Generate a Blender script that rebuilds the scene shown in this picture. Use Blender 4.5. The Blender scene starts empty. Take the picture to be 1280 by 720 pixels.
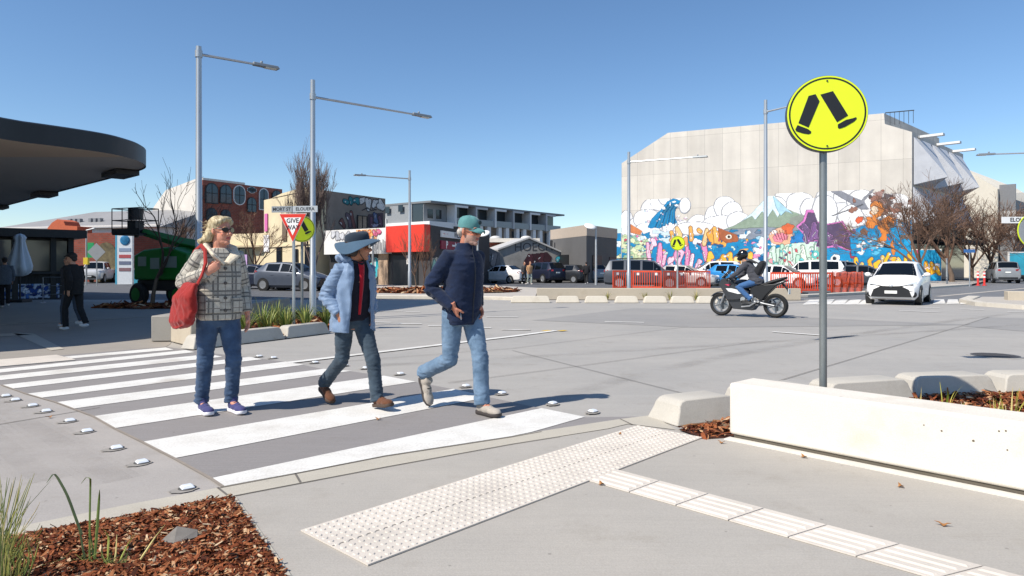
import bpy, bmesh, math, random
from mathutils import Vector, Matrix, noise
random.seed(7)
SC = bpy.context.scene
COL = SC.collection
FP = 853.33      # focal length in photo pixels
HY = 334.0       # horizon row in the photo
HC = 1.30        # eye height
R = math.radians
PI = math.pi

def G(px, py, h=0.0):
    Z = FP * (HC - h) / (py - HY)
    return Vector(((px - 640) / FP * Z, Z, h))
def P(px, py, Z):
    return Vector(((px - 640) / FP * Z, Z, HC - (py - HY) / FP * Z))
def lin(c):
    if isinstance(c, str):
        c = c.lstrip('#')
        c = [int(c[i:i+2], 16) / 255 for i in (0, 2, 4)]
        return tuple((x / 12.92 if x <= 0.04045 else ((x + 0.055) / 1.055) ** 2.4) for x in c)
    return tuple(c)

# ------------------------------------------------------------ materials
def new_mat(name):
    m = bpy.data.materials.new(name); m.use_nodes = True
    nt = m.node_tree
    return m, nt, nt.nodes['Principled BSDF']
def N(nt, t, **kw):
    n = nt.nodes.new(t)
    for k, v in kw.items():
        if k in n.inputs: n.inputs[k].default_value = v
        else: setattr(n, k, v)
    return n
def L(nt, a, b): nt.links.new(a, b)
def coords(nt, scale=(1, 1, 1), rot=(0, 0, 0), kind='Object'):
    tc = N(nt, 'ShaderNodeTexCoord'); mp = N(nt, 'ShaderNodeMapping')
    mp.inputs['Scale'].default_value = scale; mp.inputs['Rotation'].default_value = rot
    L(nt, tc.outputs[kind], mp.inputs['Vector'])
    return mp.outputs['Vector']
def mixc(nt, fac, a, b, blend='MIX'):
    m = N(nt, 'ShaderNodeMix'); m.data_type = 'RGBA'; m.blend_type = blend
    if isinstance(fac, float): m.inputs[0].default_value = fac
    else: L(nt, fac, m.inputs[0])
    for i, s in ((6, a), (7, b)):
        if isinstance(s, (tuple, list)): m.inputs[i].default_value = (*s[:3], 1)
        else: L(nt, s, m.inputs[i])
    return m.outputs[2]
def ramp(nt, src, p0, p1, c0=(0, 0, 0), c1=(1, 1, 1)):
    r = N(nt, 'ShaderNodeValToRGB')
    r.color_ramp.elements[0].position = p0; r.color_ramp.elements[0].color = (*c0, 1)
    r.color_ramp.elements[1].position = p1; r.color_ramp.elements[1].color = (*c1, 1)
    L(nt, src, r.inputs[0]); return r.outputs[0]
def mat(name, col, rough=0.6, metal=0.0, var=0.12, scale=6.0, bump=0.0, bscale=None, spec=None, stretch=(1, 1, 1), coat=0.0, rot=(0,0,0)):
    """plain painted / cast material with mottling"""
    m, nt, b = new_mat(name); c = lin(col)
    vec = coords(nt, stretch, rot)
    n = N(nt, 'ShaderNodeTexNoise', Scale=scale, Detail=5.0, Roughness=0.6); L(nt, vec, n.inputs['Vector'])
    lo = tuple(max(0, x * (1 - var)) for x in c); hi = tuple(min(1, x * (1 + var)) for x in c)
    L(nt, ramp(nt, n.outputs['Fac'], 0.3, 0.7, lo, hi), b.inputs['Base Color'])
    b.inputs['Roughness'].default_value = rough; b.inputs['Metallic'].default_value = metal
    if spec is not None: b.inputs['Specular IOR Level'].default_value = spec
    if coat: b.inputs['Coat Weight'].default_value = coat; b.inputs['Coat Roughness'].default_value = 0.05
    if bump:
        n2 = N(nt, 'ShaderNodeTexNoise', Scale=bscale or scale * 8, Detail=4.0); L(nt, vec, n2.inputs['Vector'])
        bp = N(nt, 'ShaderNodeBump', Strength=bump, Distance=0.02); L(nt, n2.outputs['Fac'], bp.inputs['Height'])
        L(nt, bp.outputs[0], b.inputs['Normal'])
    return m
def concrete(name, col, rot=0.0, broom=0.3, stain=0.16, rough=0.85, warm=(1.04, 1.0, 0.95), grid=None):
    m, nt, b = new_mat(name); c = lin(col)
    vec = coords(nt)
    big = N(nt, 'ShaderNodeTexNoise', Scale=0.45, Detail=6.0, Roughness=0.62); L(nt, vec, big.inputs['Vector'])
    mid = N(nt, 'ShaderNodeTexNoise', Scale=4.5, Detail=5.0, Roughness=0.6); L(nt, vec, mid.inputs['Vector'])
    fin = N(nt, 'ShaderNodeTexNoise', Scale=120.0, Detail=2.0); L(nt, vec, fin.inputs['Vector'])
    v2 = coords(nt, (1.2, 70, 1), (0, 0, rot))
    br = N(nt, 'ShaderNodeTexNoise', Scale=1.6, Detail=3.0); L(nt, v2, br.inputs['Vector'])
    v3 = coords(nt, (0.5, 5, 1), (0, 0, rot))
    st = N(nt, 'ShaderNodeTexNoise', Scale=0.8, Detail=4.0); L(nt, v3, st.inputs['Vector'])
    dk = tuple(x * (1 - stain) for x in c); hi = tuple(min(1, x * (1 + stain * .7) * w) for x, w in zip(c, warm))
    o = ramp(nt, big.outputs['Fac'], 0.32, 0.68, dk, hi)
    o = mixc(nt, 0.22, o, ramp(nt, mid.outputs['Fac'], 0.3, 0.7, tuple(x * .8 for x in c), tuple(min(1, x * 1.18) for x in c)))
    o = mixc(nt, 0.25, o, ramp(nt, st.outputs['Fac'], 0.3, 0.7, tuple(x * .8 for x in c), tuple(min(1, x * 1.15) for x in c)))
    o = mixc(nt, broom, o, ramp(nt, br.outputs['Fac'], 0.25, 0.75, tuple(x * .72 for x in c), tuple(min(1, x * 1.22) for x in c)))
    o = mixc(nt, 0.2, o, ramp(nt, fin.outputs['Fac'], 0.3, 0.7, tuple(x * .6 for x in c), tuple(min(1, x * 1.35) for x in c)))
    sp = N(nt, 'ShaderNodeTexNoise', Scale=1.7, Detail=7.0, Roughness=0.7); L(nt, vec, sp.inputs['Vector'])
    o = mixc(nt, ramp(nt, sp.outputs['Fac'], 0.56, 0.74, (0, 0, 0), (.5, .5, .5)), o, tuple(x * k for x, k in zip(c, (.70, .66, .60))))
    vo = N(nt, 'ShaderNodeTexVoronoi', Scale=5.0); L(nt, vec, vo.inputs['Vector'])
    o = mixc(nt, ramp(nt, vo.outputs['Distance'], 0.035, 0.055, (.55, .55, .55), (0, 0, 0)), o, tuple(x * .45 for x in c))
    L(nt, o, b.inputs['Base Color'])
    b.inputs['Roughness'].default_value = rough; b.inputs['Specular IOR Level'].default_value = 0.3
    add = N(nt, 'ShaderNodeMath', operation='ADD'); L(nt, br.outputs['Fac'], add.inputs[0]); L(nt, fin.outputs['Fac'], add.inputs[1])
    bp = N(nt, 'ShaderNodeBump', Strength=0.25, Distance=0.004); L(nt, add.outputs[0], bp.inputs['Height'])
    L(nt, bp.outputs[0], b.inputs['Normal'])
    return m
def glass(name, col='#20282e', rough=0.06, spec=0.6):
    m, nt, b = new_mat(name)
    b.inputs['Base Color'].default_value = (*lin(col), 1); b.inputs['Roughness'].default_value = rough
    b.inputs['Specular IOR Level'].default_value = spec
    return m
def attr_mat(name, rough=0.7, bump=0.0, bscale=60, attr='Col', spec=0.4, var=0.1, sheen=0.0):
    m, nt, b = new_mat(name)
    a = N(nt, 'ShaderNodeAttribute'); a.attribute_name = attr
    vec = coords(nt)
    n = N(nt, 'ShaderNodeTexNoise', Scale=bscale, Detail=4.0); L(nt, vec, n.inputs['Vector'])
    o = mixc(nt, 1.0, a.outputs['Color'], ramp(nt, n.outputs['Fac'], 0.3, 0.7, (1 - var,) * 3, (1 + var,) * 3), 'MULTIPLY')
    L(nt, o, b.inputs['Base Color']); b.inputs['Roughness'].default_value = rough
    b.inputs['Specular IOR Level'].default_value = spec
    if bump:
        bp = N(nt, 'ShaderNodeBump', Strength=bump, Distance=0.01); L(nt, n.outputs['Fac'], bp.inputs['Height'])
        L(nt, bp.outputs[0], b.inputs['Normal'])
    return m
MC = {}
def cm(col, rough=0.6, metal=0.0, var=0.06, **k):
    key = (str(col), rough, metal, var, str(sorted(k.items())))
    if key not in MC: MC[key] = mat('paint_' + str(len(MC)), col, rough, metal, var, **k)
    return MC[key]

# ------------------------------------------------------------ mesh builder
class MB:
    def __init__(s): s.v = []; s.f = []; s.mi = []; s.m = 0; s.M = None
    def add(s, vs, fs, m=None):
        o = len(s.v); M = s.M
        s.v.extend([tuple(M @ Vector(p)) if M else tuple(p) for p in vs])
        for f in fs: s.f.append([i + o for i in f]); s.mi.append(s.m if m is None else m)
        return s
    def box(s, x0, x1, y0, y1, z0, z1, m=None):
        v = [(x, y, z) for z in (z0, z1) for y in (y0, y1) for x in (x0, x1)]
        return s.add(v, [(0, 2, 3, 1), (4, 5, 7, 6), (0, 1, 5, 4), (2, 6, 7, 3), (0, 4, 6, 2), (1, 3, 7, 5)], m)
    def bx(s, c, sz, rz=0, m=None, M=None):
        T = Matrix.Translation(c) @ Matrix.Rotation(rz, 4, 'Z') if M is None else M
        a, b, d = sz[0] / 2, sz[1] / 2, sz[2] / 2
        v = [T @ Vector((x, y, z)) for z in (-d, d) for y in (-b, b) for x in (-a, a)]
        return s.add(v, [(0, 2, 3, 1), (4, 5, 7, 6), (0, 1, 5, 4), (2, 6, 7, 3), (0, 4, 6, 2), (1, 3, 7, 5)], m)
    def poly(s, pts, m=None): return s.add(pts, [list(range(len(pts)))], m)
    def prism(s, pts, off, m=None):
        n = len(pts); off = Vector(off)
        v = [Vector(p) for p in pts] + [Vector(p) + off for p in pts]
        f = [list(range(n))[::-1], list(range(n, 2 * n))] + [(i, (i + 1) % n, n + (i + 1) % n, n + i) for i in range(n)]
        return s.add(v, f, m)
    def ring_loft(s, rings, cap=True, m=None, closed=True):
        n = len(rings[0]); v = [p for r in rings for p in r]; f = []
        for k in range(len(rings) - 1):
            for i in range(n if closed else n - 1):
                j = (i + 1) % n
                f.append((k * n + i, k * n + j, (k + 1) * n + j, (k + 1) * n + i))
        if cap and closed: f.append(list(range(n))[::-1]); f.append([len(v) - n + i for i in range(n)])
        return s.add(v, f, m)
    def tube(s, pts, rad, n=8, m=None, cap=True, ref=None, flat=1.0):
        pts = [Vector(p) for p in pts]
        if not isinstance(rad, (list, tuple)): rad = [rad] * len(pts)
        rings = []; up = Vector(ref) if ref else None
        for i, p in enumerate(pts):
            d = (pts[min(i + 1, len(pts) - 1)] - pts[max(i - 1, 0)]).normalized()
            if up is None:
                up = Vector((0, 0, 1)) if abs(d.z) < 0.9 else Vector((1, 0, 0))
            a = d.cross(up)
            if a.length < 1e-5: a = d.cross(Vector((0.3, 1, 0.2)))
            a.normalize(); b = a.cross(d).normalized(); up = b
            r = rad[i]; rx, ry = (r if isinstance(r, (list, tuple)) else (r, r * flat))
            rings.append([p + a * rx * math.cos(t) + b * ry * math.sin(t) for t in [2 * PI * k / n for k in range(n)]])
        return s.ring_loft(rings, cap, m)
    def cyl(s, c, r, h, n=20, m=None, r2=None):
        c = Vector(c); return s.tube([c, c + Vector((0, 0, h))], [r, r if r2 is None else r2], n, m, ref=(0, 1, 0))
    def lathe(s, prof, n=24, m=None, M=None, cap=True):
        v = []; f = []
        for r, z in prof:
            for k in range(n):
                p = Vector((r * math.cos(2 * PI * k / n), r * math.sin(2 * PI * k / n), z)); v.append(M @ p if M else p)
        for i in range(len(prof) - 1):
            for k in range(n):
                j = (k + 1) % n; f.append((i * n + k, i * n + j, (i + 1) * n + j, (i + 1) * n + k))
        if cap: f.append(list(range(n))[::-1]); f.append([len(v) - n + i for i in range(n)])
        return s.add(v, f, m)
    def ell(s, c, r, M=None, n=16, m=None, k=12):
        c = Vector(c); v = []; f = []
        for i in range(1, k):
            ph = PI * i / k
            for j in range(n):
                t = 2 * PI * j / n
                p = Vector((r[0] * math.sin(ph) * math.cos(t), r[1] * math.sin(ph) * math.sin(t), r[2] * math.cos(ph)))
                v.append(c + (M @ p if M else p))
        top = len(v); v.append(c + (M @ Vector((0, 0, r[2])) if M else Vector((0, 0, r[2])))); v.append(c - (M @ Vector((0, 0, r[2])) if M else Vector((0, 0, r[2]))))
        for i in range(k - 2):
            for j in range(n):
                a = (j + 1) % n; f.append((i * n + j, (i + 1) * n + j, (i + 1) * n + a, i * n + a))
        for j in range(n):
            a = (j + 1) % n; f.append((top, j, a)); f.append((top + 1, (k - 2) * n + a, (k - 2) * n + j))
        return s.add(v, f, m)
    def text(s, txt, size, M, m=None, depth=0.0, bold=0.0):
        cu = bpy.data.curves.new('t', 'FONT'); cu.body = txt; cu.size = size; cu.align_x = 'CENTER'; cu.align_y = 'CENTER'
        cu.resolution_u = 3; cu.offset = bold; cu.extrude = depth
        ob = bpy.data.objects.new('t', cu); COL.objects.link(ob)
        dg = bpy.context.evaluated_depsgraph_get(); me = bpy.data.meshes.new_from_object(ob.evaluated_get(dg))
        s.add([M @ v.co for v in me.vertices], [list(p.vertices) for p in me.polygons], m)
        bpy.data.objects.remove(ob); bpy.data.curves.remove(cu); bpy.data.meshes.remove(me)
        return s
    def mesh(s, name, mats=(), smooth=False, recalc=True):
        me = bpy.data.meshes.new(name); me.from_pydata(s.v, [], s.f)
        for m in mats: me.materials.append(m)
        if len(mats) > 1: me.polygons.foreach_set('material_index', s.mi)
        if recalc:
            bm = bmesh.new(); bm.from_mesh(me); bmesh.ops.recalc_face_normals(bm, faces=bm.faces); bm.to_mesh(me); bm.free()
        if smooth:
            me.polygons.foreach_set('use_smooth', [True] * len(me.polygons))
            if smooth is not True: me.set_sharp_from_angle(angle=R(smooth))
        me.update(); return me
    def build(s, name, mats, parent=None, loc=None, rz=0.0, smooth=False, bevel=0.0, seg=2, recalc=True):
        if not isinstance(mats, (list, tuple)): mats = [mats]
        ob = bpy.data.objects.new(name, s.mesh(name, mats, smooth, recalc)); COL.objects.link(ob)
        if parent: ob.parent = parent
        if loc is not None: ob.location = loc
        ob.rotation_euler.z = rz
        if bevel:
            md = ob.modifiers.new('b', 'BEVEL'); md.width = bevel; md.segments = seg; md.limit_method = 'ANGLE'; md.angle_limit = R(35)
            if smooth is False:
                ob.data.polygons.foreach_set('use_smooth', [True] * len(ob.data.polygons)); ob.data.set_sharp_from_angle(angle=R(30)); md.harden_normals = False
        return ob
def thing(name, label, cat, loc=(0, 0, 0), rz=0.0, group=None):
    o = bpy.data.objects.new(name, None); COL.objects.link(o)
    o.location = loc; o.rotation_euler = (0, 0, rz); o['label'] = label; o['category'] = cat
    o.empty_display_size = 0.1
    if group: o['group'] = group
    return o
def tag(o, label, cat, group=None, kind=None):
    o['label'] = label; o['category'] = cat
    if group: o['group'] = group
    if kind: o['kind'] = kind
    return o
def struct(o, label=None):
    o['kind'] = 'structure'
    if label: o['label'] = label
    return o
def dup(root, loc, rz=None, label=None, scale=None):
    def cp(o, par):
        c = o.copy(); COL.objects.link(c); c.parent = par
        for ch in list(o.children): cp(ch, c)
        return c
    r = cp(root, None); r.location = loc
    if rz is not None: r.rotation_euler.z = rz
    if label: r['label'] = label
    if scale: r.scale = scale
    return r
def frame(o, x, y, z=(0, 0, 1)):
    """matrix with origin o, local x, local y, local z columns"""
    x, y, z = Vector(x), Vector(y), Vector(z)
    return Matrix(((x.x, y.x, z.x, o[0]), (x.y, y.y, z.y, o[1]), (x.z, y.z, z.z, o[2]), (0, 0, 0, 1)))

# ------------------------------------------------------------ camera, light, sky
cam = bpy.data.cameras.new('camera'); cam.lens = 24; cam.sensor_width = 36; cam.clip_end = 6000
cam.shift_y = -(360 - HY) / 1280
co = bpy.data.objects.new('camera', cam); COL.objects.link(co); co.location = (0, 0, HC); co.rotation_euler = (R(90), 0, 0)
SC.camera = co
SUND = Vector((1.30, 0.94, -1.75)).normalized()      # travel of the light
EL = math.asin(-SUND.z)
sun = bpy.data.lights.new('sun', 'SUN'); sun.energy = 5.0; sun.angle = R(0.5); sun.color = (1.0, 0.935, 0.84)
so = bpy.data.objects.new('sun', sun); COL.objects.link(so); so.rotation_euler = SUND.to_track_quat('-Z', 'Y').to_euler(); so.location = (0, 0, 50)
w = bpy.data.worlds.new('World'); SC.world = w; w.use_nodes = True
nt = w.node_tree; bg = nt.nodes['Background']; sky = nt.nodes.new('ShaderNodeTexSky'); sky.sky_type = 'NISHITA'
sky.sun_disc = False; sky.sun_elevation = EL; sky.sun_rotation = math.atan2(-SUND.x, -SUND.y)
sky.air_density = 1.0; sky.dust_density = 0.25; sky.ozone_density = 3.2; sky.altitude = 600
hs = nt.nodes.new('ShaderNodeHueSaturation'); hs.inputs['Saturation'].default_value = 1.1; hs.inputs['Value'].default_value = 1.0
nt.links.new(sky.outputs[0], hs.inputs['Color']); nt.links.new(hs.outputs[0], bg.inputs[0]); bg.inputs[1].default_value = 0.128
SC.view_settings.view_transform = 'Standard'; SC.view_settings.look = 'None'; SC.view_settings.gamma = 1
SC.view_settings.exposure = 0.22
# ============================================================ GROUND
M_ROAD = concrete('road_concrete', '#a29f9a', rot=0.8, broom=0.2, stain=0.2)
M_PATH = concrete('path_concrete', '#a8a39b', rot=-0.62, broom=0.24, stain=0.13)
M_KERB = concrete('kerb_concrete', '#b5afa2', rot=0.7, broom=0.08, stain=0.12)
M_ZEB = concrete('crossing_concrete', '#8a8684', rot=0.72, broom=0.42, stain=0.14)
M_LEFT = concrete('left_concrete', '#a39e99', rot=0.2, broom=0.12, stain=0.14)
M_ASPH = mat('asphalt', '#6f7072', 0.9, var=0.22, scale=1.2, bump=0.3, bscale=200)
M_ASPHD = mat('dark_asphalt', '#5b5c5f', 0.9, var=0.2, scale=1.4, bump=0.3, bscale=200)
M_PATCH = concrete('road_patch', '#94928f', rot=0.8, broom=0.2, stain=0.16)
M_PAVE = concrete('far_paving', '#b3ada4', rot=0.1, broom=0.1)
def white_paint():
    m, nt, b = new_mat('white_line_paint'); vec = coords(nt)
    n = N(nt, 'ShaderNodeTexNoise', Scale=3.0, Detail=8.0, Roughness=0.7); L(nt, vec, n.inputs['Vector'])
    n2 = N(nt, 'ShaderNodeTexNoise', Scale=60.0, Detail=4.0); L(nt, vec, n2.inputs['Vector'])
    o = ramp(nt, n.outputs['Fac'], 0.3, 0.62, (0.60, 0.57, 0.51), (0.77, 0.75, 0.70))
    o = mixc(nt, 0.25, o, ramp(nt, n2.outputs['Fac'], 0.35, 0.6, (0.36, 0.35, 0.33), (0.78, 0.77, 0.74)))
    v2 = coords(nt, (2, 60, 1), (0, 0, 0.72)); n3 = N(nt, 'ShaderNodeTexNoise', Scale=1.3, Detail=4.0); L(nt, v2, n3.inputs['Vector'])
    o = mixc(nt, ramp(nt, n3.outputs['Fac'], 0.62, 0.76), o, (0.40, 0.39, 0.37))
    n4 = N(nt, 'ShaderNodeTexNoise', Scale=1.1, Detail=5.0); L(nt, vec, n4.inputs['Vector'])
    o = mixc(nt, ramp(nt, n4.outputs['Fac'], 0.58, 0.72, (0, 0, 0), (.6, .6, .6)), o, (0.40, 0.35, 0.29))
    L(nt, o, b.inputs['Base Color']); b.inputs['Roughness'].default_value = 0.75
    bp = N(nt, 'ShaderNodeBump', Strength=0.3, Distance=0.004); L(nt, n2.outputs['Fac'], bp.inputs['Height']); L(nt, bp.outputs[0], b.inputs['Normal'])
    return m
M_WHITE = white_paint()
M_JOINT = mat('joint_filler', '#6a655f', 0.95)

def sheet(name, pts, z, m, wd=None):
    mb = MB(); mb.poly([(p[0], p[1], z) for p in pts], 0)
    o = mb.build(name, m, recalc=False)
    if o.data.polygons[0].normal.z < 0: o.data.flip_normals()
    return struct(o)
def gl(*pp): return [G(a, b) for a, b in pp]

sheet('ground', [(-1500, -1500), (1500, -1500), (1500, 2500), (-1500, 2500)], -0.03, M_ASPH)
sheet('road', [(-60, -2), (60, -2), (60, 27.5), (-60, 27.5)], -0.012, M_ROAD)
# side street asphalt on the left, car park, right hand street
sheet('asphalt_road', gl((-500, 380), (440, 374), (470, 368), (470, 350), (-500, 350)), -0.016, M_ASPHD)
sheet('car_park', gl((480, 349), (470, 357), (640, 361), (770, 362), (1085, 366), (1100, 349)), -0.016, M_ASPHD)
sheet('street', gl((1090, 381), (1300, 374), (1600, 372), (1600, 354), (1170, 358), (1090, 372)), -0.006, M_ASPH)
# left side road apron and crossing table
EDGE_L = [(3, 481), (34, 492), (71, 502.5), (117.5, 520), (143.7, 535), (178.75, 552), (218.75, 572.5), (264.5, 597.5), (280, 608)]
EDGE_R = [(731, 521), (677, 510), (612, 496), (567, 486), (520, 477), (480, 469.5), (435, 463), (405, 461), (380, 456), (357, 452), (312, 446), (262, 441)]
KERB_T = [(0, 663), (160, 631), (272, 610), (320, 601), (370, 592), (480, 570.5), (640, 546), (677, 539), (735, 530), (775, 524)]
KERB_B = [(0, 675), (175, 644), (287, 621), (320, 614.5), (375, 604), (480, 584), (640, 555), (700, 545.5), (760, 536), (785, 530)]
sheet('road_apron', gl(*EDGE_L, *KERB_T[2::-1], (-400, 750), (-400, 466), (-60, 462)), -0.006, M_LEFT)
sheet('crossing_table', gl((-60, 463), *EDGE_L, *KERB_T[3:], (800, 520), *EDGE_R, (207, 433), (60, 445)), -0.004, M_ZEB)
S = [[(264.5, 597.5), (280, 607.5), (320, 600), (370, 591), (480, 569.5), (640, 545), (664, 540), (731, 521), (677, 510)],
     [(178.75, 552), (218.75, 572.5), (612, 496), (567, 486)],
     [(117.5, 520), (143.7, 535), (520, 477), (480, 469.5)],
     [(71, 502.5), (92.5, 510.5), (440, 463.5), (405, 461)],
     [(34, 492), (52.5, 497), (380, 456), (357, 452)],
     [(3, 481), (15, 485.7), (328, 449), (312, 446)],
     [(-25, 472), (-15, 476.7), (278, 446), (262, 442.5)],
     [(-45, 466), (-36, 469.5), (244, 440.2), (232, 437.5)],
     [(50, 448.5), (55, 451), (217, 437), (207, 434.3)]]
for i, s in enumerate(S): sheet('zebra_stripe', gl(*s), 0.0, M_WHITE)
def gline(name, pts, wpx, z, m):
    """painted line of world width w through photo points on the ground"""
    g = [G(*p) for p in pts]; mb = MB(); Lf = []; Rt = []
    for i, p in enumerate(g):
        d = (g[min(i + 1, len(g) - 1)] - g[max(i - 1, 0)]); d.z = 0; d.normalize()
        n = Vector((-d.y, d.x, 0)) * wpx / 2; Lf.append(p + n); Rt.append(p - n)
    for i in range(len(g) - 1): mb.poly([(q.x, q.y, z) for q in (Rt[i], Rt[i + 1], Lf[i + 1], Lf[i])])
    o = mb.build(name, m, recalc=False)
    if o.data.polygons[0].normal.z < 0: o.data.flip_normals()
    return struct(o)
gline('give_way_line', [(357, 453.5), (640, 420.3), (695, 413)], 0.15, 0.001, M_WHITE)
M_CHALK = mat('yellow_chalk', '#d8b23c', 0.9)
for a in ((683, 413.3), (703, 413.3)): gline('chalk_mark', [(a[0] - 4.5, a[1] + .4), (a[0] + 4.5, a[1] - .4)], 0.12, 0.003, M_CHALK)
for a, b in (((468, 402.5), (489, 403)), ((497, 404.4), (527, 404.8)), ((535, 407), (553, 407)), ((602, 409.7), (614, 409.7)),
             ((627, 411.8), (663, 412.1)), ((608, 396), (647, 396.3)), ((507, 389.5), (525, 389.6)), ((475, 389), (503, 389)),
             ((756, 402), (805, 403)), ((966, 414.6), (1027, 419)), ((1124, 388), (1175, 390.3)), ((1146, 384.3), (1175, 384.8)),
             ((1200, 386.3), (1230, 387.3)), ((1259, 389.6), (1295, 390.6))):
    gline('lane_dash', [a, b], 0.14, 0.001, M_WHITE)
# distant crossings
for k in range(5):
    sheet('far_crossing_stripe', gl((1012 + k * 17, 374.6 + k * .1), (1026 + k * 17, 374.2), (1021 + k * 17, 380.5), (1003 + k * 17, 380.8)), 0.0, M_WHITE)
for k in range(4):
    sheet('far_crossing_stripe', gl((1168 + k * 17, 374.3), (1180 + k * 17, 374.1), (1182 + k * 17, 379.5), (1166 + k * 17, 380)), 0.0, M_WHITE)
gline('street_edge_line', [(1172, 370.5), (1215, 366.5), (1290, 359.5)], 0.3, 0.001, M_PAVE)
# slightly darker slabs of a later pour, saw cut joints
sheet('road_slab', gl((665, 399.8), (790, 385), (885, 386), (1000, 396), (1215, 405.5), (870, 409)), -0.008, M_PATCH)
sheet('road_slab', gl((1202, 407), (1235, 396), (1400, 400), (1400, 424)), -0.008, M_PATCH)
for pts in ([(940, 487), (975, 475), (1202, 407), (1236, 396)], [(-60, 540), (40, 523), (125, 509)], [(420, 452), (640, 435), (860, 408)],
            [(1202, 407), (1060, 400), (880, 391)], [(640, 437.5), (1010, 530)], [(560, 478), (700, 460), (960, 425)]):
    gline('pavement_joint', pts, 0.012, -0.002, M_JOINT)
gline('pavement_joint', [(p[0] - 1.5, p[1]) for p in EDGE_L], 0.022, 0.001, mat('edge_joint', '#8d8378', 0.95))
# faint tyre marks
m, nt_, b_ = new_mat('tyre_mark'); b_.inputs['Base Color'].default_value = (.075, .072, .07, 1); b_.inputs['Roughness'].default_value = .9
n_ = N(nt_, 'ShaderNodeTexNoise', Scale=.9, Detail=6.0, Roughness=.7); L(nt_, coords(nt_), n_.inputs['Vector']); L(nt_, ramp(nt_, n_.outputs['Fac'], .38, .75, (.0,) * 3, (.075,) * 3), b_.inputs['Alpha'])
def curve3(p, q, r, n=14): return [((1 - t) ** 2 * p[0] + 2 * t * (1 - t) * q[0] + t * t * r[0], (1 - t) ** 2 * p[1] + 2 * t * (1 - t) * q[1] + t * t * r[1]) for t in [k / n for k in range(n + 1)]]
for a, b, c in (((470, 456), (840, 436), (1330, 402)), ((690, 500), (860, 440), (1260, 392)), ((-60, 500), (-30, 530), (60, 600)), ((-20, 498), (60, 540), (150, 600))):
    for k, w_ in enumerate((.16, .26, .36)): gline('tyre_mark', curve3(a, b, c), w_, -.0072 + k * .0013 if a[0] > 0 else -.0045 + k * .0012, m)
# flush kerb
mb = MB()
for i in range(len(KERB_T) - 1):
    q = [G(*KERB_T[i]), G(*KERB_T[i + 1]), G(*KERB_B[i + 1]), G(*KERB_B[i])]
    mb.poly([(p.x, p.y, 0.002) for p in q][::-1])
q0, q1 = G(*KERB_T[0]), G(*KERB_B[0]); d = (G(*KERB_T[0]) - G(*KERB_T[1])) * 2
mb.poly([(p.x, p.y, 0.002) for p in (q0, q1, q1 + d, q0 + d)])
mb.poly([(p.x, p.y, 0.002) for p in gl((775, 524), (785, 530), (846, 537.5), (815, 519))])
o = mb.build('kerb', M_KERB, recalc=False); struct(o)
for p in o.data.polygons:
    if p.normal.z < 0: p.flip()
for a, b in (((369, 592.5), (375.5, 603.5)), ((775, 524), (790, 531)), ((272, 610), (286, 621))):
    gline('kerb_joint', [a, b], 0.014, 0.004, M_JOINT)
gline('kerb_gap', [(272, 611), (320, 602), (370, 592.8), (480, 571.3), (640, 546.8), (677, 540)], 0.008, 0.004, mat('kerb_gap_dirt', '#544a40', 0.95))
gline('kerb_gap', [(287, 621.5), (320, 615), (375, 604.5), (480, 584.5), (640, 555.5), (700, 546)], 0.007, 0.004, M_JOINT)
# footpath this side
WD = Vector((1.26, -1.36, 0)).normalized(); WN = Vector((1.36, 1.26, 0)).normalized()
W0 = Vector((1.654, 5.206, 0))
sheet('footpath', [G(287, 621)] + gl(*KERB_B[3:], (846, 537.5), (880, 549)) + [W0, W0 + WD * 5.5, (5.6, -3), (-1.2, -3), G(470, 905), G(355, 720)], -0.002, M_PATH)
gline('bed_edging', [(289, 622), (312, 655), (355, 719), (420, 830)], 0.05, 0.003, M_KERB)
# paving left and far
sheet('forecourt', gl((-700, 460), (-60, 455), (60, 445), (207, 433), (212, 430), (240, 395), (330, 378), (-700, 372)), -0.007, concrete('forecourt_concrete', '#98928a', rot=0.4, broom=0.15))
gline('drain_strip', [(-30, 407), (100, 401), (208, 394)], 0.16, 0.0, M_KERB)
sheet('path_band', gl((15, 416), (42, 417), (80, 436), (64, 438)), 0.0, M_KERB)
sheet('path_band', gl((-10, 417.5), (15, 416.5), (40, 418.5), (-10, 421)), 0.0, M_KERB)

# ------------------------------------------------------------ tactile paving
M_TAC = mat('tactile_tile', '#cdc4b8', 0.8, var=0.12, scale=2.2, bump=0.15, bscale=80)
A, B, Cc, D = G(376, 664), G(460, 707.5), G(878, 547.5), G(797, 532.5)
def bil(u, v): return (A * (1 - u) + D * u) * (1 - v) + (B * (1 - u) + Cc * u) * v
mb = MB(); mb.prism([(p.x, p.y, 0.0) for p in (A, B, Cc, D)], (0, 0, 0.007), 0)
nu, nv = int((D - A).length / 0.05), int((B - A).length / 0.05)
for i in range(nu):
    for j in range(nv):
        c = bil((i + .5) / nu, (j + .5) / nv); r1, r2 = 0.0165, 0.0115; v = []
        for r, z in ((r1, 0.006), (r2, 0.012)):
            v += [(c.x + r * math.cos(t * PI / 4), c.y + r * math.sin(t * PI / 4), z) for t in range(8)]
        mb.add(v, [(k, (k + 1) % 8, 8 + (k + 1) % 8, 8 + k) for k in range(8)] + [list(range(8, 16))], 0)
for k in range(1, 6):
    a, b = bil(k / 5.5, 0), bil(k / 5.5, 1)
for v0 in (0.5,):
    a, b = bil(0, v0), bil(1, v0); n = Vector((-(b - a).y, (b - a).x, 0)).normalized() * 0.003
    mb.poly([(p.x, p.y, 0.0085) for p in (a - n, b - n, b + n, a + n)], 1)
struct(mb.build('tactile_paving', [M_TAC, M_JOINT]))
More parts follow.
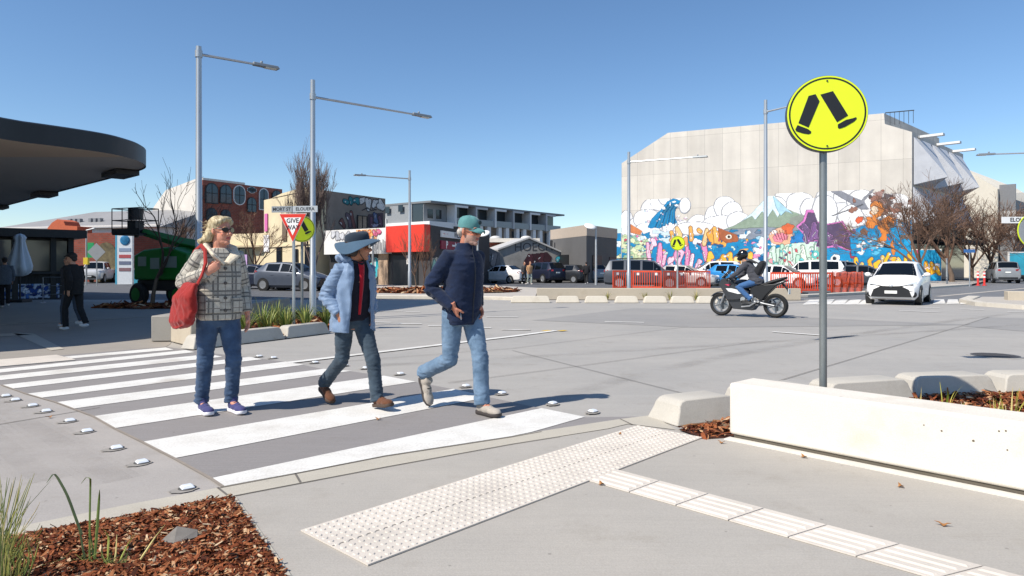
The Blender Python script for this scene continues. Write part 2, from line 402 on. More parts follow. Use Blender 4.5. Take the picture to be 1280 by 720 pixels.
# directional bars
a0, a1 = G(770, 587.5), G(1160, 690.5); b0, b1 = G(735, 601), G(1104, 706)
ext = 2.35
def dbl(u, v): return (a0 + (a1 - a0) * u) * (1 - v) + (b0 + (b1 - b0) * u) * v
mb = MB(); T = 0.40; LL = (a1 - a0).length
n = int(LL * 2.0 / 0.33)
for k in range(n):
    u0, u1 = k * 0.33 / LL, (k * 0.33 + 0.322) / LL
    mb.prism([(p.x, p.y, 0.0) for p in (dbl(u0, 0), dbl(u1, 0), dbl(u1, 1), dbl(u0, 1))], (0, 0, 0.006), 0)
    for j in range(4):
        v0 = 0.09 + j * 0.23; e = 0.012 / LL
        lo = [dbl(u0 + e, v0), dbl(u1 - e, v0), dbl(u1 - e, v0 + .15), dbl(u0 + e, v0 + .15)]
        hi = [dbl(u0 + 2 * e, v0 + .03), dbl(u1 - 2 * e, v0 + .03), dbl(u1 - 2 * e, v0 + .12), dbl(u0 + 2 * e, v0 + .12)]
        v = [(p.x, p.y, 0.0055) for p in lo] + [(p.x, p.y, 0.0125) for p in hi]
        mb.add(v, [(4, 5, 6, 7)] + [(i, (i + 1) % 4, 4 + (i + 1) % 4, 4 + i) for i in range(4)], 0)
struct(mb.build('tactile_guide_strip', [M_TAC]))
# opposite tactile plate, left
mb = MB(); mb.prism([(p.x, p.y, 0.001) for p in gl((-60, 455), (70, 444), (95, 450), (-60, 464))], (0, 0, 0.006))
q = gl((-60, 455), (70, 444), (95, 450), (-60, 464))
for i in range(60):
    for j in range(8):
        u, v = (i + .5) / 60, (j + .5) / 8
        c = (q[0] * (1 - u) + q[1] * u) * (1 - v) + (q[3] * (1 - u) + q[2] * u) * v
        mb.add([(c.x + .02 * math.cos(t * PI / 3), c.y + .02 * math.sin(t * PI / 3), .0065) for t in range(6)] + [(c.x, c.y, .014)], [(t, (t + 1) % 6, 6) for t in range(6)])
struct(mb.build('tactile_paving', [M_TAC]))

# ------------------------------------------------------------ road studs
M_STUDB = mat('stud_base', '#4a4846', 0.7); M_LENS = mat('stud_lens', '#e8ebee', 0.2, var=0.05, coat=0.5)
M_GROUT = mat('stud_grout', '#928d86', 0.9)
def stud(name_label):
    t = thing('road_stud', name_label, 'road stud', group='lit road studs along the crossing')
    mb = MB(); mb.tube([(0, 0, 0), (0, 0, 0.006), (0, 0, 0.009)], [0.066, 0.064, 0.058], 20, ref=(0, 1, 0)); mb.build('base', M_STUDB, t, smooth=40)
    mb = MB(); v = [(-.05, -.047, .008), (.05, -.047, .008), (.05, .047, .008), (-.05, .047, .008), (-.034, -.026, .028), (.034, -.026, .028), (.034, .026, .028), (-.034, .026, .028)]
    mb.add(v, [(3, 2, 1, 0), (4, 5, 6, 7), (0, 1, 5, 4), (1, 2, 6, 5), (2, 3, 7, 6), (3, 0, 4, 7)])
    mb.build('lens', M_LENS, t, bevel=0.006)
    mb = MB(); mb.poly([(-.03 + .10 * math.cos(k * PI / 8) * (1 + .15 * math.sin(3 * k)), -.02 + .075 * math.sin(k * PI / 8), .0035) for k in range(16)]); mb.build('grout_patch', M_GROUT, t, recalc=False)
    return t
s0 = None
SL = [(7.5, 495), (19.5, 500), (41, 507), (58, 514), (87.5, 526), (109, 539), (146, 560), (177.5, 578), (234, 610)]
SRr = [(324, 445.3), (342, 447.2), (394, 453), (431, 456.5), (457.5, 460), (500.5, 467.2), (582.5, 482.5), (627.5, 491.4), (691, 504.3), (741, 514.5)]
LBL = ['farthest of the white road studs left of the zebra crossing', 'second farthest white road stud left of the zebra crossing', 'third farthest white road stud left of the zebra crossing',
       'fourth farthest white road stud left of the zebra crossing', 'white road stud at the middle of the row left of the zebra crossing', 'fourth nearest white road stud left of the zebra crossing',
       'third nearest white road stud left of the zebra crossing', 'second nearest white road stud left of the zebra crossing', 'nearest white road stud, beside the mulch bed kerb',
       'white road stud farthest back, near the end of the left kerb block', 'white road stud just in front of the left kerb blocks', 'white road stud left of the legs of the person in the hat',
       'white road stud between the legs of the person in the hat', 'white road stud right of the knee of the person in the hat', 'white road stud between the hatted person and the man in the cap',
       'white road stud between the shoes of the man in the cap', 'white road stud just right of the jeans of the man in the cap', 'white road stud lying in the shadow of the man in the cap',
       'nearest white road stud right of the crossing, past the front stripe']
for i, (px, py) in enumerate(SL + SRr):
    g = G(px, py)
    s0 = stud(LBL[i]); s0.location = (g.x, g.y, -0.003); s0.scale = (.78, .78, .85); s0.rotation_euler.z = R(43 + random.uniform(-4, 4))
# ------------------------------------------------------------ mulch
def mulch_mat():
    m, nt, b = new_mat('bark_chip')
    gi = N(nt, 'ShaderNodeNewGeometry'); r = N(nt, 'ShaderNodeValToRGB'); r.color_ramp.interpolation = 'LINEAR'
    for i, (p, c) in enumerate(((0, '#3f1d10'), (0.25, '#6a351f'), (0.55, '#8a4c2b'), (0.8, '#a26a45'), (0.92, '#bd9873'), (1, '#cbb493'))):
        e = r.color_ramp.elements[i] if i < 2 else r.color_ramp.elements.new(p)
        e.position = p; e.color = (*lin(c), 1)
    L(nt, gi.outputs['Random Per Island'], r.inputs[0])
    n = N(nt, 'ShaderNodeTexNoise', Scale=90.0); L(nt, coords(nt, (1, 1, 1)), n.inputs['Vector'])
    L(nt, mixc(nt, 1.0, r.outputs[0], ramp(nt, n.outputs['Fac'], 0.3, 0.7, (.7,) * 3, (1.2,) * 3), 'MULTIPLY'), b.inputs['Base Color'])
    b.inputs['Roughness'].default_value = 0.85; b.inputs['Specular IOR Level'].default_value = 0.25
    return m
M_MULCH = mulch_mat(); M_MBASE = mat('mulch_floor', '#4a2415', 0.95, var=0.4, scale=30, bump=0.6)
def inside(p, poly):
    c = False; n = len(poly)
    for i in range(n):
        a, b = poly[i], poly[(i + 1) % n]
        if (a[1] > p[1]) != (b[1] > p[1]) and p[0] < (b[0] - a[0]) * (p[1] - a[1]) / (b[1] - a[1]) + a[0]: c = not c
    return c
def edge_d(p, poly):
    d = 9e9
    for i in range(len(poly)):
        a, b = Vector((poly[i][0], poly[i][1])), Vector((poly[(i + 1) % len(poly)][0], poly[(i + 1) % len(poly)][1])); q = Vector((p[0], p[1]))
        t = max(0, min(1, (q - a).dot(b - a) / max(1e-9, (b - a).length_squared))); d = min(d, (q - a - (b - a) * t).length)
    return d
def mulch(poly, n, hmax, big=1.0, base=0.0):
    """lumpy floor and loose bark chips"""
    xs = [p[0] for p in poly]; ys = [p[1] for p in poly]; x0, x1, y0, y1 = min(xs), max(xs), min(ys), max(ys)
    def hz(x, y):
        e = min(1, edge_d((x, y), poly) / 0.2)
        return base + hmax * e * (0.75 + 0.5 * noise.noise((x * 2.3, y * 2.3, 1))) + 0.012 * noise.noise((x * 9, y * 9, 4)) * e
    st = max(0.06, (x1 - x0) / 60); nx, ny = int((x1 - x0) / st) + 2, int((y1 - y0) / st) + 2
    mb = MB(); idx = {}
    for i in range(nx):
        for j in range(ny):
            x, y = x0 + i * st, y0 + j * st
            if inside((x, y), poly): idx[(i, j)] = len(mb.v); mb.v.append((x, y, hz(x, y)))
    for (i, j) in list(idx):
        q = [(i, j), (i + 1, j), (i + 1, j + 1), (i, j + 1)]
        if all(k in idx for k in q): mb.f.append([idx[k] for k in q]); mb.mi.append(0)
    mb.poly([(p[0], p[1], base + 0.003) for p in poly], 0)
    c = 0
    rnd = random.Random(n)
    while c < n:
        x, y = rnd.uniform(x0, x1), rnd.uniform(y0, y1)
        if not inside((x, y), poly) : continue
        c += 1; s = big * (0.6 + rnd.random() ** 2 * 1.8)
        l, w_, t = 0.016 * s * rnd.uniform(.7, 2.4), 0.0055 * s * rnd.uniform(.6, 1.5), 0.0022 * s
        Mx = Matrix.Translation((x, y, hz(x, y) + rnd.uniform(0.001, 0.016))) @ Matrix.Rotation(rnd.uniform(0, 6.28), 4, 'Z') @ Matrix.Rotation(rnd.gauss(0, .38), 4, 'Y') @ Matrix.Rotation(rnd.gauss(0, .6), 4, 'X')
        k = rnd.uniform(-.5, .5); v = [(-l, -w_, 0), (0, -w_ * 1.2, t + l * .12), (l, -w_ * (1 + k), 0), (l * 1.1, w_ * .5, t), (0, w_ * 1.1, 2 * t + l * .12), (-l * .9, w_ * (1 - k), t),]
        mb.add([Mx @ Vector(p) for p in v], [(0, 1, 4, 5), (1, 2, 3, 4)], 1)
    return mb.build('mulch', [M_MBASE, M_MULCH], recalc=False)
BED = [tuple(p)[:2] for p in gl((-330, 740), (0, 675.5), (175, 644.5), (287, 622), (312, 656), (355, 720), (400, 800), (-330, 800))]
o = mulch(BED, 48000, 0.012, 0.47); tag(o, 'red brown bark mulch in the bed beside the kerb, with reeds growing in it', 'mulch', kind='stuff')
# right hand bed between kerb blocks and seat wall
RBED = [tuple(p)[:2] for p in (G(848, 537), G(882, 549), W0, W0 + WN * 0.3, W0 + WN * 0.3 + WD * 3.2, Vector((6.9, 3.6, 0)), Vector((7.6, 7.05, 0)), Vector((4.9, 6.95, 0)), Vector((3.9, 6.85, 0)), Vector((2.9, 6.5, 0)))]
o = mulch(RBED, 18000, 0.05, 1.0); tag(o, 'bark mulch between the concrete kerb blocks and the cream seat wall', 'mulch', kind='stuff')
FB = [tuple(p)[:2] for p in [Vector((-2.35 + 3.9 * math.cos(t) + -1.2, 33.6 + 2.6 * math.sin(t), 0)) for t in [2 * PI * k / 24 for k in range(24)]]]
o = mulch(FB, 2500, 0.10, 4.0, 0.105); tag(o, 'round patch of orange mulch at the foot of the middle street lamp', 'mulch', kind='stuff')
TB = [(-11.55 + 2.05 * math.cos(t), 22.3 + 0.95 * math.sin(t)) for t in [2 * PI * k / 20 for k in range(20)]]
o = mulch(TB, 1500, 0.06, 3.0); tag(o, 'dark shaded tree pit mulch round the bare tree by the green lift', 'mulch', kind='stuff')
# shard in the mulch
g = G(224, 680)
mb = MB(); mb.add([(-.075, -.02, 0), (.0, -.05, .0), (.085, -.0, .012), (.02, .05, .0), (-.065, -.01, .012), (-.01, .0, .062), (.08, .015, .04), (.02, .055, .02)],
                  [(0, 1, 5, 4), (1, 2, 6, 5), (2, 3, 7, 6), (3, 0, 4, 7), (4, 5, 6, 7), (3, 2, 1, 0)])
tag(mb.build('stone_shard', mat('grey_shard', '#77726c', 0.8, var=.2, scale=20), loc=(g.x, g.y, 0.022)), 'grey angular stone shard lying in the bark mulch', 'stone')
# ------------------------------------------------------------ seat wall on the right
M_WALL = concrete('cream_concrete', '#dbd4c8', rot=0.0, broom=0.03, stain=0.07, warm=(1.02, 1.0, .97))
M_FOOT = mat('white_footing', '#cfcac0', 0.8, var=.1, scale=5)
t = thing('seat_wall', 'low cream concrete seat wall running along the footpath under the round crossing sign', 'wall', W0, math.atan2(WD.y, WD.x))
mb = MB(); mb.box(0, 5.2, 0, 0.36, 0.03, 0.42); mb.build('block', M_WALL, t, bevel=0.022, seg=3)
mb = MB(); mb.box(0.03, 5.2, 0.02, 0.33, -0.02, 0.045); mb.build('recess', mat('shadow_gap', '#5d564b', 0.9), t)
mb = MB(); mb.box(0.0, 5.2, -0.075, 0.015, -0.02, 0.006); mb.build('footing', M_FOOT, t)
mb = MB()
rr = random.Random(3)
for k in range(22):
    x, z = rr.uniform(1.3, 3.2), rr.uniform(.12, .36); r = rr.uniform(.003, .008)
    mb.tube([(x, -0.0015, z), (x, 0.003, z)], [r, r], 7, ref=(0, 0, 1))
mb.build('air_hole', mat('hole_dark', '#6b6152', 0.9), t)
# ------------------------------------------------------------ kerb blocks
M_BLOCK = concrete('block_concrete', '#bab5ab', rot=0.0, broom=0.03, stain=0.24)
def kerb_block(L_, w_, h_, label, loc, ang, cat='kerb block', group='concrete kerb blocks', m=None):
    """long block with rounded upper ends and sloped faces"""
    mb = MB(); prof = []
    r = min(h_ * .5, .09)
    pts = [(-.05, 0), (0.0, h_ - r)] + [(r - r * math.cos(a), h_ - r + r * math.sin(a)) for a in (R(30), R(60), R(90))]
    pts += [(L_ - r + r * math.sin(a), h_ - r + r * math.cos(a)) for a in (0, R(30), R(60), R(90))] + [(L_ + .05, 0)]
    yb = w_ / 2; n = len(pts)
    inset = lambda z: 0.06 * z / h_ + 0.0
    rings = [[(x, -yb + inset(z) , z) for x, z in pts], [(x, yb - inset(z), z) for x, z in pts]]
    mb.ring_loft([[Vector(p) for p in q] for q in rings], True)
    o = mb.build('kerb_block', m or M_BLOCK, loc=loc, rz=ang, bevel=0.012, seg=2)
    return tag(o, label, cat, group)
q = [((1.24, 5.93), (1.86, 6.25), 'nearest concrete kerb block, at the end of the tactile paving'),
     ((1.98, 6.32), (2.72, 6.56), 'concrete kerb block mostly hidden by the end of the cream seat wall'),
     ((2.86, 6.60), (3.78, 6.88), 'concrete kerb block behind the crossing sign pole, shaded by the pole'),
     ((3.90, 6.98), (4.80, 7.13), 'concrete kerb block right of the crossing sign pole'),
     ((4.93, 7.15), (5.95, 7.22), 'rightmost near concrete kerb block behind the seat wall')]
for a, b, lb in q:
    a, b = Vector(a), Vector(b); d = b - a; nrm = Vector((d.y, -d.x)).normalized() * 0.2
    c = a + nrm * 0.75
    kerb_block(d.length - (.06 if a.x < 1.5 else .04), 0.40, 0.20 if a.x < 1.5 else .235, lb, (c.x, c.y, -0.01), math.atan2(d.y, d.x))
# ------------------------------------------------------------ manhole cover, leaves
g = G(1244, 444); mb = MB()
mb.cyl((0, 0, -0.02), 0.36, 0.022, 32, 0); mb.cyl((0, 0, 0.0), 0.31, 0.006, 32, 1)
for k in range(-5, 6):
    for j in range(-5, 6):
        if k * k + j * j < 26: mb.bx((k * .052, j * .052, 0.007), (.034, .034, .006), 0, 1)
tag(mb.build('manhole_cover', [M_ROAD, mat('cast_iron', '#5a5756', 0.6, 0.3)], loc=(g.x, g.y, -0.006)), 'round dark iron manhole cover set in the grey road', 'manhole cover')
M_LEAF = mat('dry_leaf', '#a2703f', 0.8, var=.3, scale=30)
for i, (px, py, lb) in enumerate(((1005, 572, 'dry brown leaf on the footpath close below the seat wall'), (1126, 609, 'dry curled brown leaf below the middle of the seat wall'), (1179, 657, 'dry brown leaf on the footpath nearest the lower right'),
                   (752, 606, 'orange dry leaf lying on the guide strip by the tactile tiles'), (62, 522, 'dry leaf beside the road studs on the left'), (473, 524.5, 'brown leaf on the zebra crossing below the brown shoes'),
                   (775, 544, 'dry brown leaf on the upper edge of the tactile tiles'), (902, 554, 'dark dry leaf at the left corner of the seat wall'))):
    g = G(px, py); mb = MB(); rr = random.Random(i); v = []; n = 12; s = 0.026
    for k in range(n):
        a = 2 * PI * k / n; r = s * (1.1 if k % 3 == 0 else .6) * rr.uniform(.8, 1.15); v.append((r * math.cos(a) * 1.25, r * math.sin(a) * .8, .004 + .008 * math.cos(2 * a) + .004))
    v.append((0, 0, .004)); mb.add(v, [(k, (k + 1) % n, n) for k in range(n)])
    v2 = [(p[0], p[1], p[2] - .0015) for p in v]; mb.add(v2, [((k + 1) % n, k, n) for k in range(n)])
    tag(mb.build('dry_leaf', M_LEAF, loc=(g.x, g.y, 0.004), rz=rr.uniform(0, 6)), lb, 'leaf', 'dry leaves on the paving')
# ============================================================ BUILDINGS
import numpy as np
class Fac:
    """a vertical facade plane between two plan points: u along it (left to right), z up, y into the building"""
    def __init__(s, pxL, ZL, pxR, ZR):
        s.p0 = Vector(((pxL - 640) / FP * ZL, ZL, 0)); p1 = Vector(((pxR - 640) / FP * ZR, ZR, 0))
        s.d = (p1 - s.p0).normalized(); s.len = (p1 - s.p0).length; s.rz = math.atan2(s.d.y, s.d.x)
    def uz(s, px, py):
        a = (px - 640) / FP; u = (a * s.p0.y - s.p0.x) / (s.d.x - a * s.d.y)
        Z = s.p0.y + u * s.d.y
        return u, HC - (py - HY) / FP * Z
    def u(s, px): return s.uz(px, HY)[0]
def outn(E, f):
    n = Vector((E.y, -E.x, 0)).normalized(); c, s_ = math.cos(f.rz), math.sin(f.rz)
    wn = Vector((n.x * c - n.y * s_, n.x * s_ + n.y * c, 0))
    return n if wn.dot(f.p0) < 0 else -n
class Paint:
    """a painted wall: cells of a fine grid, each with the colour of the paint on it (unpainted cells are left out)"""
    def __init__(s, f, u0, u1, z0, z1, cell):
        s.f, s.u0, s.z0, s.c = f, u0, z0, cell
        s.w, s.h = int((u1 - u0) / cell), int((z1 - z0) / cell)
        s.U, s.Z = np.meshgrid(u0 + (np.arange(s.w) + .5) * cell, z0 + (np.arange(s.h) + .5) * cell)
        s.a = np.zeros((s.h, s.w, 3)); s.k = np.zeros((s.h, s.w), bool)
    def put(s, msk, col): s.a[msk] = lin(col); s.k |= msk
    def polym(s, pts):
        c = np.zeros((s.h, s.w), bool); n = len(pts)
        for i in range(n):
            (x0, y0), (x1, y1) = pts[i], pts[(i + 1) % n]
            if abs(y1 - y0) < 1e-9: continue
            c ^= ((y0 > s.Z) != (y1 > s.Z)) & (s.U < (x1 - x0) * (s.Z - y0) / (y1 - y0) + x0)
        return c
    def poly(s, px, col): s.put(s.polym([s.f.uz(*p) for p in px]), col)
    def ell(s, px, py, rx, ry, col, wob=0.0, seed=0, ang=0.0):
        u, z = s.f.uz(px, py); m = s.f.uz(px + 1, py)[0] - u; mz = z - s.f.uz(px, py + 1)[1]
        du, dz = (s.U - u) / m, (s.Z - z) / mz
        if ang: du, dz = du * math.cos(ang) + dz * math.sin(ang), -du * math.sin(ang) + dz * math.cos(ang)
        t = np.arctan2(dz / ry, du / rx); r = np.hypot(du / rx, dz / ry)
        rr = random.Random(seed); lim = np.ones_like(r)
        if wob:
            for k in (2, 3, 5, 7): lim += wob * rr.uniform(.3, 1) / k ** .5 * np.sin(k * t + rr.uniform(0, 6.28))
        s.put(r < lim, col)
    def stroke(s, pts, wpx, col):
        q = [s.f.uz(*p) for p in pts]; m = s.f.uz(pts[0][0] + 1, pts[0][1])[0] - q[0][0]; w_ = wpx * m / 2
        msk = np.zeros((s.h, s.w), bool)
        for (x0, y0), (x1, y1) in zip(q[:-1], q[1:]):
            l2 = (x1 - x0) ** 2 + (y1 - y0) ** 2 + 1e-9
            t = np.clip(((s.U - x0) * (x1 - x0) + (s.Z - y0) * (y1 - y0)) / l2, 0, 1)
            msk |= np.hypot(s.U - x0 - t * (x1 - x0), s.Z - y0 - t * (y1 - y0)) < w_
        s.put(msk, col)
    def letters(s, px0, px1, py0, py1, n, fill, line, seed, tilt=0.0, fat=1.55):
        """bubble shapes like graffiti letters, outlined"""
        rr = random.Random(seed); w_ = (px1 - px0) / n
        for i in range(n):
            cx, cy = px0 + (i + .5) * w_, (py0 + py1) / 2 + rr.uniform(-.12, .12) * (py1 - py0) + tilt * (i - n / 2)
            pts = [(cx + rr.uniform(-.45, .45) * w_, cy + rr.uniform(-.48, .48) * (py1 - py0)) for _ in range(4)]
            lw = w_ * .36 * fat
            s.stroke(pts, lw + max(1.0, w_ * .16), line); s.stroke(pts, lw, fill if isinstance(fill, str) else fill[i % len(fill)])
            hl = '#ffffff'; s.stroke([(pts[0][0] - .1 * w_, pts[0][1]), ((pts[0][0] + pts[1][0]) / 2 - .1 * w_, (pts[0][1] + pts[1][1]) / 2)], lw * .22, hl)
    def build(s, name, parent, y, mt):
        me = bpy.data.meshes.new(name); hh, ww = s.h, s.w
        X = s.u0 + np.arange(ww + 1) * s.c; Zs = s.z0 + np.arange(hh + 1) * s.c
        V = np.zeros((hh + 1, ww + 1, 3)); V[..., 0] = X[None, :]; V[..., 1] = y; V[..., 2] = Zs[:, None]
        d_ = np.zeros((hh, ww)); q_ = s.a
        for ax in (0, 1):
            e_ = np.abs(q_ - np.roll(q_, 1, ax)).sum(2) > .12; d_ = np.maximum(d_, e_); 
        rs = np.random.RandomState(3); g_ = rs.rand(hh // 6 + 2, ww // 6 + 2); g2 = rs.rand(hh // 2 + 2, ww // 2 + 2)
        big = np.kron(g_, np.ones((6, 6)))[:hh, :ww]; small = np.kron(g2, np.ones((2, 2)))[:hh, :ww]
        for _ in range(3): big = (big + np.roll(big, 1, 0) + np.roll(big, -1, 0) + np.roll(big, 1, 1) + np.roll(big, -1, 1)) / 5
        s.a = s.a * (.84 + .22 * big + .10 * small)[..., None]; s.a = np.clip(s.a * (1 - .5 * d_)[..., None], 0, 1)
        jj, ii = np.nonzero(s.k); a = jj * (ww + 1) + ii
        F = np.stack([a, a + 1, a + ww + 2, a + ww + 1], 1)
        used = np.unique(F); remap = np.zeros((hh + 1) * (ww + 1), int); remap[used] = np.arange(len(used)); F = remap[F]; V = V.reshape(-1, 3)[used]
        me.vertices.add(len(V)); me.vertices.foreach_set('co', V.ravel())
        me.loops.add(F.size); me.loops.foreach_set('vertex_index', F.ravel())
        me.polygons.add(len(F)); me.polygons.foreach_set('loop_start', np.arange(0, F.size, 4)); me.polygons.foreach_set('loop_total', np.full(len(F), 4))
        me.update(); at = me.attributes.new('Col', 'FLOAT_COLOR', 'CORNER')
        c = np.ones((len(F), 4, 4)); c[:, :, :3] = s.a[jj, ii][:, None, :]; at.data.foreach_set('color', c.ravel())
        me.materials.append(mt); o = bpy.data.objects.new(name, me); COL.objects.link(o); o.parent = parent
        return o
M_MURAL = attr_mat('mural_paint', 0.75, bump=0.1, bscale=8, var=0.07)
def panel_concrete(name, col, bw, rh, rowoff=0.0):
    m, nt, b = new_mat(name); tc = N(nt, 'ShaderNodeTexCoord'); sp = N(nt, 'ShaderNodeSeparateXYZ'); cb = N(nt, 'ShaderNodeCombineXYZ')
    L(nt, tc.outputs['Object'], sp.inputs[0]); L(nt, sp.outputs[0], cb.inputs[0]); L(nt, sp.outputs[2], cb.inputs[1])
    c = lin(col); k = N(nt, 'ShaderNodeTexBrick'); k.offset = rowoff; L(nt, cb.outputs[0], k.inputs['Vector'])
    k.inputs['Color1'].default_value = (*[x * .93 for x in c], 1); k.inputs['Color2'].default_value = (*[min(1, x * 1.06) for x in c], 1)
    k.inputs['Mortar'].default_value = (*[x * .55 for x in c], 1); k.inputs['Scale'].default_value = 1.0
    k.inputs['Mortar Size'].default_value = 0.012; k.inputs['Brick Width'].default_value = bw; k.inputs['Row Height'].default_value = rh
    n = N(nt, 'ShaderNodeTexNoise', Scale=0.35, Detail=6.0, Roughness=0.65); L(nt, tc.outputs['Object'], n.inputs['Vector'])
    vs = N(nt, 'ShaderNodeMapping'); vs.inputs['Scale'].default_value = (1.3, 1.3, .09); L(nt, tc.outputs['Object'], vs.inputs[0])
    n2 = N(nt, 'ShaderNodeTexNoise', Scale=1.0, Detail=5.0); L(nt, vs.outputs[0], n2.inputs['Vector'])
    o = mixc(nt, 1.0, k.outputs['Color'], ramp(nt, n.outputs['Fac'], 0.32, 0.68, (.90,) * 3, (1.06, 1.06, 1.05)), 'MULTIPLY')
    o = mixc(nt, 1.0, o, ramp(nt, n2.outputs['Fac'], 0.35, 0.65, (.93, .925, .92), (1.03,) * 3), 'MULTIPLY')
    L(nt, o, b.inputs['Base Color']); b.inputs['Roughness'].default_value = 0.85
    return m
M_GLASS = glass('window_glass', '#1a242c'); M_GLASSB = glass('blue_glass', '#28414f', 0.08)
M_DARK = mat('dark_frame', '#2b2c2e', 0.6); M_BLK = mat('black_metal', '#1c1d1f', 0.5)
M_BRICK = None
def brick(name, c1, c2, mort, sc=1.0):
    m, nt, b = new_mat(name); tc = N(nt, 'ShaderNodeTexCoord'); sp = N(nt, 'ShaderNodeSeparateXYZ'); cb = N(nt, 'ShaderNodeCombineXYZ')
    ad = N(nt, 'ShaderNodeMath', operation='ADD'); L(nt, tc.outputs['Object'], sp.inputs[0]); L(nt, sp.outputs[0], ad.inputs[0]); L(nt, sp.outputs[1], ad.inputs[1])
    L(nt, ad.outputs[0], cb.inputs[0]); L(nt, sp.outputs[2], cb.inputs[1]); k = N(nt, 'ShaderNodeTexBrick'); L(nt, cb.outputs[0], k.inputs['Vector'])
    for q, c in (('Color1', c1), ('Color2', c2), ('Mortar', mort)): k.inputs[q].default_value = (*lin(c), 1)
    k.inputs['Scale'].default_value = sc; k.inputs['Brick Width'].default_value = .46; k.inputs['Row Height'].default_value = .17; k.inputs['Mortar Size'].default_value = .02
    n = N(nt, 'ShaderNodeTexNoise', Scale=0.8, Detail=5.0); L(nt, tc.outputs['Object'], n.inputs['Vector'])
    L(nt, mixc(nt, 1.0, k.outputs['Color'], ramp(nt, n.outputs['Fac'], 0.3, 0.7, (.75,) * 3, (1.15,) * 3), 'MULTIPLY'), b.inputs['Base Color'])
    b.inputs['Roughness'].default_value = 0.85; return m
M_BRICK = brick('red_brick', '#9b4a35', '#84402f', '#8d6a5c')
def wall_sign(parent, name, u0, u1, z0, z1, y, col, th=0.08):
    mb = MB(); mb.box(u0, u1, y - th, y, z0, z1); return mb.build(name, col, parent)
def window(parent, u0, u1, z0, z1, y=-0.03, fr=0.07, gm=None, fm=None, mull=0):
    mb = MB(); fw = fr
    for a in ((u0 - fw, u1 + fw, z1, z1 + fw), (u0 - fw, u1 + fw, z0 - fw, z0), (u0 - fw, u0, z0, z1), (u1, u1 + fw, z0, z1)): mb.box(a[0], a[1], y - .05, y + .03, a[2], a[3])
    for k in range(mull):
        x = u0 + (u1 - u0) * (k + 1) / (mull + 1); mb.box(x - .03, x + .03, y - .04, y + .02, z0, z1)
    o = mb.build('window', fm or M_DARK, parent)
    mb = MB(); mb.box(u0, u1, y - .012, y + .02, z0, z1); mb.build('pane', gm or M_GLASS, o)
    return o
def arch_pts(u0, u1, z0, z1, round_bottom=False, n=10):
    r = (u1 - u0) / 2; c = (u0 + u1) / 2; pts = []
    for k in range(n + 1):
        a = PI * k / n; pts.append((c + r * math.cos(a), z1 - r + r * math.sin(a)))
    if round_bottom:
        for k in range(n + 1):
            a = PI + PI * k / n; pts.append((c + r * math.cos(a), z0 + r + r * math.sin(a)))
    else: pts += [(u0, z0), (u1, z0)]
    return pts

# ------------------------------------------------------------ the mural building
f = Fac(777, 72, 1140, 60)
t = thing('mural_building', 'large raw concrete building with a colourful painted mural along its lower wall', 'building', f.p0, f.rz)
Wb = f.len
def gp(*pp): return [f.uz(*p) for p in pp]
top = gp((777, 204), (835, 166), (1105, 141.5), (1106, 155), (1140, 165))
prof = [(0, 0)] + top + [(Wb, 0)]
mb = MB(); SD = Vector((.72, .69)).normalized(); SL = Vector((SD.x * f.d.x + SD.y * f.d.y, -SD.x * f.d.y + SD.y * f.d.x, 0))
SIDE = frame((Wb, 0, 0), (SL.y, -SL.x, 0), SL)
mb.prism([(u, 0, z) for u, z in prof], SL * 17.0)
mb.build('wall', panel_concrete('raw_concrete', '#d3ccc1', 1.72, 3.62), t)
mb = MB(); u_, z_ = f.uz(1106, 150); 
for k in range(7): mb.box(u_ + .05 + k * .36, u_ + .09 + k * .36, .5, .54, z_ - .4, z_ + .75)
mb.box(u_ + .05, u_ + 2.3, .5, .55, z_ + .7, z_ + .78); mb.build('roof_railing', M_DARK, t)
pt = Paint(f, 0.0, Wb - .02, 0.0, 8.3, 0.05)
C_ = lambda *a: pt.ell(*a)
pt.poly([(770, 350), (770, 292), (800, 280), (840, 292), (900, 285), (960, 292), (1010, 288), (1060, 290), (1100, 272), (1145, 262), (1145, 360)], '#0f86b8')
# white foam and clouds
for i, (x, y, rx, ry) in enumerate(((783, 280, 9, 16), (800, 284, 16, 12), (815, 262, 14, 14), (826, 252, 13, 12), (838, 247, 15, 10), (849, 250, 11, 9), (856, 257, 7, 9), (808, 274, 16, 12), (820, 286, 26, 10), (846, 284, 22, 8),
        (875, 281, 16, 12), (893, 270, 12, 12), (906, 259, 14, 13), (915, 267, 13, 14), (900, 280, 22, 10), (922, 277, 14, 12), (868, 286, 26, 8),
        (983, 247, 15, 14), (1000, 255, 18, 14), (970, 258, 13, 11), (1014, 262, 14, 14), (1040, 250, 22, 18), (1062, 246, 20, 13), (1046, 270, 26, 16), (1076, 252, 18, 14), (1030, 266, 16, 22), (1068, 270, 20, 14), (1095, 258, 20, 16), (1120, 262, 20, 20), (1132, 275, 12, 14))):
    pt.ell(x, y, rx + .8, ry + .8, '#b9bcc4', .05, i); pt.ell(x, y - .3, rx, ry, '#f3f2f1', .05, i)
# blue swell
pt.poly([(809, 285), (815, 273), (826, 262), (834, 252), (842, 248), (851, 251), (848, 257), (843, 264), (844, 272), (847, 279), (838, 281), (826, 285), (818, 286)], '#1180b3')
for k in range(7): pt.stroke([(819 + k * 4, 284 - k * .4), (826 + k * 3, 268 - k), (836 + k * 2, 255)], 0.7, '#5db4d6' if k % 2 else '#0a5f92')
rr = random.Random(5)
for k in range(26): pt.ell(rr.uniform(805, 858), rr.uniform(250, 292), rr.uniform(1, 3.2), rr.uniform(1, 2.6), '#f7f6f6', .2, k)
for k in range(22): pt.ell(rr.uniform(800, 858), rr.uniform(244, 290), rr.uniform(.6, 1.6), rr.uniform(.5, 1.4), rr.choice(['#e8c8d8', '#b9d8e8', '#d8d0e0']), .2, k)
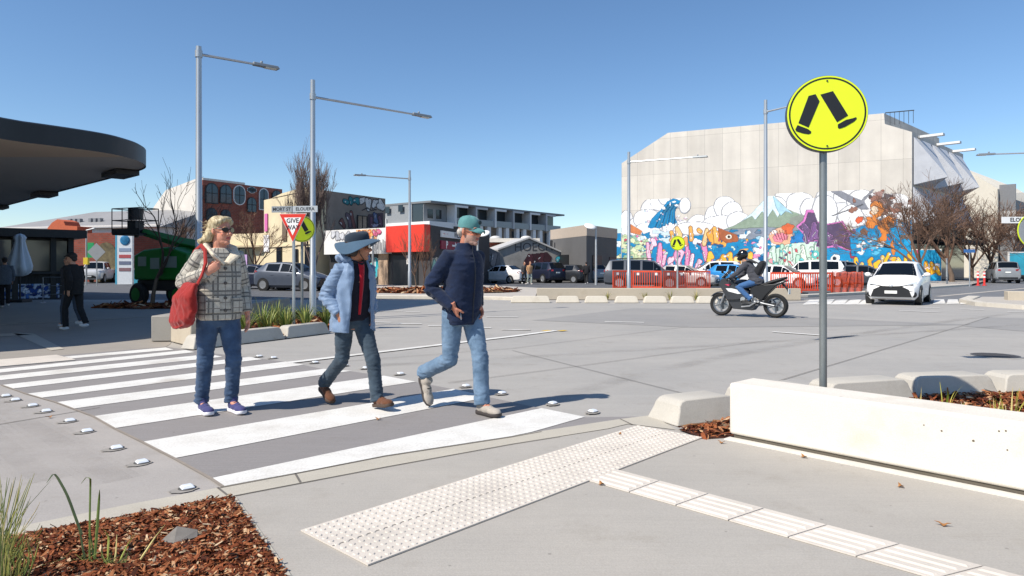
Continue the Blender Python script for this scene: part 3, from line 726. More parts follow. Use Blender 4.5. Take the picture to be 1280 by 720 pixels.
# hills and peak
pt.poly([(905, 287), (918, 282), (935, 272), (952, 255), (960, 246), (968, 246), (985, 262), (1005, 270), (1020, 280), (1025, 290)], '#8fa08c')
pt.poly([(925, 278), (940, 266), (953, 252), (960, 245), (968, 245), (978, 256), (990, 266), (976, 264), (972, 272), (966, 262), (958, 274), (953, 264), (944, 275), (940, 270)], '#d9eef2')
pt.poly([(966, 245), (978, 256), (992, 268), (982, 264), (976, 270), (970, 260)], '#a9cfdd')
pt.poly([(988, 272), (1002, 268), (1025, 280), (1028, 292), (985, 290)], '#8d9489')
pt.poly([(905, 287), (960, 284), (1025, 288), (1025, 300), (910, 300)], '#8b93a0')
rr = random.Random(11)
for k in range(60):
    pt.ell(rr.uniform(905, 1020), rr.uniform(288, 306), rr.uniform(1.5, 6), rr.uniform(1, 3), rr.choice(['#3f9cc4', '#e9f0f3', '#6c7f95', '#1a7fb0', '#9fc7d8']), .25, k)
# green growth at the left
for k in range(70): pt.ell(rr.uniform(777, 812), rr.uniform(296, 335), rr.uniform(2, 5.5), rr.uniform(1.6, 4), rr.choice(['#c5d6a8', '#d9dfb5', '#a9c79c', '#e6e2c6', '#8fb49a']), .25, k)
pt.poly([(788, 291), (788, 280), (803, 289), (800, 294)], '#cf7f4f'); 
for k in range(26): pt.ell(rr.uniform(800, 885), rr.uniform(286, 304), rr.uniform(2, 7), rr.uniform(1.5, 4), rr.choice(['#f4f2f2', '#e9eef2', '#1a7fb0', '#c9dbe6', '#f4f2f2']), .3, k + 9)
# pink, orange, mint, yellow letter shapes
pt.letters(806, 850, 300, 334, 6, ['#f0b8d0', '#f6d2e0', '#e79ac0'], '#d3669c', 21)
pt.letters(846, 884, 306, 338, 5, ['#f2c4d8', '#e58fb8', '#f7dde8'], '#b85a94', 22)
pt.letters(838, 868, 283, 308, 4, ['#f0ae5c', '#f4c98a', '#ef9c6a'], '#b98a62', 23)
pt.letters(868, 900, 284, 306, 4, ['#f2b25a', '#e7c48c', '#f5a94a'], '#c08050', 24)
pt.poly([(897, 284), (906, 288), (922, 294), (923, 302), (908, 304), (899, 299)], '#a9603c'); pt.ell(911, 296, 4, 3, '#f3ead8'); pt.ell(911, 296, 1.6, 1.6, '#3b2a22')
for k in range(34): pt.ell(rr.uniform(884, 960), rr.uniform(302, 326), rr.uniform(2, 7), rr.uniform(1.5, 4.5), rr.choice(['#1478b0', '#0f5f98', '#f4b054', '#f2e3d8', '#e79ac0', '#2a95c8', '#1478b0']), .35, k + 31)
pt.letters(882, 944, 316, 340, 7, ['#f4c24a', '#f6d889', '#f0b23c'], '#e58c4a', 25)
for k in range(14): pt.ell(rr.uniform(940, 962), rr.uniform(300, 335), rr.uniform(2, 6), rr.uniform(2, 5), rr.choice(['#f0b8d0', '#e9f0f3', '#e78fb5', '#5aa9d0']), .3, k + 77)
pt.ell(976, 296, 15, 11, '#e6b08e', .12, 3); pt.ell(975, 297, 9, 6, '#e98a9c', .2, 4); pt.ell(985, 286, 8, 6, '#d8693f', .25, 5); pt.ell(968, 290, 4, 2.5, '#f7eee6', .1, 6); pt.ell(1000, 299, 12, 7, '#2a7fc0', .2, 8); pt.ell(1012, 295, 9, 6, '#1f6aaa', .2, 8)
for k in range(5): pt.stroke([(966 + k * 4, 288), (972 + k * 3, 300)], .6, '#a64b52')
pt.poly([(958, 332), (962, 314), (985, 305), (1015, 302), (1030, 306), (1030, 334)], '#cfe6d2')
pt.letters(962, 1026, 306, 334, 8, ['#d5ead8', '#b7ddc4', '#e8efdc'], '#8fc0a8', 26)
for k in range(16): pt.ell(rr.uniform(960, 1028), rr.uniform(306, 334), rr.uniform(.8, 2.5), rr.uniform(1.5, 4), rr.choice(['#cc5560', '#4fbfb0', '#e9a0a8', '#67c7c9']), .3, k, rr.uniform(0, 1))
pt.ell(1019, 318, 5, 5, '#63c8c0', .1, 1); pt.ell(1019, 318, 2.5, 2.5, '#dff4ea', .1, 1)
# dark violet letters with pink edge
VP_ = [(998, 284), (1006, 278), (1010, 266), (1018, 266), (1022, 278), (1030, 282), (1042, 280), (1052, 278), (1058, 288), (1068, 296), (1074, 308), (1072, 316), (1060, 312), (1046, 306), (1034, 308), (1022, 300), (1010, 302), (1008, 294)]
def grow(pts, k):
    cx, cy = sum(p[0] for p in pts) / len(pts), sum(p[1] for p in pts) / len(pts); return [(cx + (x - cx) * k, cy + (y - cy) * (k + .06)) for x, y in pts]
pt.poly(grow(VP_, 1.09), '#d87fc0'); pt.poly(VP_, '#5a4a66')
pt.letters(1002, 1072, 282, 308, 7, ['#6b5578', '#7d5a8c', '#54455f'], '#c58fcb', 27, 1.2, .9)
pt.poly([(1030, 310), (1064, 314), (1064, 334), (1032, 334)], '#1592c6'); pt.ell(1044, 323, 6, 5, '#eef4f2', .1, 2); pt.ell(1043, 323, 2.4, 2.2, '#20303f'); pt.ell(1066, 318, 4, 6, '#a3324a', .2, 3)
# grey swoop and orange shapes
pt.poly([(1062, 296), (1076, 284), (1090, 292), (1112, 286), (1145, 282), (1145, 320), (1064, 320)], '#1590c4')
pt.poly([(1036, 238), (1050, 238), (1066, 246), (1080, 252), (1086, 262), (1076, 262), (1066, 256), (1052, 248)], '#85878f'); pt.stroke([(1078, 252), (1092, 236)], 2.5, '#8f9096'); pt.stroke([(1040, 270), (1062, 262), (1078, 256)], 1.2, '#6c6d72')
for k in range(40): pt.ell(1108 + rr.gauss(0, 14), 254 + rr.gauss(0, 8), rr.uniform(2, 7), rr.uniform(1.5, 4), rr.choice(['#7b6a66', '#94695a', '#a08078', '#5f5658']), .35, k + 5)
for i, (x, y, rx, ry) in enumerate(((1096, 262, 10, 9), (1090, 278, 9, 7), (1106, 282, 9, 8), (1112, 276, 8, 6), (1108, 294, 6, 8), (1102, 301, 5, 5), (1116, 302, 4, 8), (1117, 312, 3, 7))): pt.ell(x, y, rx, ry, '#d9833c', .25, i)
for i, (x, y, rx, ry) in enumerate(((1093, 263, 5, 5), (1100, 279, 3, 3), (1074, 275, 5, 4), (1080, 290, 5, 4))): pt.ell(x, y, rx, ry, ['#f2d9bc', '#8a4e28', '#d8603e', '#7a5a4a'][i], .2, i)
for k in range(24): pt.ell(rr.uniform(1072, 1104), rr.uniform(298, 318), rr.uniform(1.5, 5), rr.uniform(1.2, 3.5), rr.choice(['#f4f6f6', '#dfeaf2', '#58b4d8', '#f4f6f6']), .35, k + 3)
for k in range(18): pt.ell(rr.uniform(1112, 1142), rr.uniform(276, 316), rr.uniform(2, 6), rr.uniform(2, 6), rr.choice(['#0f86b8', '#1c9bd0', '#77685f', '#0d78a8']), .35, k + 3)
pt.letters(1068, 1108, 322, 350, 5, ['#f5c433', '#f7d468', '#f0b42c'], '#9a7ca8', 28)
pt.letters(1104, 1142, 314, 342, 5, ['#f6c42e', '#f2b52a', '#f8d667'], '#8a6ca0', 29)
pt.letters(780, 812, 326, 352, 5, ['#cfe0b4', '#e6e8cc', '#b0cfa0'], '#86a884', 61); pt.letters(806, 850, 330, 352, 6, ['#f4cfe0', '#eaa6c8'], '#c06a9a', 62); pt.letters(846, 890, 334, 354, 6, ['#f6dfe8', '#e48fb8', '#c9a8d8'], '#a85a98', 63)
pt.letters(886, 960, 334, 354, 8, ['#f6d889', '#f4c24a', '#f0a070'], '#b8785a', 64); pt.letters(960, 1030, 330, 354, 8, ['#d5ead8', '#8fd0c0', '#f0d8dc'], '#6fb0a0', 65); pt.letters(1030, 1072, 330, 354, 4, ['#f4f4f2', '#a8d8ea'], '#3f78a0', 66)
pt.letters(1066, 1142, 338, 356, 7, ['#f7d468', '#f5c433', '#f7ece0'], '#9a7ca8', 67)
# a splash of finer detail over the whole band
for k in range(110):
    x = rr.uniform(778, 1138); y = rr.uniform(292, 345); s_ = rr.uniform(.4, 1.5)
    pt.ell(x, y, s_ * rr.uniform(1, 2), s_, rr.choice(['#f3eef0', '#e27fae', '#f2b54c', '#0e6ea4', '#5b4a6a', '#c9e2d4', '#d2506a', '#ffffff', '#2f95c4']), .35, k, rr.uniform(0, 3))
pt.build('mural', t, -0.02, M_MURAL)
# lower wing at the right, with the mural running on
fu, fz = f.uz(1177, 311)
mb = MB(); mb.box(Wb + .01, fu, 0.02, 6.5, 0, fz); mb.build('wing', M_WALL, t)
p2 = Paint(f, Wb + .02, fu - .02, 0.0, fz - .05, 0.05); p2.poly([(1136, 365), (1136, 300), (1185, 300), (1185, 365)], '#1496c4')
p2.ell(1165, 336, 10, 7, '#f3f1ee', .2, 2); p2.letters(1156, 1176, 328, 344, 3, '#f5b22c', '#c98328', 4); p2.stroke([(1140, 345), (1162, 333)], 2, '#f4d8c8')
p2.ell(1147, 318, 3, 6, '#c2407a', .3, 3); p2.build('mural', t, -0.01, M_MURAL)
# blue end piece at the left foot
ul, zl = f.uz(763, 291)
mb = MB(); mb.box(ul, -.01, 0.03, 3.0, 0, zl); mb.build('wing', M_WALL, t)
p3 = Paint(f, ul + .01, -.03, 0.0, zl - .02, 0.05); p3.poly([(760, 352), (760, 288), (780, 288), (780, 352)], '#1a83b6')
for k in range(14): p3.ell(rr.uniform(764, 777), rr.uniform(318, 345), 3, 2.2, rr.choice(['#cfdcae', '#e2e4c0', '#a8c69a']), .3, k)
p3.ell(774, 305, 4, 3.5, '#dfeaf0', .3, 1); p3.build('mural', t, 0.01, M_MURAL)
# folded sun screens on the street side
M_SCR = mat('screen_metal', '#c2c3c6', 0.5, .0, .08, 1.5)
zt = f.uz(1140, 165)[1]
for row, (za, zb, out) in enumerate(((zt - .4, zt - 4.6, 2.3), (zt - 4.8, zt - 8.0, 1.6))):
    for k in range(3 if row == 0 else 4):
        y0 = (.3 + k * 5.5) if row == 0 else (.1 + k * 4.2); y1 = y0 + (4.9 if row == 0 else 3.9); ym = y0 + (y1 - y0) * .35; x0 = .05
        mb = MB(); mb.M = SIDE; ap = (x0 + out, ym - .3, zb + (0.6 if row == 0 else .4))
        mb.add([(x0, y0, za), (x0, y1, za), (x0, y1, zb), (x0, y0, zb), ap], [(0, 1, 4), (1, 2, 4), (2, 3, 4), (3, 0, 4), (0, 3, 2, 1)])
        mb.build('sun_screen', M_SCR, t)
        if row == 0:
            mb = MB(); mb.M = SIDE; mb.box(x0, x0 + 1.9, y0 + 1.4, y0 + 2.0, za + .1, za + .3); mb.build('shade_fin', cm('#d9d8d4'), t)
mb = MB(); mb.M = SIDE; mb.box(.03, .12, .2, 16.8, 0.0, zt - 8.1); mb.build('shopfront', M_GLASS, t)
mb = MB(); mb.M = SIDE; mb.box(.03, 2.2, 6.6, 16.8, 3.6, 3.9); mb.build('awning', M_DARK, t)
# ------------------------------------------------------------ cream building further right with balconies
f = Fac(1196, 88, 1247, 80)
t = thing('apartment_building', 'cream apartment building with a stepped side of grey balconies beyond the mural building', 'building', f.p0, f.rz)
prof = [(0, 0), f.uz(1196, 207), f.uz(1205, 210), f.uz(1247, 236), (f.len, 0)]
mb = MB(); SL = Vector((SD.x * f.d.x + SD.y * f.d.y, -SD.x * f.d.y + SD.y * f.d.x, 0)); SIDE = frame((f.len, 0, 0), (SL.y, -SL.x, 0), SL)
mb.prism([(u, 0, z) for u, z in prof], SL * 30.0); mb.build('wall', mat('cream_render', '#e4dac6', .85, var=.06, scale=.4), t)
for k in range(3):
    za = 10.8 - k * 3.0
    for j in range(3):
        y0 = 1.0 + j * 7.5
        mb = MB(); mb.M = SIDE; mb.box(0 + .02, 0 + 1.5, y0, y0 + 6.6, za - 2.9 - .2 * j, za - 2.65 - .2 * j); mb.box(0 + 1.4, 0 + 1.5, y0, y0 + 6.6, za - 2.65 - .2 * j, za - 1.6 - .2 * j)
        mb.box(0 + .02, 0 + 1.6, y0 - .25, y0 - .01, za - 2.9 - .2 * j, za + .2 - .4 * j); mb.build('balcony', cm('#a9a8a4' if (j + k) % 2 else '#77787a'), t)
        mb = MB(); mb.M = SIDE; mb.box(0 + .02, 0 + .08, y0 + .3, y0 + 6.2, za - 2.6 - .2 * j, za - .5 - .2 * j); mb.build('window', M_GLASS, t)
mb = MB(); mb.M = SIDE; mb.box(0 + .02, 0 + 1.9, 2, 26, 2.9, 3.2); mb.build('awning', M_DARK, t)
mb = MB(); mb.M = SIDE; mb.box(0 + .02, 0 + .1, .5, 28, 0, 2.8); mb.build('shopfront', M_GLASS, t)
# ------------------------------------------------------------ apartments, middle distance
fa = Fac(502, 97, 535, 90); fb = Fac(535, 90, 697, 113)
t = thing('apartment_block', 'grey and white apartment block with dark glazed balconies behind the red shop', 'building', fb.p0, fb.rz)
zt = fb.uz(535, 251)[1]
M_GR = cm('#77797a'); M_WR = cm('#e4e2de'); M_BRN = mat('brown_screen', '#7d6f60', .8, var=.3, scale=3)
mb = MB(); mb.box(0, fb.len, 0, 9, 0, zt - 2.9); mb.build('lower_wall', M_BRN, t)
mb = MB(); mb.box(0.0, fb.len, .9, 9.2, zt - 2.9, zt - .25); mb.build('upper_wall', glass('dark_glazing', '#2d363c', .1), t)
mb = MB(); mb.box(-.15, fb.len + 1.0, -.7, 9.4, zt - .25, zt); mb.build('roof', M_GR, t)
# left end volumes, grey over white
mb = MB(); mb.box(.0, 4.3, .82, 1.0, zt - 2.95, zt - .3); mb.build('end_panel', cm('#8a8d8e'), t)
for u in (.7, 2.3): mb = MB(); mb.box(u, u + 1.0, .78, .81, zt - 2.2, zt - 1.0); mb.build('window', M_GLASS, t)
mb = MB(); mb.box(-.1, 4.2, 3.0, 9.3, zt - 3.2, zt + .02); mb.build('end_wall', cm('#8f9293'), t)
mb = MB(); mb.box(-.3, 6.5, -.6, 8, 0, zt - 2.7)
mb.box(-.35, 4.0, 8.0, 16.5, 0, zt - 2.0); mb.build('white_volume', M_WR, t)
for k in range(6):
    u = 4.4 + k * (fb.len - 4.4) / 6; w_ = (fb.len - 4.4) / 6
    mb = MB(); mb.box(u, u + .3, -.75, .9, zt - 3.0, zt - .26); mb.box(u + .3, u + w_ * .62, -.75, -.45, zt - .55, zt - .27); mb.build('balcony_frame', M_WR if k % 2 == 0 else cm('#b9b9b8'), t)
    mb = MB(); mb.box(u + w_ * .25, u + w_ * .25 + .75, -.5, .02, zt - 6.2, zt - 2.6); mb.box(u + w_ * .66, u + w_ * .66 + .75, -.5, .02, zt - 6.4, zt - 2.7); mb.build('white_fin', M_WR, t)
    mb = MB(); mb.box(u + .5, u + w_ - .2, -.03, .01, zt - 5.9, zt - 3.3); mb.build('window', M_GLASS if k % 2 else M_BRN, t)
    mb = MB(); mb.box(u + .3, u + w_, -.6, -.55, zt - 2.9, zt - 2.0); mb.build('balustrade', cm('#8d9496', .3), t)
for (px, py) in ((524, 261), (541, 272), (512, 276), (526, 275)):
    u, z = fb.uz(px, py)
mb = MB(); mb.box(4.2, 6.0, -.63, -.6, zt - 5.9, zt - 3.2); mb.build('window', M_GLASS, t)
mb = MB(); mb.box(.8, 1.6, -.63, -.6, zt - 4.4, zt - 3.4); mb.build('window', M_GLASS, t)
for (y_, z0_) in ((10.0, 4.4), (13.5, 4.4), (4.5, 1.2), (7.2, 1.3)):
    mb = MB(); mb.box(-.40, -.33, y_, y_ + .9, zt - z0_, zt - z0_ + .9); mb.build('window', M_GLASS, t)
# ------------------------------------------------------------ white building with arched brick front, far left
f = Fac(253, 75, 352, 84); fl = Fac(192, 81, 253, 75)
t = thing('arched_brick_building', 'building with white gable side and red brick front of round arched windows', 'building', f.p0, f.rz)
dl = -f.p0 + Vector(((192 - 640) / FP * 81, 81, 0)); ca, sa = math.cos(-f.rz), math.sin(-f.rz)
ul, vl = dl.x * ca - dl.y * sa, dl.x * sa + dl.y * ca
zt = f.uz(253, 221)[1]
e = Vector((ul, vl, 0)); 
mb = MB(); mb.prism([(0, 0, 0), (f.len, 0, 0), (f.len + ul, vl, 0), (ul, vl, 0)], (0, 0, zt - 3.2)); mb.build('lower_wall', M_BRICK, t)
mb = MB(); mb.box(.02, f.len - .01, -.03, 2.5, 0, zt - .9); mb.build('wall', M_BRICK, t)
zz = lambda py, k: HC - (py - HY) / FP * k
mb = MB()
nn = outn(e, f) * .12
side = [(0, 0), (0, zt), (.72, zt - .3 * 0 - 1.0), (1.0, zt - 3.0), (1.0, 0)]
q = [e * a + Vector((0, 0, z)) for a, z in side]
mb.prism(q, nn); mb.build('gable_wall', mat('white_render', '#cfc9bf', .85, var=.08, scale=.5), t)
mb = MB(); mb.box(-.02, f.len, -.12, .3, zt - .9, zt - .35); mb.build('parapet', cm('#8c4a3a'), t)
mb = MB(); mb.box(-.02, f.len * .5, -.14, .32, zt - .34, zt - .1); mb.build('coping', cm('#d8d2c8'), t)
for i, (a, b, y0, y1, k) in enumerate(((257, 271, 229, 254, 0), (275, 288, 231, 254, 0), (292, 305, 232, 256, 1), (309, 319, 233, 242, 1), (309, 319, 247, 265, 0), (324, 334, 236, 262, 2), (258, 270, 260, 275, 0), (276, 287, 262, 276, 0), (340, 350, 238, 255, 0))):
    u0, z1 = f.uz(a, y0); u1, z0 = f.uz(b, y1); ap = arch_pts(u0, u1, z0, z1, k == 1)
    fm = M_WR if k else M_DARK
    o_ = MB(); oc = (u0 + u1) / 2; zc = (z0 + z1) / 2
    o_.prism([(oc + (u - oc) * 1.16, -.04, zc + (z - zc) * 1.1) for u, z in ap], (0, -.10, 0)); wo = o_.build('window', fm, t)
    o_ = MB(); o_.prism([(u, -.13, z) for u, z in ap], (0, -.03, 0)); o_.build('pane', M_GLASSB, wo)
    o_ = MB(); o_.box(oc - .04, oc + .04, -.18, -.15, z0, z1); o_.box(u0, u1, -.18, -.15, zc - .04, zc + .04); o_.build('glazing_bar', M_DARK, wo)
# blue awning strip by the gable foot
# ------------------------------------------------------------ cream corner building with graffiti
fl = Fac(330, 58, 393, 50); fr = Fac(393, 50, 481, 57)
t = thing('cream_corner_building', 'two storey cream corner building with graffiti on its right side behind the bare street tree', 'building', fr.p0, fr.rz)
dl = fl.p0 - fr.p0; ca, sa = math.cos(-fr.rz), math.sin(-fr.rz); E = Vector((dl.x * ca - dl.y * sa, dl.x * sa + dl.y * ca, 0))
zt = 7.0
M_CRM = mat('cream_wall', '#d9c9a6', .85, var=.1, scale=.6, bump=.1)
mb = MB(); mb.prism([(0, 0, 0), (fr.len, 0, 0), (fr.len + E.x, E.y, 0), (E.x, E.y, 0)], (0, 0, zt)); mb.build('wall', M_CRM, t)
# curved parapet on the left face
dn = outn(E, fr)
mb = MB(); pr = [(0.0, zt + .02), (0.0, zt + .25), (.35, zt + .28), (.6, zt + .22), (.8, zt + .02)]
mb.prism([E * a + Vector((0, 0, z)) + dn * .06 for a, z in pr], -dn * .4); mb.build('parapet', M_CRM, t)
M_TAUPE = mat('taupe_wall', '#8d8176', .85, var=.15, scale=.8)
mb = MB(); mb.box(1.2, fr.len + .01, -.05, .0, 3.4, zt + .02); mb.build('upper_cladding', M_TAUPE, t)
pg = Paint(fr, 1.25, fr.len - .05, 3.5, zt - .02, 0.05)
pg.letters(449, 479, 249.5, 260.5, 4, '#dad7d2', '#2e2a30', 31); pg.letters(428, 448, 246, 254, 3, '#2f7f86', '#26525a', 33); pg.stroke([(452, 263), (458, 260), (463, 263), (470, 262)], 1.0, '#3a3436')
pg.poly([(459, 284), (459, 268), (478, 266), (478, 285)], '#4a3c46'); pg.letters(461, 477, 268, 283, 3, ['#6d4a5c', '#55668a'], '#2d2630', 34); pg.ell(468, 282, 4, 2, '#a9a2bb', .3, 2)
pg.letters(424, 444, 262, 286, 3, ['#7b4f4a', '#6a5a62'], '#3b3236', 37); pg.build('graffiti', t, -0.07, M_MURAL)
for (a, b, y0, y1) in ((446, 457, 270, 286),):
    u0, z1 = fr.uz(a, y0); u1, z0 = fr.uz(b, y1); window(t, u0, u1, z0, z1, y=-.12, mull=1)
# openings on the left face
def left_open(a0, a1, z0, z1, name, m_, off=.05):
    mb = MB(); q = [E * a0 + dn * off, E * a1 + dn * off]
    mb.prism([q[0] + Vector((0, 0, z0)), q[1] + Vector((0, 0, z0)), q[1] + Vector((0, 0, z1)), q[0] + Vector((0, 0, z1))], dn * .06); return mb.build(name, m_, t)
left_open(.60, .70, .2, 2.9, 'door', M_GLASS); left_open(.28, .36, .6, 2.7, 'window', M_GLASS); left_open(.5, .58, 3.4, 5.2, 'window', cm('#6f5d4c')); left_open(.05, .15, .3, 2.8, 'door', M_GLASS)
left_open(.86, .98, 2.6, 4.0, 'signboard', cm('#e8e6e8')); left_open(.9, .96, 4.3, 5.8, 'poster', cm('#d36aa6'))
left_open(.0, .3, 3.0, 3.12, 'string_course', M_CRM); left_open(.3, .99, 2.95, 3.07, 'string_course', M_CRM)
# low cream shop wing left of it
f2 = Fac(283, 60, 331, 58)
t = thing('corner_shop', 'low cream shop with dark window and poster left of the cream corner building', 'building', f2.p0, f2.rz)
mb = MB(); mb.box(0, f2.len - .02, 0, 6, 0, 4.2); mb.build('wall', M_CRM, t)
window(t, 1.6, 3.2, .6, 2.9, mull=1); mb = MB(); mb.box(2.0, 2.6, -.1, -.06, .8, 2.4); mb.build('poster', cm('#b99bc8'), t); mb = MB(); mb.box(0, f2.len - .02, -.6, 0, 3.0, 3.15); mb.build('awning', cm('#b8a888'), t)
# ------------------------------------------------------------ shop row, white sign then red box
f = Fac(412, 50, 490, 46.2)
t = thing('graffiti_shop', 'low shop with white graffiti covered sign board and teal lettering on dark shutters', 'building', f.p0, f.rz)
zt = f.uz(490, 285)[1]; zs = f.uz(490, 317)[1]
mb = MB(); mb.box(0, f.len, 0, 8, 0, zt - .05); mb.build('wall', M_DARK, t)
mb = MB(); mb.box(0, f.len, -.5, -.01, zs, zt); mb.build('sign_board', M_WR, t)
pg = Paint(f, .05, f.len - .05, zs + .03, zt - .03, 0.03); 
pg.poly([(452, 288), (478, 286), (478, 300), (470, 303), (455, 300)], '#e8b98a'); pg.letters(455, 476, 289, 300, 4, ['#ea8a48', '#f0a860'], '#c2683a', 41); pg.letters(474, 484, 288, 294, 2, '#d66a8a', '#a84868', 42)
pg.letters(420, 450, 290, 300, 5, ['#cfd0d4', '#b4b6bc'], '#94959c', 43); 
for k in range(8): pg.stroke([(473 + k * 2.2, 316), (474 + k * 2, 300 + (k % 3) * 2)], 1.1, '#a2a2a2')
pg.build('graffiti', t, -0.53, M_MURAL)
pg = Paint(f, .05, f.len - .05, .1, zs - .1, 0.04); pg.letters(456, 482, 322, 345, 4, ['#38b7bd', '#4cc4c6', '#2aa3ae'], '#dff0f0', 44); pg.letters(425, 452, 322, 345, 3, ['#2b6f78', '#5a8a90'], '#9fb8bb', 45); pg.build('graffiti', t, -0.03, M_MURAL)
mb = MB(); mb.box(f.len - 1.2, f.len - .3, -.12, 0, 0, zs); mb.build('pier', mat('stained_pier', '#a58d76', .9, var=.4, scale=3), t)
f = Fac(490, 46.2, 538, 43.6); g_ = Fac(538, 43.6, 612, 56)
t = thing('red_shop', 'low shop with big plain red fascia and dark grey side wall carrying a parking sign', 'building', g_.p0, g_.rz)
dl = f.p0 - g_.p0; ca, sa = math.cos(-g_.rz), math.sin(-g_.rz); E = Vector((dl.x * ca - dl.y * sa, dl.x * sa + dl.y * ca, 0))
zt = g_.uz(538, 280.5)[1]; zs = g_.uz(538, 314.5)[1]
mb = MB(); mb.prism([(0, 0, 0), (g_.len, 0, 0), (g_.len + E.x, E.y, 0), (E.x, E.y, 0)], (0, 0, zt - .04)); mb.build('wall', mat('dark_side', '#3c3a3c', .8, var=.1, scale=2), t)
dn = outn(E, g_)
mb = MB(); mb.prism([dn * .02 + Vector((0, 0, zs)), E + dn * .02 + Vector((0, 0, zs)), E + dn * .02 + Vector((0, 0, zt)), dn * .02 + Vector((0, 0, zt))], dn * .5); mb.build('fascia', cm('#d93a26', .5), t)
mb = MB(); mb.prism([dn * .02 + E * .3 + Vector((0, 0, 0.1)), E * .95 + dn * .02 + Vector((0, 0, .1)), E * .95 + dn * .02 + Vector((0, 0, zs - .2)), dn * .02 + E * .3 + Vector((0, 0, zs - .2))], dn * .05); mb.build('shopfront', M_BLK, t)
mb = MB(); mb.prism([dn * .1 + E * .45 + Vector((0, 0, 1.5)), E * .57 + dn * .1 + Vector((0, 0, 1.5)), E * .57 + dn * .1 + Vector((0, 0, 2.1)), dn * .1 + E * .45 + Vector((0, 0, 2.1))], dn * .03); mb.build('notice', cm('#cfccc6'), t)
pg = Paint(g_, .1, 5.5, .1, zs - .15, .05); pg.poly([(534, 352), (534, 322), (556, 322), (556, 352)], '#b9b3a4'); pg.letters(537, 555, 326, 346, 3, ['#88b4a8', '#9a9c98', '#d8a890'], '#6d7a78', 46); pg.build('graffiti', t, -0.03, M_MURAL)
u0, z1 = g_.uz(550, 288); u1, z0 = g_.uz(583, 300); o = wall_sign(t, 'parking_sign', u0, u1, z0, z1, -.02, cm('#e8e6e4'))
u2, _ = g_.uz(556.5, 290)
mb = MB(); mb.box(u0 + .35, u2 + .25, -.125, -.1, z0 + .25, z1 - .2); mb.build('logo', cm('#c8202c'), o)
mb = MB(); mb.text('W', .42, frame(((u0 + .6 + u2) / 2, -.13, (z0 + z1) / 2 + .02), (1, 0, 0), (0, 0, 1), (0, -1, 0)), bold=.01); mb.build('lettering', cm('#f4f2f0'), o)
mb = MB(); mb.text('WILSON', .5, frame(((u2 + u1) / 2 + .25, -.11, (z0 + z1) / 2), (1, 0, 0), (0, 0, 1), (0, -1, 0)), bold=.012); mb.build('lettering', cm('#3a3a44'), o)
u0, z1 = g_.uz(550, 300.5); u1, z0 = g_.uz(583, 313.5); o = wall_sign(t, 'parking_sign', u0, u1, z0, z1, -.02, cm('#8c1238'))
mb = MB(); mb.text('P', .7, frame((u0 + 1.0, -.12, (z0 + z1) / 2), (1, 0, 0), (0, 0, 1), (0, -1, 0)), bold=.02); mb.build('lettering', cm('#f4f2f0'), o)
mb = MB(); zc = (z0 + z1) / 2; mb.box(u0 + 2.0, u0 + 2.7, -.13, -.11, zc - .06, zc + .06); mb.prism([(u0 + 2.6, -.11, zc + .25), (u0 + 2.6, -.11, zc - .25), (u0 + 3.0, -.11, zc)], (0, -.02, 0)); mb.build('arrow', cm('#f4f2f0'), o)
# ------------------------------------------------------------ graffiti sheds and grey shop in the car park
M_SHED = mat('shed_wall', '#918f8b', .85, var=.25, scale=.8)
f = Fac(622, 60, 724, 62)
t = thing('graffiti_shed', 'low grey shed with sloping gable and black spray painted lettering behind the parked cars', 'shed', f.p0, f.rz)
prof = [(0, 0), f.uz(622, 313), f.uz(661, 298.5), f.uz(724, 326), (f.len, 0)]
mb = MB(); mb.prism([(u, 0, z) for u, z in prof], (0, 9, 0)); mb.build('wall', M_SHED, t)
mb = MB()
for a, b in ((1, 2), (2, 3)):
    (u0, z0), (u1, z1) = prof[a], prof[b]; mb.prism([(u0, -.2, z0 + .02), (u1, -.2, z1 + .02), (u1, -.2, z1 + .16), (u0, -.2, z0 + .16)], (0, 9.4, 0))
mb.build('roof', cm('#b8b6b2'), t)
u0, z0 = f.uz(668, 308); mb = MB(); mb.text('HOECHI', 1.05, frame((f.uz(669, 310)[0], -.02, f.uz(669, 309)[1]), (1, 0, .02), (0, 0, 1), (0, -1, 0)), bold=.0); mb.build('lettering', cm('#454446'), t)
pg = Paint(f, .05, f.len - .05, .05, 3.2, .05); pg.poly([(655, 326), (660, 318), (684, 315), (690, 322), (684, 336), (655, 336)], '#3a2028'); pg.letters(658, 686, 318, 334, 4, ['#4a2630', '#2f1c24'], '#6a3844', 51)
pg.letters(690, 706, 322, 334, 3, ['#2a8fa8', '#3fb0c0'], '#1d5f74', 52); pg.letters(706, 722, 326, 338, 3, ['#c98080', '#7a6a70'], '#5b4a50', 53); pg.build('graffiti', t, -.03, M_MURAL)
f = Fac(575, 57, 626, 60)
t = thing('storage_shed', 'grey shed with sloping roof and graffiti partly behind the man in the cap', 'shed', f.p0, f.rz)
prof = [(0, 0), f.uz(575, 306), f.uz(592, 300), f.uz(625, 316), (f.len, 0)]
mb = MB(); mb.prism([(u, 0, z) for u, z in prof], (0, 7, 0)); mb.build('wall', mat('shed_dark', '#6f6e70', .85, var=.25, scale=.8), t)
pg = Paint(f, .05, f.len - .05, .05, 2.5, .05); pg.letters(592, 622, 316, 334, 4, ['#8a8788', '#a46a48', '#77808a'], '#4d4a4c', 54); pg.build('graffiti', t, -.03, M_MURAL)
f = Fac(596, 66, 672, 66)
t = thing('flat_roof_store', 'flat roofed brick store with pale fascia behind the graffiti sheds', 'building', f.p0, f.rz)
zt = f.uz(620, 298)[1]; mb = MB(); mb.box(0, f.len, .3, 8, 0, zt - .4); mb.build('wall', M_BRICK, t); mb = MB(); mb.box(-.3, f.len + .2, -.4, 8.3, zt - .38, zt); mb.build('fascia', cm('#d3cdc2'), t)
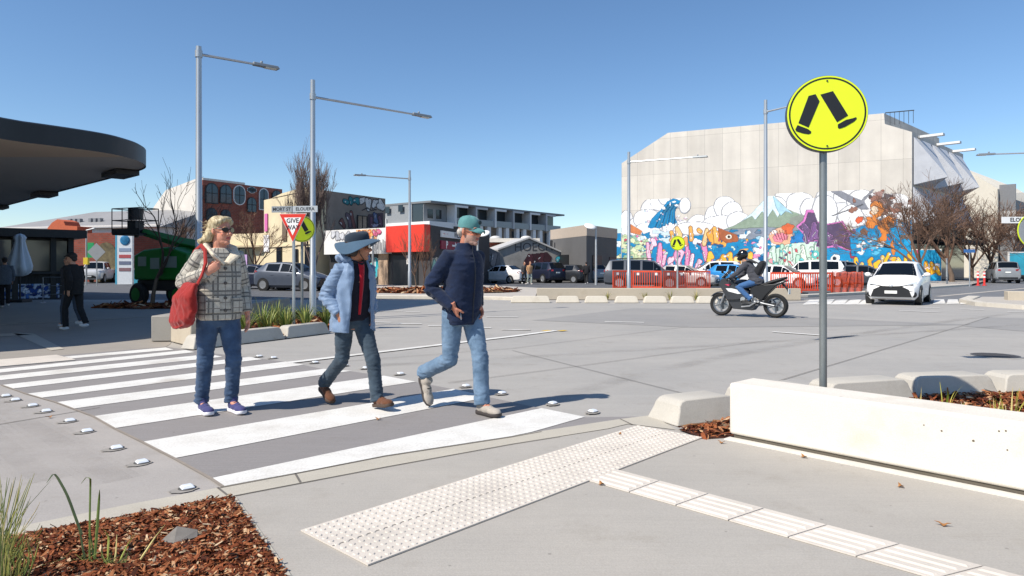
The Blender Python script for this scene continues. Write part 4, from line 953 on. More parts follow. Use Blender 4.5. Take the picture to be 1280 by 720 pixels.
for k in (0.3, 0.82): mb = MB(); mb.ell((f.len * k, 2, zt + .1), (.55, .5, .25)); mb.build('roof_vent', cm('#c9c7c2'), t, smooth=True)
fl = Fac(688, 64, 733, 56); fr = Fac(733, 56, 771, 62)
t = thing('grey_shop', 'dark grey flat roofed shop with beige top band left of the mural building', 'building', fr.p0, fr.rz)
dl = fl.p0 - fr.p0; ca, sa = math.cos(-fr.rz), math.sin(-fr.rz); E = Vector((dl.x * ca - dl.y * sa, dl.x * sa + dl.y * ca, 0)); zt = 4.78
fp = [(0, 0, 0), (fr.len, 0, 0), (fr.len + E.x, E.y, 0), (E.x, E.y, 0)]
mb = MB(); mb.prism(fp, (0, 0, zt - .9)); mb.build('wall', mat('charcoal_wall', '#5f5e5d', .85, var=.08, scale=.6), t)
mb = MB(); mb.prism([(x * 1.01, y * 1.01 - .03, zt - .89) for x, y, z in fp], (0, 0, .9)); mb.build('parapet', cm('#b3a493'), t)
dn = outn(E, fr)
def lo(a0, a1, z0, z1, name, m_):
    mb = MB(); mb.prism([E * a0 + dn * .03 + Vector((0, 0, z0)), E * a1 + dn * .03 + Vector((0, 0, z0)), E * a1 + dn * .03 + Vector((0, 0, z1)), E * a0 + dn * .03 + Vector((0, 0, z1))], dn * .05); mb.build(name, m_, t)
lo(.45, .8, 1.2, 2.4, 'window', M_BLK); lo(.93, .99, 0.1, 3.8, 'downpipe', M_BLK)
mb = MB(); mb.box(1.2, 3.2, -.06, 0, .9, 2.3); mb.build('window', M_BLK, t)
mb = MB(); mb.box(f.len * 0 + 5, 6.6, -.06, 0, .1, 2.2); mb.build('door', M_BLK, t)
# disc street lights in the car park
def disc_lamp(px, Z, base_label, ypx, side):
    x = (px - 640) / FP * Z; h = HC - (ypx - HY) / FP * Z
    t = thing('disc_lamp', base_label, 'lamp', (x, Z, 0), 0, 'white disc lamps in the car park')
    mb = MB(); mb.tube([(0, 0, 0), (0, 0, h)], [.09, .06], 10, ref=(0, 1, 0)); mb.build('pole', cm('#b9bcbd', .4, .3), t, smooth=40)
    mb = MB(); mb.tube([(0, 0, h - .12), (side * .35, 0, h)], [.04, .04], 6); mb.build('arm', cm('#b9bcbd', .4, .3), t)
    mb = MB(); mb.ell((side * .45, -.1, h), (.44, .44, .13), Matrix.Rotation(R(28), 3, 'X') @ Matrix.Rotation(R(-side * 12), 3, 'Y')); mb.build('lamp_head', cm('#ecebe6', .35), t, smooth=True)
disc_lamp(745, 50, 'grey lamp post with white disc head in front of the grey shop', 283, -1)
disc_lamp(597, 48, 'white disc lamp just right of the teal cap of the man', 292, 1)
# ============================================================ CANOPY, ADDED SHADE BLOCK, KIOSK (left)
CH = 3.6
def cp_(px, py, h=CH): Z = FP * (h - HC) / (HY - py); return Vector(((px - 640) / FP * Z, Z, h))
rim = [Vector(p) for p in ((-25, 3.2, CH), (-19, 3.6, CH), (-14.5, 5.3, CH), (-11.2, 7.9, CH), (-9.6, 9.9, CH))]
rim += [cp_(*p) for p in ((0, 174.6), (78, 183.7), (136, 191.5))]
rim += [cp_(*p) for p in ((161, 197.5), (174, 201.5), (182, 206), (183, 210.5), (171, 215), (78, 239), (14, 256))] + [Vector((-19.4, 26, CH)), Vector((-24, 26.5, CH)), Vector((-28, 20, CH))]
# smooth the rim a little
def chaikin(p, it=2):
    for _ in range(it):
        q = []
        for i in range(len(p)):
            a, b = p[i], p[(i + 1) % len(p)]; q += [a * .75 + b * .25, a * .25 + b * .75]
        p = q
    return p
rim = chaikin(rim, 2)
t = thing('pavilion_canopy', 'large curved flat canopy with black fascia and pale soffit reaching in from the left', 'canopy', (0, 0, 0))
cc = Vector((-17, 15, CH))
mb = MB(); n = len(rim); rg = []
for off, z in ((0.0, 0.0), (0.0, .37), (.05, .40), (.35, .40)):
    rg.append([p + (cc - p).normalized() * off + Vector((0, 0, z)) for p in rim])
mb.ring_loft(rg, False); mb.poly(rg[-1])
M_FASC = mat('black_fascia', '#1e2024', .45, .1, .25, 1.5, stretch=(1, 1, .15))
mb.build('fascia', M_FASC, t, recalc=True, smooth=40)
inner = [p + (cc - p).normalized() * .02 + Vector((0, 0, .03)) for p in rim]
near = [p for p in inner]
mb = MB()
yb = 14.45
def clip(pts, keep_far):
    out = []
    for i in range(len(pts)):
        a, b = pts[i], pts[(i + 1) % len(pts)]; ia, ib = (a.y > yb) == keep_far, (b.y > yb) == keep_far
        if ia: out.append(a)
        if ia != ib: k = (yb - a.y) / (b.y - a.y); out.append(a + (b - a) * k)
    return out
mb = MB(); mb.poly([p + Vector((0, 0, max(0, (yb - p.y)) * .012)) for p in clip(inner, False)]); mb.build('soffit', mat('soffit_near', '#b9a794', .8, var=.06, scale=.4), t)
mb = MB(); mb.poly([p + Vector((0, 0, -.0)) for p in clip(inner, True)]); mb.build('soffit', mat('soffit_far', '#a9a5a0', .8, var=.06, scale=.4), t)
for px, py in ((166, 216), (68, 242), (8, 258)):
    p = cp_(px, py); mb = MB(); mb.bx((p.x - .25, p.y - .1, CH - .05), (1.1, .5, .11), R(-43)); mb.build('light_fitting', M_BLK, t)
# unseen block added on the left, shaped to shade the kiosk and side road
t = thing('added_shade_block', 'tall plain unseen block added beyond the left edge to shade the forecourt', 'building', (0, 0, 0))
fp = [(-18, 7.8), (-15.7, 15.8), (-16.4, 18.1), (-22.4, 19.8), (-35.4, 26.3), (-60, 30), (-60, 12)]
mb = MB(); mb.prism([(x, y, 0) for x, y in fp], (0, 0, 18)); mb.build('wall', concrete('shade_block_wall', '#a9a59f', broom=.02), t)
for k in range(5):
    mb = MB(); a, b = Vector((-18, 7.8, 0)), Vector((-15.7, 15.8, 0)); d = (b - a).normalized(); nn = Vector((d.y, -d.x, 0)) * .06
    z = 4.3 + k * 2.7; mb.prism([a + d * .6 + Vector((0, 0, z)), b - d * .6 + Vector((0, 0, z)), b - d * .6 + Vector((0, 0, z + 1.5)), a + d * .6 + Vector((0, 0, z + 1.5))], nn); mb.build('window', M_GLASS, t)
# ---- kiosk
f = Fac(-70, 26, 96, 29)
t = thing('kiosk', 'dark glazed kiosk with flat black roof and blue and white poster below its counter', 'kiosk', f.p0, f.rz)
Lk = f.len
mb = MB(); mb.box(-.5, Lk + .25, -.6, 5, 2.52, 2.85); mb.build('roof', M_BLK, t)
mb = MB(); mb.box(0, Lk - .1, .15, 4.5, 0.0, 2.5); mb.build('wall', mat('kiosk_back', '#4a4540', .7), t)
for u in (0.0, 2.1, 3.4, Lk - .32): mb = MB(); mb.box(u, u + .2, -.08, .14, 0, 2.52); mb.build('post', M_BLK, t)
mb = MB(); mb.box(.2, Lk - .35, .04, .13, 1.15, 2.4); mb.build('window', glass('kiosk_glass', '#6b6258', .12, .9), t)
mb = MB(); mb.box(0, Lk - .1, -.35, .03, 1.02, 1.12); mb.build('counter', M_BLK, t)
mb = MB(); mb.box(.0, Lk - .1, .0, .14, .62, 1.0)
for k in range(40): mb.box(.05 + k * Lk / 40, .09 + k * Lk / 40, -.03, .0, .62, 1.0)
mb.build('slat_panel', M_DARK, t)
pk = Paint(f, .3, Lk - .6, .02, .62, .03); pk.poly([(-80, 400), (-80, 340), (110, 340), (110, 400)], '#c3cfe2'); rr = random.Random(4)
for k in range(60): pk.ell(rr.uniform(0, 80), rr.uniform(354, 376), rr.uniform(1.5, 5), rr.uniform(1, 3.5), rr.choice(['#2b4f9a', '#4a78c0', '#e8eef6', '#1f3570', '#9fb4d8']), .3, k)
pk.build('poster', t, -.02, M_MURAL)
# closed umbrella
p = P(25, 378, 25.5); p.z = 0
t = thing('closed_umbrella', 'closed grey white market umbrella standing in front of the kiosk', 'umbrella', p)
mb = MB(); prof = [(.02, 2.56), (.13, 2.50), (.19, 2.40), (.15, 2.28), (.22, 1.95), (.31, 1.6), (.38, 1.3), (.36, 1.15), (.24, 1.02), (.09, .96)]
v = []
rg = [[Vector((r * (1 + .18 * math.sin(6 * a) + .08 * math.sin(11 * a + z)) * math.cos(a), r * (1 + .18 * math.sin(6 * a)) * math.sin(a), z + .05 * math.sin(4 * a) * (r > .3))) for a in [2 * PI * k / 36 for k in range(36)]] for r, z in prof]
mb.ring_loft(rg); mb.build('canopy', mat('umbrella_cloth', '#c9d2da', .8, var=.06, scale=4), t, smooth=50)
mb = MB(); mb.tube([(0, 0, 0), (0, 0, 2.65)], .03, 8, ref=(0, 1, 0)); mb.build('pole', M_DARK, t)
mb = MB(); mb.bx((0, 0, .05), (.55, .55, .1)); mb.build('base', M_DARK, t, bevel=.02)
# cafe barrier stand
p = P(68, 383, 24); p.z = 0
t = thing('cafe_stand', 'thin metal display stand on wheels in front of the kiosk poster', 'stand', p, R(15))
mb = MB()
for x in (-.35, .35): mb.tube([(x, 0, .05), (x, 0, .95)], .015, 6, ref=(0, 1, 0)); mb.tube([(x, -.25, .06), (x, .25, .06)], .015, 6)
for z in (.35, .65, .95): mb.tube([(-.35, 0, z), (.35, 0, z)], .012, 6)
mb.build('rack', cm('#8d9299', .4, .5), t)
# ---- far left low buildings
f = Fac(-60, 78, 200, 70)
t = thing('warehouse', 'long grey roofed warehouse with white wall band behind the kiosk', 'building', f.p0, f.rz)
zt = f.uz(60, 283)[1]; zr = f.uz(60, 263)[1]
mb = MB(); mb.box(0, f.len, 0, 14, 0, zt); mb.build('wall', cm('#cfcbc6', .8), t)
ul = f.u(2); mb = MB(); mb.add([(ul - 2, -.5, zt - .3), (f.len + .5, -.5, zt - .3), (f.len + .5, 7, zr + .4), (ul + 5.5, 7, zr + .4), (ul - 2, 14.5, zt - .3), (f.len + .5, 14.5, zt - .3)], [(0, 1, 2, 3), (3, 2, 5, 4), (0, 3, 4), (1, 5, 2), (0, 4, 5, 1)])
mb.build('roof', mat('grey_roof', '#8f8d8b', .6, var=.08, scale=.5), t)
for k in range(6):
    u = f.u(64 + (k % 3) * 6 + (k // 3) * 26); mb = MB(); mb.box(u, u + .35, 2.0, 2.4, zt + .3, zt + .95); mb.build('vent', cm('#7b7d80'), t)
u = f.u(46); mb = MB(); mb.box(u, u + 1.2, -.06, 0, zt - 1.5, zt - .3); mb.build('window', M_GLASS, t)
f = Fac(58, 62, 152, 60)
t = thing('brick_hall', 'dark red brick building with round orange gable behind the kiosk roof', 'building', f.p0, f.rz)
zt = f.uz(120, 291)[1]
mb = MB(); mb.box(0, f.len, 0, 8, 0, zt); mb.build('wall', brick('dark_brick', '#8a3d2b', '#75301f', '#6d5046'), t)
u0, u1 = f.u(60), f.u(97); zc = f.uz(75, 274)[1]
mb = MB(); pts = [(u0, zt), (u0, zt + .5), (u0 + .5, zc - .3), (u0 + 1.1, zc), (u0 + 1.8, zc - .2), (u0 + 2.0, zt + .7), (u1, zt + .6), (u1, zt)]
mb.prism([(u, -.05, z) for u, z in pts], (0, 1.6, 0)); mb.build('gable', mat('orange_render', '#b85c3a', .8, var=.1), t, smooth=30)
u0, z1 = f.uz(121, 303); u1, z0 = f.uz(146, 352); ap = arch_pts(u0, u1, 0.02, z1)
mb = MB(); mb.prism([(u, -.03, z) for u, z in ap], (0, -.06, 0)); mb.build('arch_panel', mat('ivy_panel', '#5a513a', .9, var=.5, scale=2.5), t)
# green hedge bits / pylon sign
p = P(156, 340, 52); p.z = 0
t = thing('pylon_sign', 'tall white pylon sign with blue globe and blue edge stripe', 'sign', p, R(6))
hh = HC + (HY - 288) / FP * 52; mb = MB(); mb.box(-.5, .6, -.15, .15, 0, hh); mb.build('panel', cm('#dfe5ea'), t)
mb = MB(); mb.box(-.62, -.5, -.16, .16, 0, hh); mb.build('edge_stripe', cm('#4aa7c6'), t)
mb = MB(); mb.ell((.08, -.17, hh - .75), (.36, .05, .38)); mb.build('globe', mat('globe_blue', '#2a7fb0', .5, var=.5, scale=3), t, smooth=True)
for k, c in enumerate(('#8fa0b8', '#b8585c', '#6f7890', '#8a6a70')): mb = MB(); mb.box(-.35, .5, -.17, -.15, hh - 1.6 - k * .5, hh - 1.35 - k * .5); mb.build('sign_band', cm(c), t)
p = P(160, 345, 54); p.z = 0
t = thing('vending_cabin', 'small teal cabin with white roof beside the pylon sign', 'cabin', p, R(8)); mb = MB(); mb.box(-.2, 1.0, 0, 1, 0, 1.1); mb.build('wall', cm('#3f9fb8'), t); mb = MB(); mb.box(-.3, 1.1, -.1, 1.1, 1.1, 1.2); mb.build('roof', M_WR, t)
# traffic post, diamond sign, banner
p = P(108, 352, 50); p.z = 0
t = thing('banner_pole', 'grey pole with green banner and yellow push button box far left', 'pole', p)
mb = MB(); mb.tube([(0, 0, 0), (0, 0, 4.0)], .06, 8, ref=(0, 1, 0)); mb.tube([(0, 0, 4.0), (.6, 0, 4.15)], .05, 8); mb.build('post', cm('#aeb2b3', .4, .3), t)
mb = MB(); mb.box(.1, .55, -.03, .03, 2.0, 3.1); mb.build('banner', cm('#1f9a5c'), t); mb = MB(); mb.box(-.16, .16, -.12, .12, 1.5, 2.0); mb.build('button_box', cm('#e2c53a'), t)
p = P(121, 352, 47); p.z = 0
t = thing('diamond_sign', 'grey back of a diamond shaped road sign on a post', 'road sign', p)
mb = MB(); mb.tube([(0, 0, 0), (0, 0, 2.9)], .035, 8, ref=(0, 1, 0)); mb.build('post', cm('#aeb2b3', .4, .3), t)
mb = MB(); mb.prism([(-.62, -.04, 2.35), (0, -.04, 1.73), (.62, -.04, 2.35), (0, -.04, 2.97)], (0, -.02, 0)); mb.build('sign_plate', cm('#a9adb0', .45, .4), t)
# ============================================================ STREET LAMPS
M_GALV = mat('galvanised', '#b4b8ba', .38, .55, .1, 3, stretch=(1, 1, .2))
def lamp(px, Z, ytop, tip, label, drop=.42):
    """tip: (px, py) of the arm end; the arm is level and leaves the pole 0.45 m below its top"""
    x = (px - 640) / FP * Z; h = HC + (HY - ytop) / FP * Z; ha = h - drop
    t = thing('street_lamp', label, 'street lamp', (x, Z, 0), 0, 'slim galvanised street lamps')
    Zt = FP * (ha - HC) / (HY - tip[1]); xt = (tip[0] - 640) / FP * Zt; d = Vector((xt - x, Zt - Z, 0)); Ld = d.length; d.normalize()
    mb = MB(); mb.tube([(0, 0, 0), (0, 0, 1.1), (0, 0, 1.12), (0, 0, h)], [.085, .085, .072, .058], 14, ref=(0, 1, 0)); mb.build('pole', M_GALV, t, smooth=40)
    mb = MB(); mb.tube([(0, 0, -.0), (0, 0, .03)], [.17, .17], 4, ref=(0, 1, 0)); mb.build('base_plate', M_GALV, t)
    mb = MB(); mb.tube([Vector((0, 0, ha)) + d * .05, Vector((0, 0, ha + .02)) + d * (Ld - .55)], [.032, .026], 8); mb.cyl((0, 0, ha - .07), .078, .15, 12); mb.build('arm', M_GALV, t, smooth=40)
    mb = MB(); nrm = Vector((-d.y, d.x, 0)); c = Vector((0, 0, ha + .02)) + d * (Ld - .3); Mx = frame(c, d, nrm)
    mb.M = Mx; mb.add([(-.3, -.06, -.03), (.3, -.11, -.03), (.3, .11, -.03), (-.3, .06, -.03), (-.3, -.05, .045), (.26, -.09, .035), (.26, .09, .035), (-.3, .05, .045)], [(3, 2, 1, 0), (4, 5, 6, 7), (0, 1, 5, 4), (1, 2, 6, 5), (2, 3, 7, 6), (3, 0, 4, 7)])
    mb.cyl((-.1, 0, .04), .03, .06, 10); hd = mb.build('lamp_head', cm('#8d9295', .45, .4), t, bevel=.012)
    mb = MB(); mb.M = Mx; mb.box(-.02, .24, -.07, .07, -.042, -.028); mb.build('lens', cm('#d9dbd4', .3), hd)
    return t
lamp(248.5, 15.0, 58, (348, 87), 'tall slim street lamp behind the woman in the plaid coat', .17)
lamp(391, 17.0, 100, (538, 147.5), 'slim street lamp beside the give way sign, arm pointing right')
lamp(512, 34.2, 213, (442, 219), 'street lamp on the far mulch patch with arm pointing left')
lamp(786, 28.4, 190, (885, 196), 'street lamp rising from the far planter in front of the silver four wheel drive')
lamp(957, 24.0, 125, (1010, 128.5), 'street lamp behind the motorcyclist, arm passing behind the round sign')
# lamps whose posts stand beyond the right edge
def lamp2(x, y, h, tx, ty, label):
    hp = HC + (0) ; Z = y
    px = 640 + FP * x / y; ytop = HY - (h - HC) * FP / y; ha = h - .42
    return lamp(px, y, ytop, (640 + FP * tx / ty, HY - (ha - HC) * FP / ty), label)
lamp2(20.6, 24.6, 5.9, 17.35, 25.5, 'street lamp whose head and arm enter at the right edge high above the parked cars')
lamp2(5.35, 6.2, 6.4, 2.15, 6.75, 'street lamp close at hand beyond the frame that throws a thin shadow near the manhole')
# ============================================================ CROSSING SIGN (near)
M_FLUO = mat('fluoro_sheet', '#d9ea1e', .45, 0, .03, 2); M_SBLK = mat('sign_black', '#15161a', .5)
def walk_symbol(mb, s, m=0):
    """two walking trouser legs with shoes, in the sign plane (x right, z up), radius s"""
    P_ = lambda *a: [(x * s, z * s) for x, z in a]
    out = [P_((-.456, .481), (-.283, .52), (-.186, .326), (-.456, -.35), (-.708, -.224)), P_((-.167, .50), (.142, .578), (.51, -.079), (.239, -.243)),
           P_((-.73, -.275), (-.47, -.39), (-.39, -.46), (-.40, -.51), (-.456, -.53), (-.592, -.504), (-.76, -.44), (-.785, -.39)),
           P_((.258, -.301), (.452, -.190), (.62, -.155), (.70, -.13), (.72, -.17), (.66, -.24), (.51, -.33), (.42, -.38), (.297, -.417), (.26, -.39))]
    return out
def disc_sign(par, r, zc, yaw, th, back='#6e7277', flip=1):
    Mx = Matrix.Translation((0, 0, zc)) @ Matrix.Rotation(yaw, 4, 'Z')
    ring = lambda rr, n=56: [(rr * math.cos(2 * PI * k / n), rr * math.sin(2 * PI * k / n)) for k in range(n)]
    mb = MB(); mb.M = Mx; mb.prism([(x, -.03, z) for x, z in ring(r)], (0, th, 0)); body = mb.build('sign_box', cm(back, .5, .3), par, bevel=.004)
    mb = MB(); mb.M = Mx; mb.prism([(x, -.032, z) for x, z in ring(r * .985)], (0, -.003, 0)); face = mb.build('sign_face', M_FLUO, par)
    mb = MB(); mb.M = Mx
    o, i = ring(r * .945), ring(r * .905); n = len(o)
    mb.add([(x, -.037, z) for x, z in o] + [(x, -.037, z) for x, z in i], [(k, (k + 1) % n, n + (k + 1) % n, n + k) for k in range(n)])
    for pl in walk_symbol(mb, r): mb.prism([(x * flip, -.0365, z) for x, z in pl], (0, -.0015, 0))
    mb.build('symbol', M_SBLK, face)
    return body
Zs = 5.35; x = (1032.5 - 640) / FP * Zs
t = thing('crossing_sign', 'big round yellow green pedestrian crossing sign on a grey pole behind the seat wall', 'road sign', (x, Zs, 0))
mb = MB(); mb.tube([(0, 0.05, 0), (0, 0.05, HC + (HY - 172) / FP * Zs)], .0285, 16, ref=(0, 1, 0)); mb.build('pole', mat('grey_pole', '#8d9190', .4, .6, .25, 4, stretch=(1, 1, .3)), t, smooth=40)
zc = HC + (HY - 143) / FP * Zs
disc_sign(t, .297, zc, R(-12), .07, '#4a4e52')
for dz in (.22, -.22): mb = MB(); mb.M = Matrix.Translation((0, 0, zc)) @ Matrix.Rotation(R(-12), 4, 'Z'); mb.tube([(0, -.036, dz * 1.15), (0, -.041, dz * 1.15)], [.007, .007], 8, ref=(0, 0, 1)); mb.build('rivet', M_DARK, t)
# small one far away
Zs = 27.2; x = (847 - 640) / FP * Zs; zc = HC + (HY - 304) / FP * Zs
t = thing('crossing_sign', 'small distant round yellow pedestrian crossing sign in front of the mural', 'road sign', (x, Zs, 0))
mb = MB(); mb.tube([(0, 0.03, 0), (0, 0.03, zc)], .035, 10, ref=(0, 1, 0)); mb.build('pole', M_GALV, t, smooth=40); disc_sign(t, .29, zc, R(-6), .06)
# ============================================================ LEFT PLANTER WITH SIGNS
M_PLANT = concrete('planter_concrete', '#b7ad9c', rot=0.0, broom=.03, stain=.1)
def wall_run(pts, th, h, name, label, m, grp=None, cat='wall'):
    t = thing(name, label, cat, (pts[0][0], pts[0][1], 0), 0, grp)
    o = Vector(pts[0])
    for a, b in zip(pts[:-1], pts[1:]):
        a, b = Vector(a) - o, Vector(b) - o; d = (b - a).normalized(); n_ = Vector((-d.y, d.x)) * th
        mb = MB(); mb.prism([(p.x, p.y, 0) for p in (a, b - d * .01, b - d * .01 + n_, a + n_)], (0, 0, h)); mb.build('wall_section', m, t, bevel=.018)
    return t
wall_run([(-5.95, 11.9), (-5.25, 11.15)], .36, .45, 'planter_wall', 'short beige concrete planter end block behind the woman in plaid', M_PLANT)
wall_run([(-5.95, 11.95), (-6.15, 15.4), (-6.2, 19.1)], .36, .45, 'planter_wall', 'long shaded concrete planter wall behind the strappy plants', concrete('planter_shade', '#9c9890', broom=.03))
PB = [(-5.9, 11.9), (-4.95, 10.9), (-4.6, 11.7), (-4.15, 12.5), (-3.7, 13.5), (-3.6, 15.5), (-4.6, 18.5), (-6.1, 19)]
o = mulch(PB, 4000, .05, 1.8); tag(o, 'dark mulch under the strappy plants of the left planter', 'mulch', kind='stuff')
for a, b, lb in (((-4.62, 11.5), (-4.15, 12.38), 'left concrete kerb block in front of the strappy plants'), ((-4.08, 12.5), (-3.62, 13.45), 'right concrete kerb block in front of the strappy plants'), ((-5.0, 10.8), (-4.68, 11.4), 'short kerb block between the legs of the woman in plaid')):
    a, b = Vector(a), Vector(b); d = b - a; nrm = Vector((-d.y, d.x)).normalized() * .15; c = a + nrm
    kerb_block(d.length, .32, .22, lb, (c.x, c.y, 0), math.atan2(d.y, d.x))
def strap_plant(n, h, seed, label, cols=('#5f7a33', '#8d9a48', '#b7b064'), spread=.8, wid=.012):
    rr = random.Random(seed); mb = MB()
    for k in range(n):
        a = rr.uniform(0, 2 * PI); L_ = h * rr.uniform(.55, 1.1); lean = rr.uniform(.1, 1.0) * spread; w_ = wid * rr.uniform(.6, 1.3)
        d = Vector((math.cos(a), math.sin(a), 0)); s_ = Vector((-d.y, d.x, 0)); pts = []
        for i in range(7):
            u = i / 6; rad = .03 + lean * L_ * u ** 1.7 * .8; z = L_ * (u - .45 * lean * u ** 2.6)
            pts.append(d * rad + Vector((0, 0, max(z, .01))))
        v = []
        for i, p in enumerate(pts): ww = w_ * (1 - (i / 6) ** 2.2) + .0005; v += [p - s_ * ww, p + s_ * ww, p + Vector((0, 0, -.004)) - d * .003]
        mb.add(v, [q for i in range(6) for q in ((3 * i, 3 * i + 3, 3 * i + 5, 3 * i + 2), (3 * i + 2, 3 * i + 5, 3 * i + 4, 3 * i + 1))], rr.choice(range(len(cols))))
    return mb
def leaf_mats(cols): return [cm(c, .55, 0.0, .15, scale=20) for c in cols]
GC = ('#4c6626', '#6f8238', '#97984e'); k = 0
pls = [(-4.75, 12.2), (-4.55, 12.75), (-4.3, 13.0), (-4.5, 13.4), (-4.05, 13.4), (-4.2, 13.9), (-3.85, 14.1), (-4.8, 13.1), (-3.9, 14.8), (-5.0, 12.5), (-5.25, 13.0), (-4.9, 14.2)]
base = None
for k, (x, y) in enumerate(pls):
    if k < 3: srcs = [] if k == 0 else srcs; o = strap_plant(60, .62, 60 + k, '').build('strap_plant', leaf_mats(GC), loc=(x, y, .03), recalc=False); srcs.append(o)
    else: o = srcs[k % 3].copy(); COL.objects.link(o); o.location = (x, y, .03); o.rotation_euler.z = k * 1.3; s_ = .85 + .3 * ((k * 37) % 10) / 10; o.scale = (s_, s_, s_)
    tag(o, 'green strappy plant in the clump of the shaded left planter', 'plant', 'strappy plants of the left planter')
# give way sign, street names, small crossing sign seen from its side
def text_on(par, name, txt, size, Mx, m, bold=.0):
    mb = MB(); mb.text(txt, size, Mx, bold=bold); return mb.build(name, m, par)
Zs = 13.6; x = (366 - 640) / FP * Zs; zc = lambda py: HC + (HY - py) / FP * Zs
t = thing('give_way_sign', 'red and white triangular give way sign with street name blades on a grey post', 'road sign', (x, Zs, 0), R(-8))
mb = MB(); mb.tube([(0, .04, 0), (0, .04, zc(258))], .03, 12, ref=(0, 1, 0)); mb.build('post', M_GALV, t, smooth=40)
za, zb = zc(267), zc(303); w_ = .29
def rtri(k, y, inset):
    c = Vector((0, 0, za - (za - zb) * .36)); return [c + (Vector(p) - c) * inset + Vector((0, y, 0)) for p in ((-w_, 0, za), (w_, 0, za), (0, 0, zb))]
mb = MB(); mb.prism(rtri(0, 0, 1), (0, .012, 0)); mb.build('plate', cm('#e9e7e4', .5), t)
mb = MB(); mb.prism(rtri(0, -.002, .96), (0, -.003, 0)); mb.build('border', cm('#d8301c', .5), t)
mb = MB(); mb.prism(rtri(0, -.006, .62), (0, -.003, 0)); pl = mb.build('panel', cm('#eceae7', .5), t)
zt_ = za - .125
text_on(pl, 'lettering', 'GIVE', .125, frame((0, -.011, zt_ - .02), (1, 0, 0), (0, 0, 1), (0, -1, 0)), M_SBLK, .0025)
text_on(pl, 'lettering', 'WAY', .125, frame((0, -.011, zt_ - .155), (1, 0, 0), (0, 0, 1), (0, -1, 0)), M_SBLK, .0025)
for dx, dy, txt, yy, ww, mm in ((-.13, 0, 'MORT ST', -.0, .43, cm('#8f9498', .5)), (.11, .02, 'ELOUERA', -.0, .52, cm('#aeb3b6', .5))):
    zc_ = zc(261.5); c = Vector((dx + (-.1 if dx < 0 else .15), yy, zc_))
    mb = MB(); mb.bx((c.x, c.y, c.z), (ww, .014, .125)); b_ = mb.build('street_name_blade', mm, t)
    text_on(b_, 'lettering', txt, .092, frame((c.x, c.y - .0085, c.z), (1, 0, 0), (0, 0, 1), (0, -1, 0)), M_SBLK, .002)
Zs = 14.4; x = (376.5 - 640) / FP * Zs
t = thing('crossing_sign', 'shaded green round pedestrian crossing sign half hidden behind the give way sign', 'road sign', (x, Zs, 0), R(-4))
mb = MB(); mb.tube([(0, .05, 0), (0, .05, HC + (HY - 287) / FP * Zs)], .03, 10, ref=(0, 1, 0)); mb.build('post', cm('#7d8284', .4, .4), t, smooth=40)
disc_sign(t, .28, HC + (HY - 286) / FP * Zs, R(34), .05)
# ============================================================ FAR KERB, FAR PLANTER
M_FK = concrete('far_kerb_concrete', '#c6c0b4', broom=.05, stain=.08)
def kerb_line(pts, h=.12, w_=.3, name='kerb'):
    g = [G(*p) if len(p) == 2 else Vector(p) for p in pts]; mb = MB(); n_ = len(g); rings = []
    for i, p in enumerate(g):
        d = g[min(i + 1, n_ - 1)] - g[max(i - 1, 0)]; d.z = 0; d.normalize(); q = Vector((-d.y, d.x, 0)) * w_
        rings.append([p + Vector((0, 0, -.02)), p + Vector((0, 0, h * .8)), p + q * .08 + Vector((0, 0, h)), p + q + Vector((0, 0, h)), p + q + Vector((0, 0, -.02))])
    mb.ring_loft(rings, True); return struct(mb.build(name, M_FK))
kerb_line([(430, 372.5), (470, 372.6), (520, 373), (570, 373.5), (625, 374.5), (668, 376)])
sheet('far_footpath', gl((430, 372), (520, 372.6), (625, 374), (668, 375.5), (674, 362), (600, 358), (470, 353), (430, 353)), .10, M_PAVE)
t = wall_run([(3.3, 94, )] if False else [(G(672, 376).x, 27.4), (7.3, 27.0), (11.4, 26.9)], .35, .46, 'planter_wall', 'long low beige concrete planter wall in front of the silver four wheel drive', M_PLANT)
xs = [640, 697, 733, 771, 807, 841, 874]; M_FB = concrete('far_block', '#cdc6b8', broom=.03, stain=.08)
nm = ['leftmost', 'second from the left', 'third from the left', 'fourth from left by the lamp post', 'fifth from the left', 'sixth from left under the small sign', 'rightmost, by the motorcycle wheel']
for i, px in enumerate(xs):
    p = G(px, 378.3 + i * .1); L_ = ((48 if i == 0 else 28) / FP) * p.y
    kerb_block(L_ - .05, .34, .24, 'pale kerb block before the far planter, ' + nm[i], (p.x, p.y + .2, 0), 0.0, m=M_FB)
for i, (px, lb) in enumerate(((758, 'sparse grass tuft in the far planter left of the lamp post'), (805, 'dry grass tuft in the far planter right of the lamp post'), (836, 'small green plant by the post gap of the far planter'), (868, 'dry grass tuft at the right of the far planter'))):
    p = P(px, 370, 26.9); o = strap_plant(26, .45, 90 + i, '').build('grass_tuft', leaf_mats(('#8c8a3e', '#6f7a35', '#b9a868')), loc=(p.x, p.y - .25, 0), recalc=False); tag(o, lb, 'plant', 'grass tufts of the far planter')
# right hand island and kerb with beige block
kerb_line([(1400, 392), (1290, 386), (1235, 382), (1215, 378), (1225, 373.5)], h=.12, w_=.4)
sheet('traffic_island', gl((1400, 391), (1290, 385), (1236, 381.5), (1217, 378), (1228, 374), (1300, 374), (1400, 376)), .10, M_PAVE)
p = G(1260, 378.5); wall_run([(p.x, p.y), (p.x + 3, p.y - 1.2)], .5, .42, 'planter_wall', 'beige concrete block on the traffic island at the right edge', M_PLANT)
kerb_line([(1085, 366.8), (1120, 365), (1160, 361), (1215, 357)], h=.12, w_=.3)
sheet('far_footpath', gl((1085, 366.5), (1120, 364.5), (1160, 360.7), (1215, 356.8), (1235, 352), (1150, 352)), .10, M_PAVE)
kerb_line([(955, 372), (1010, 371), (1085, 367)], h=.1, w_=.3)
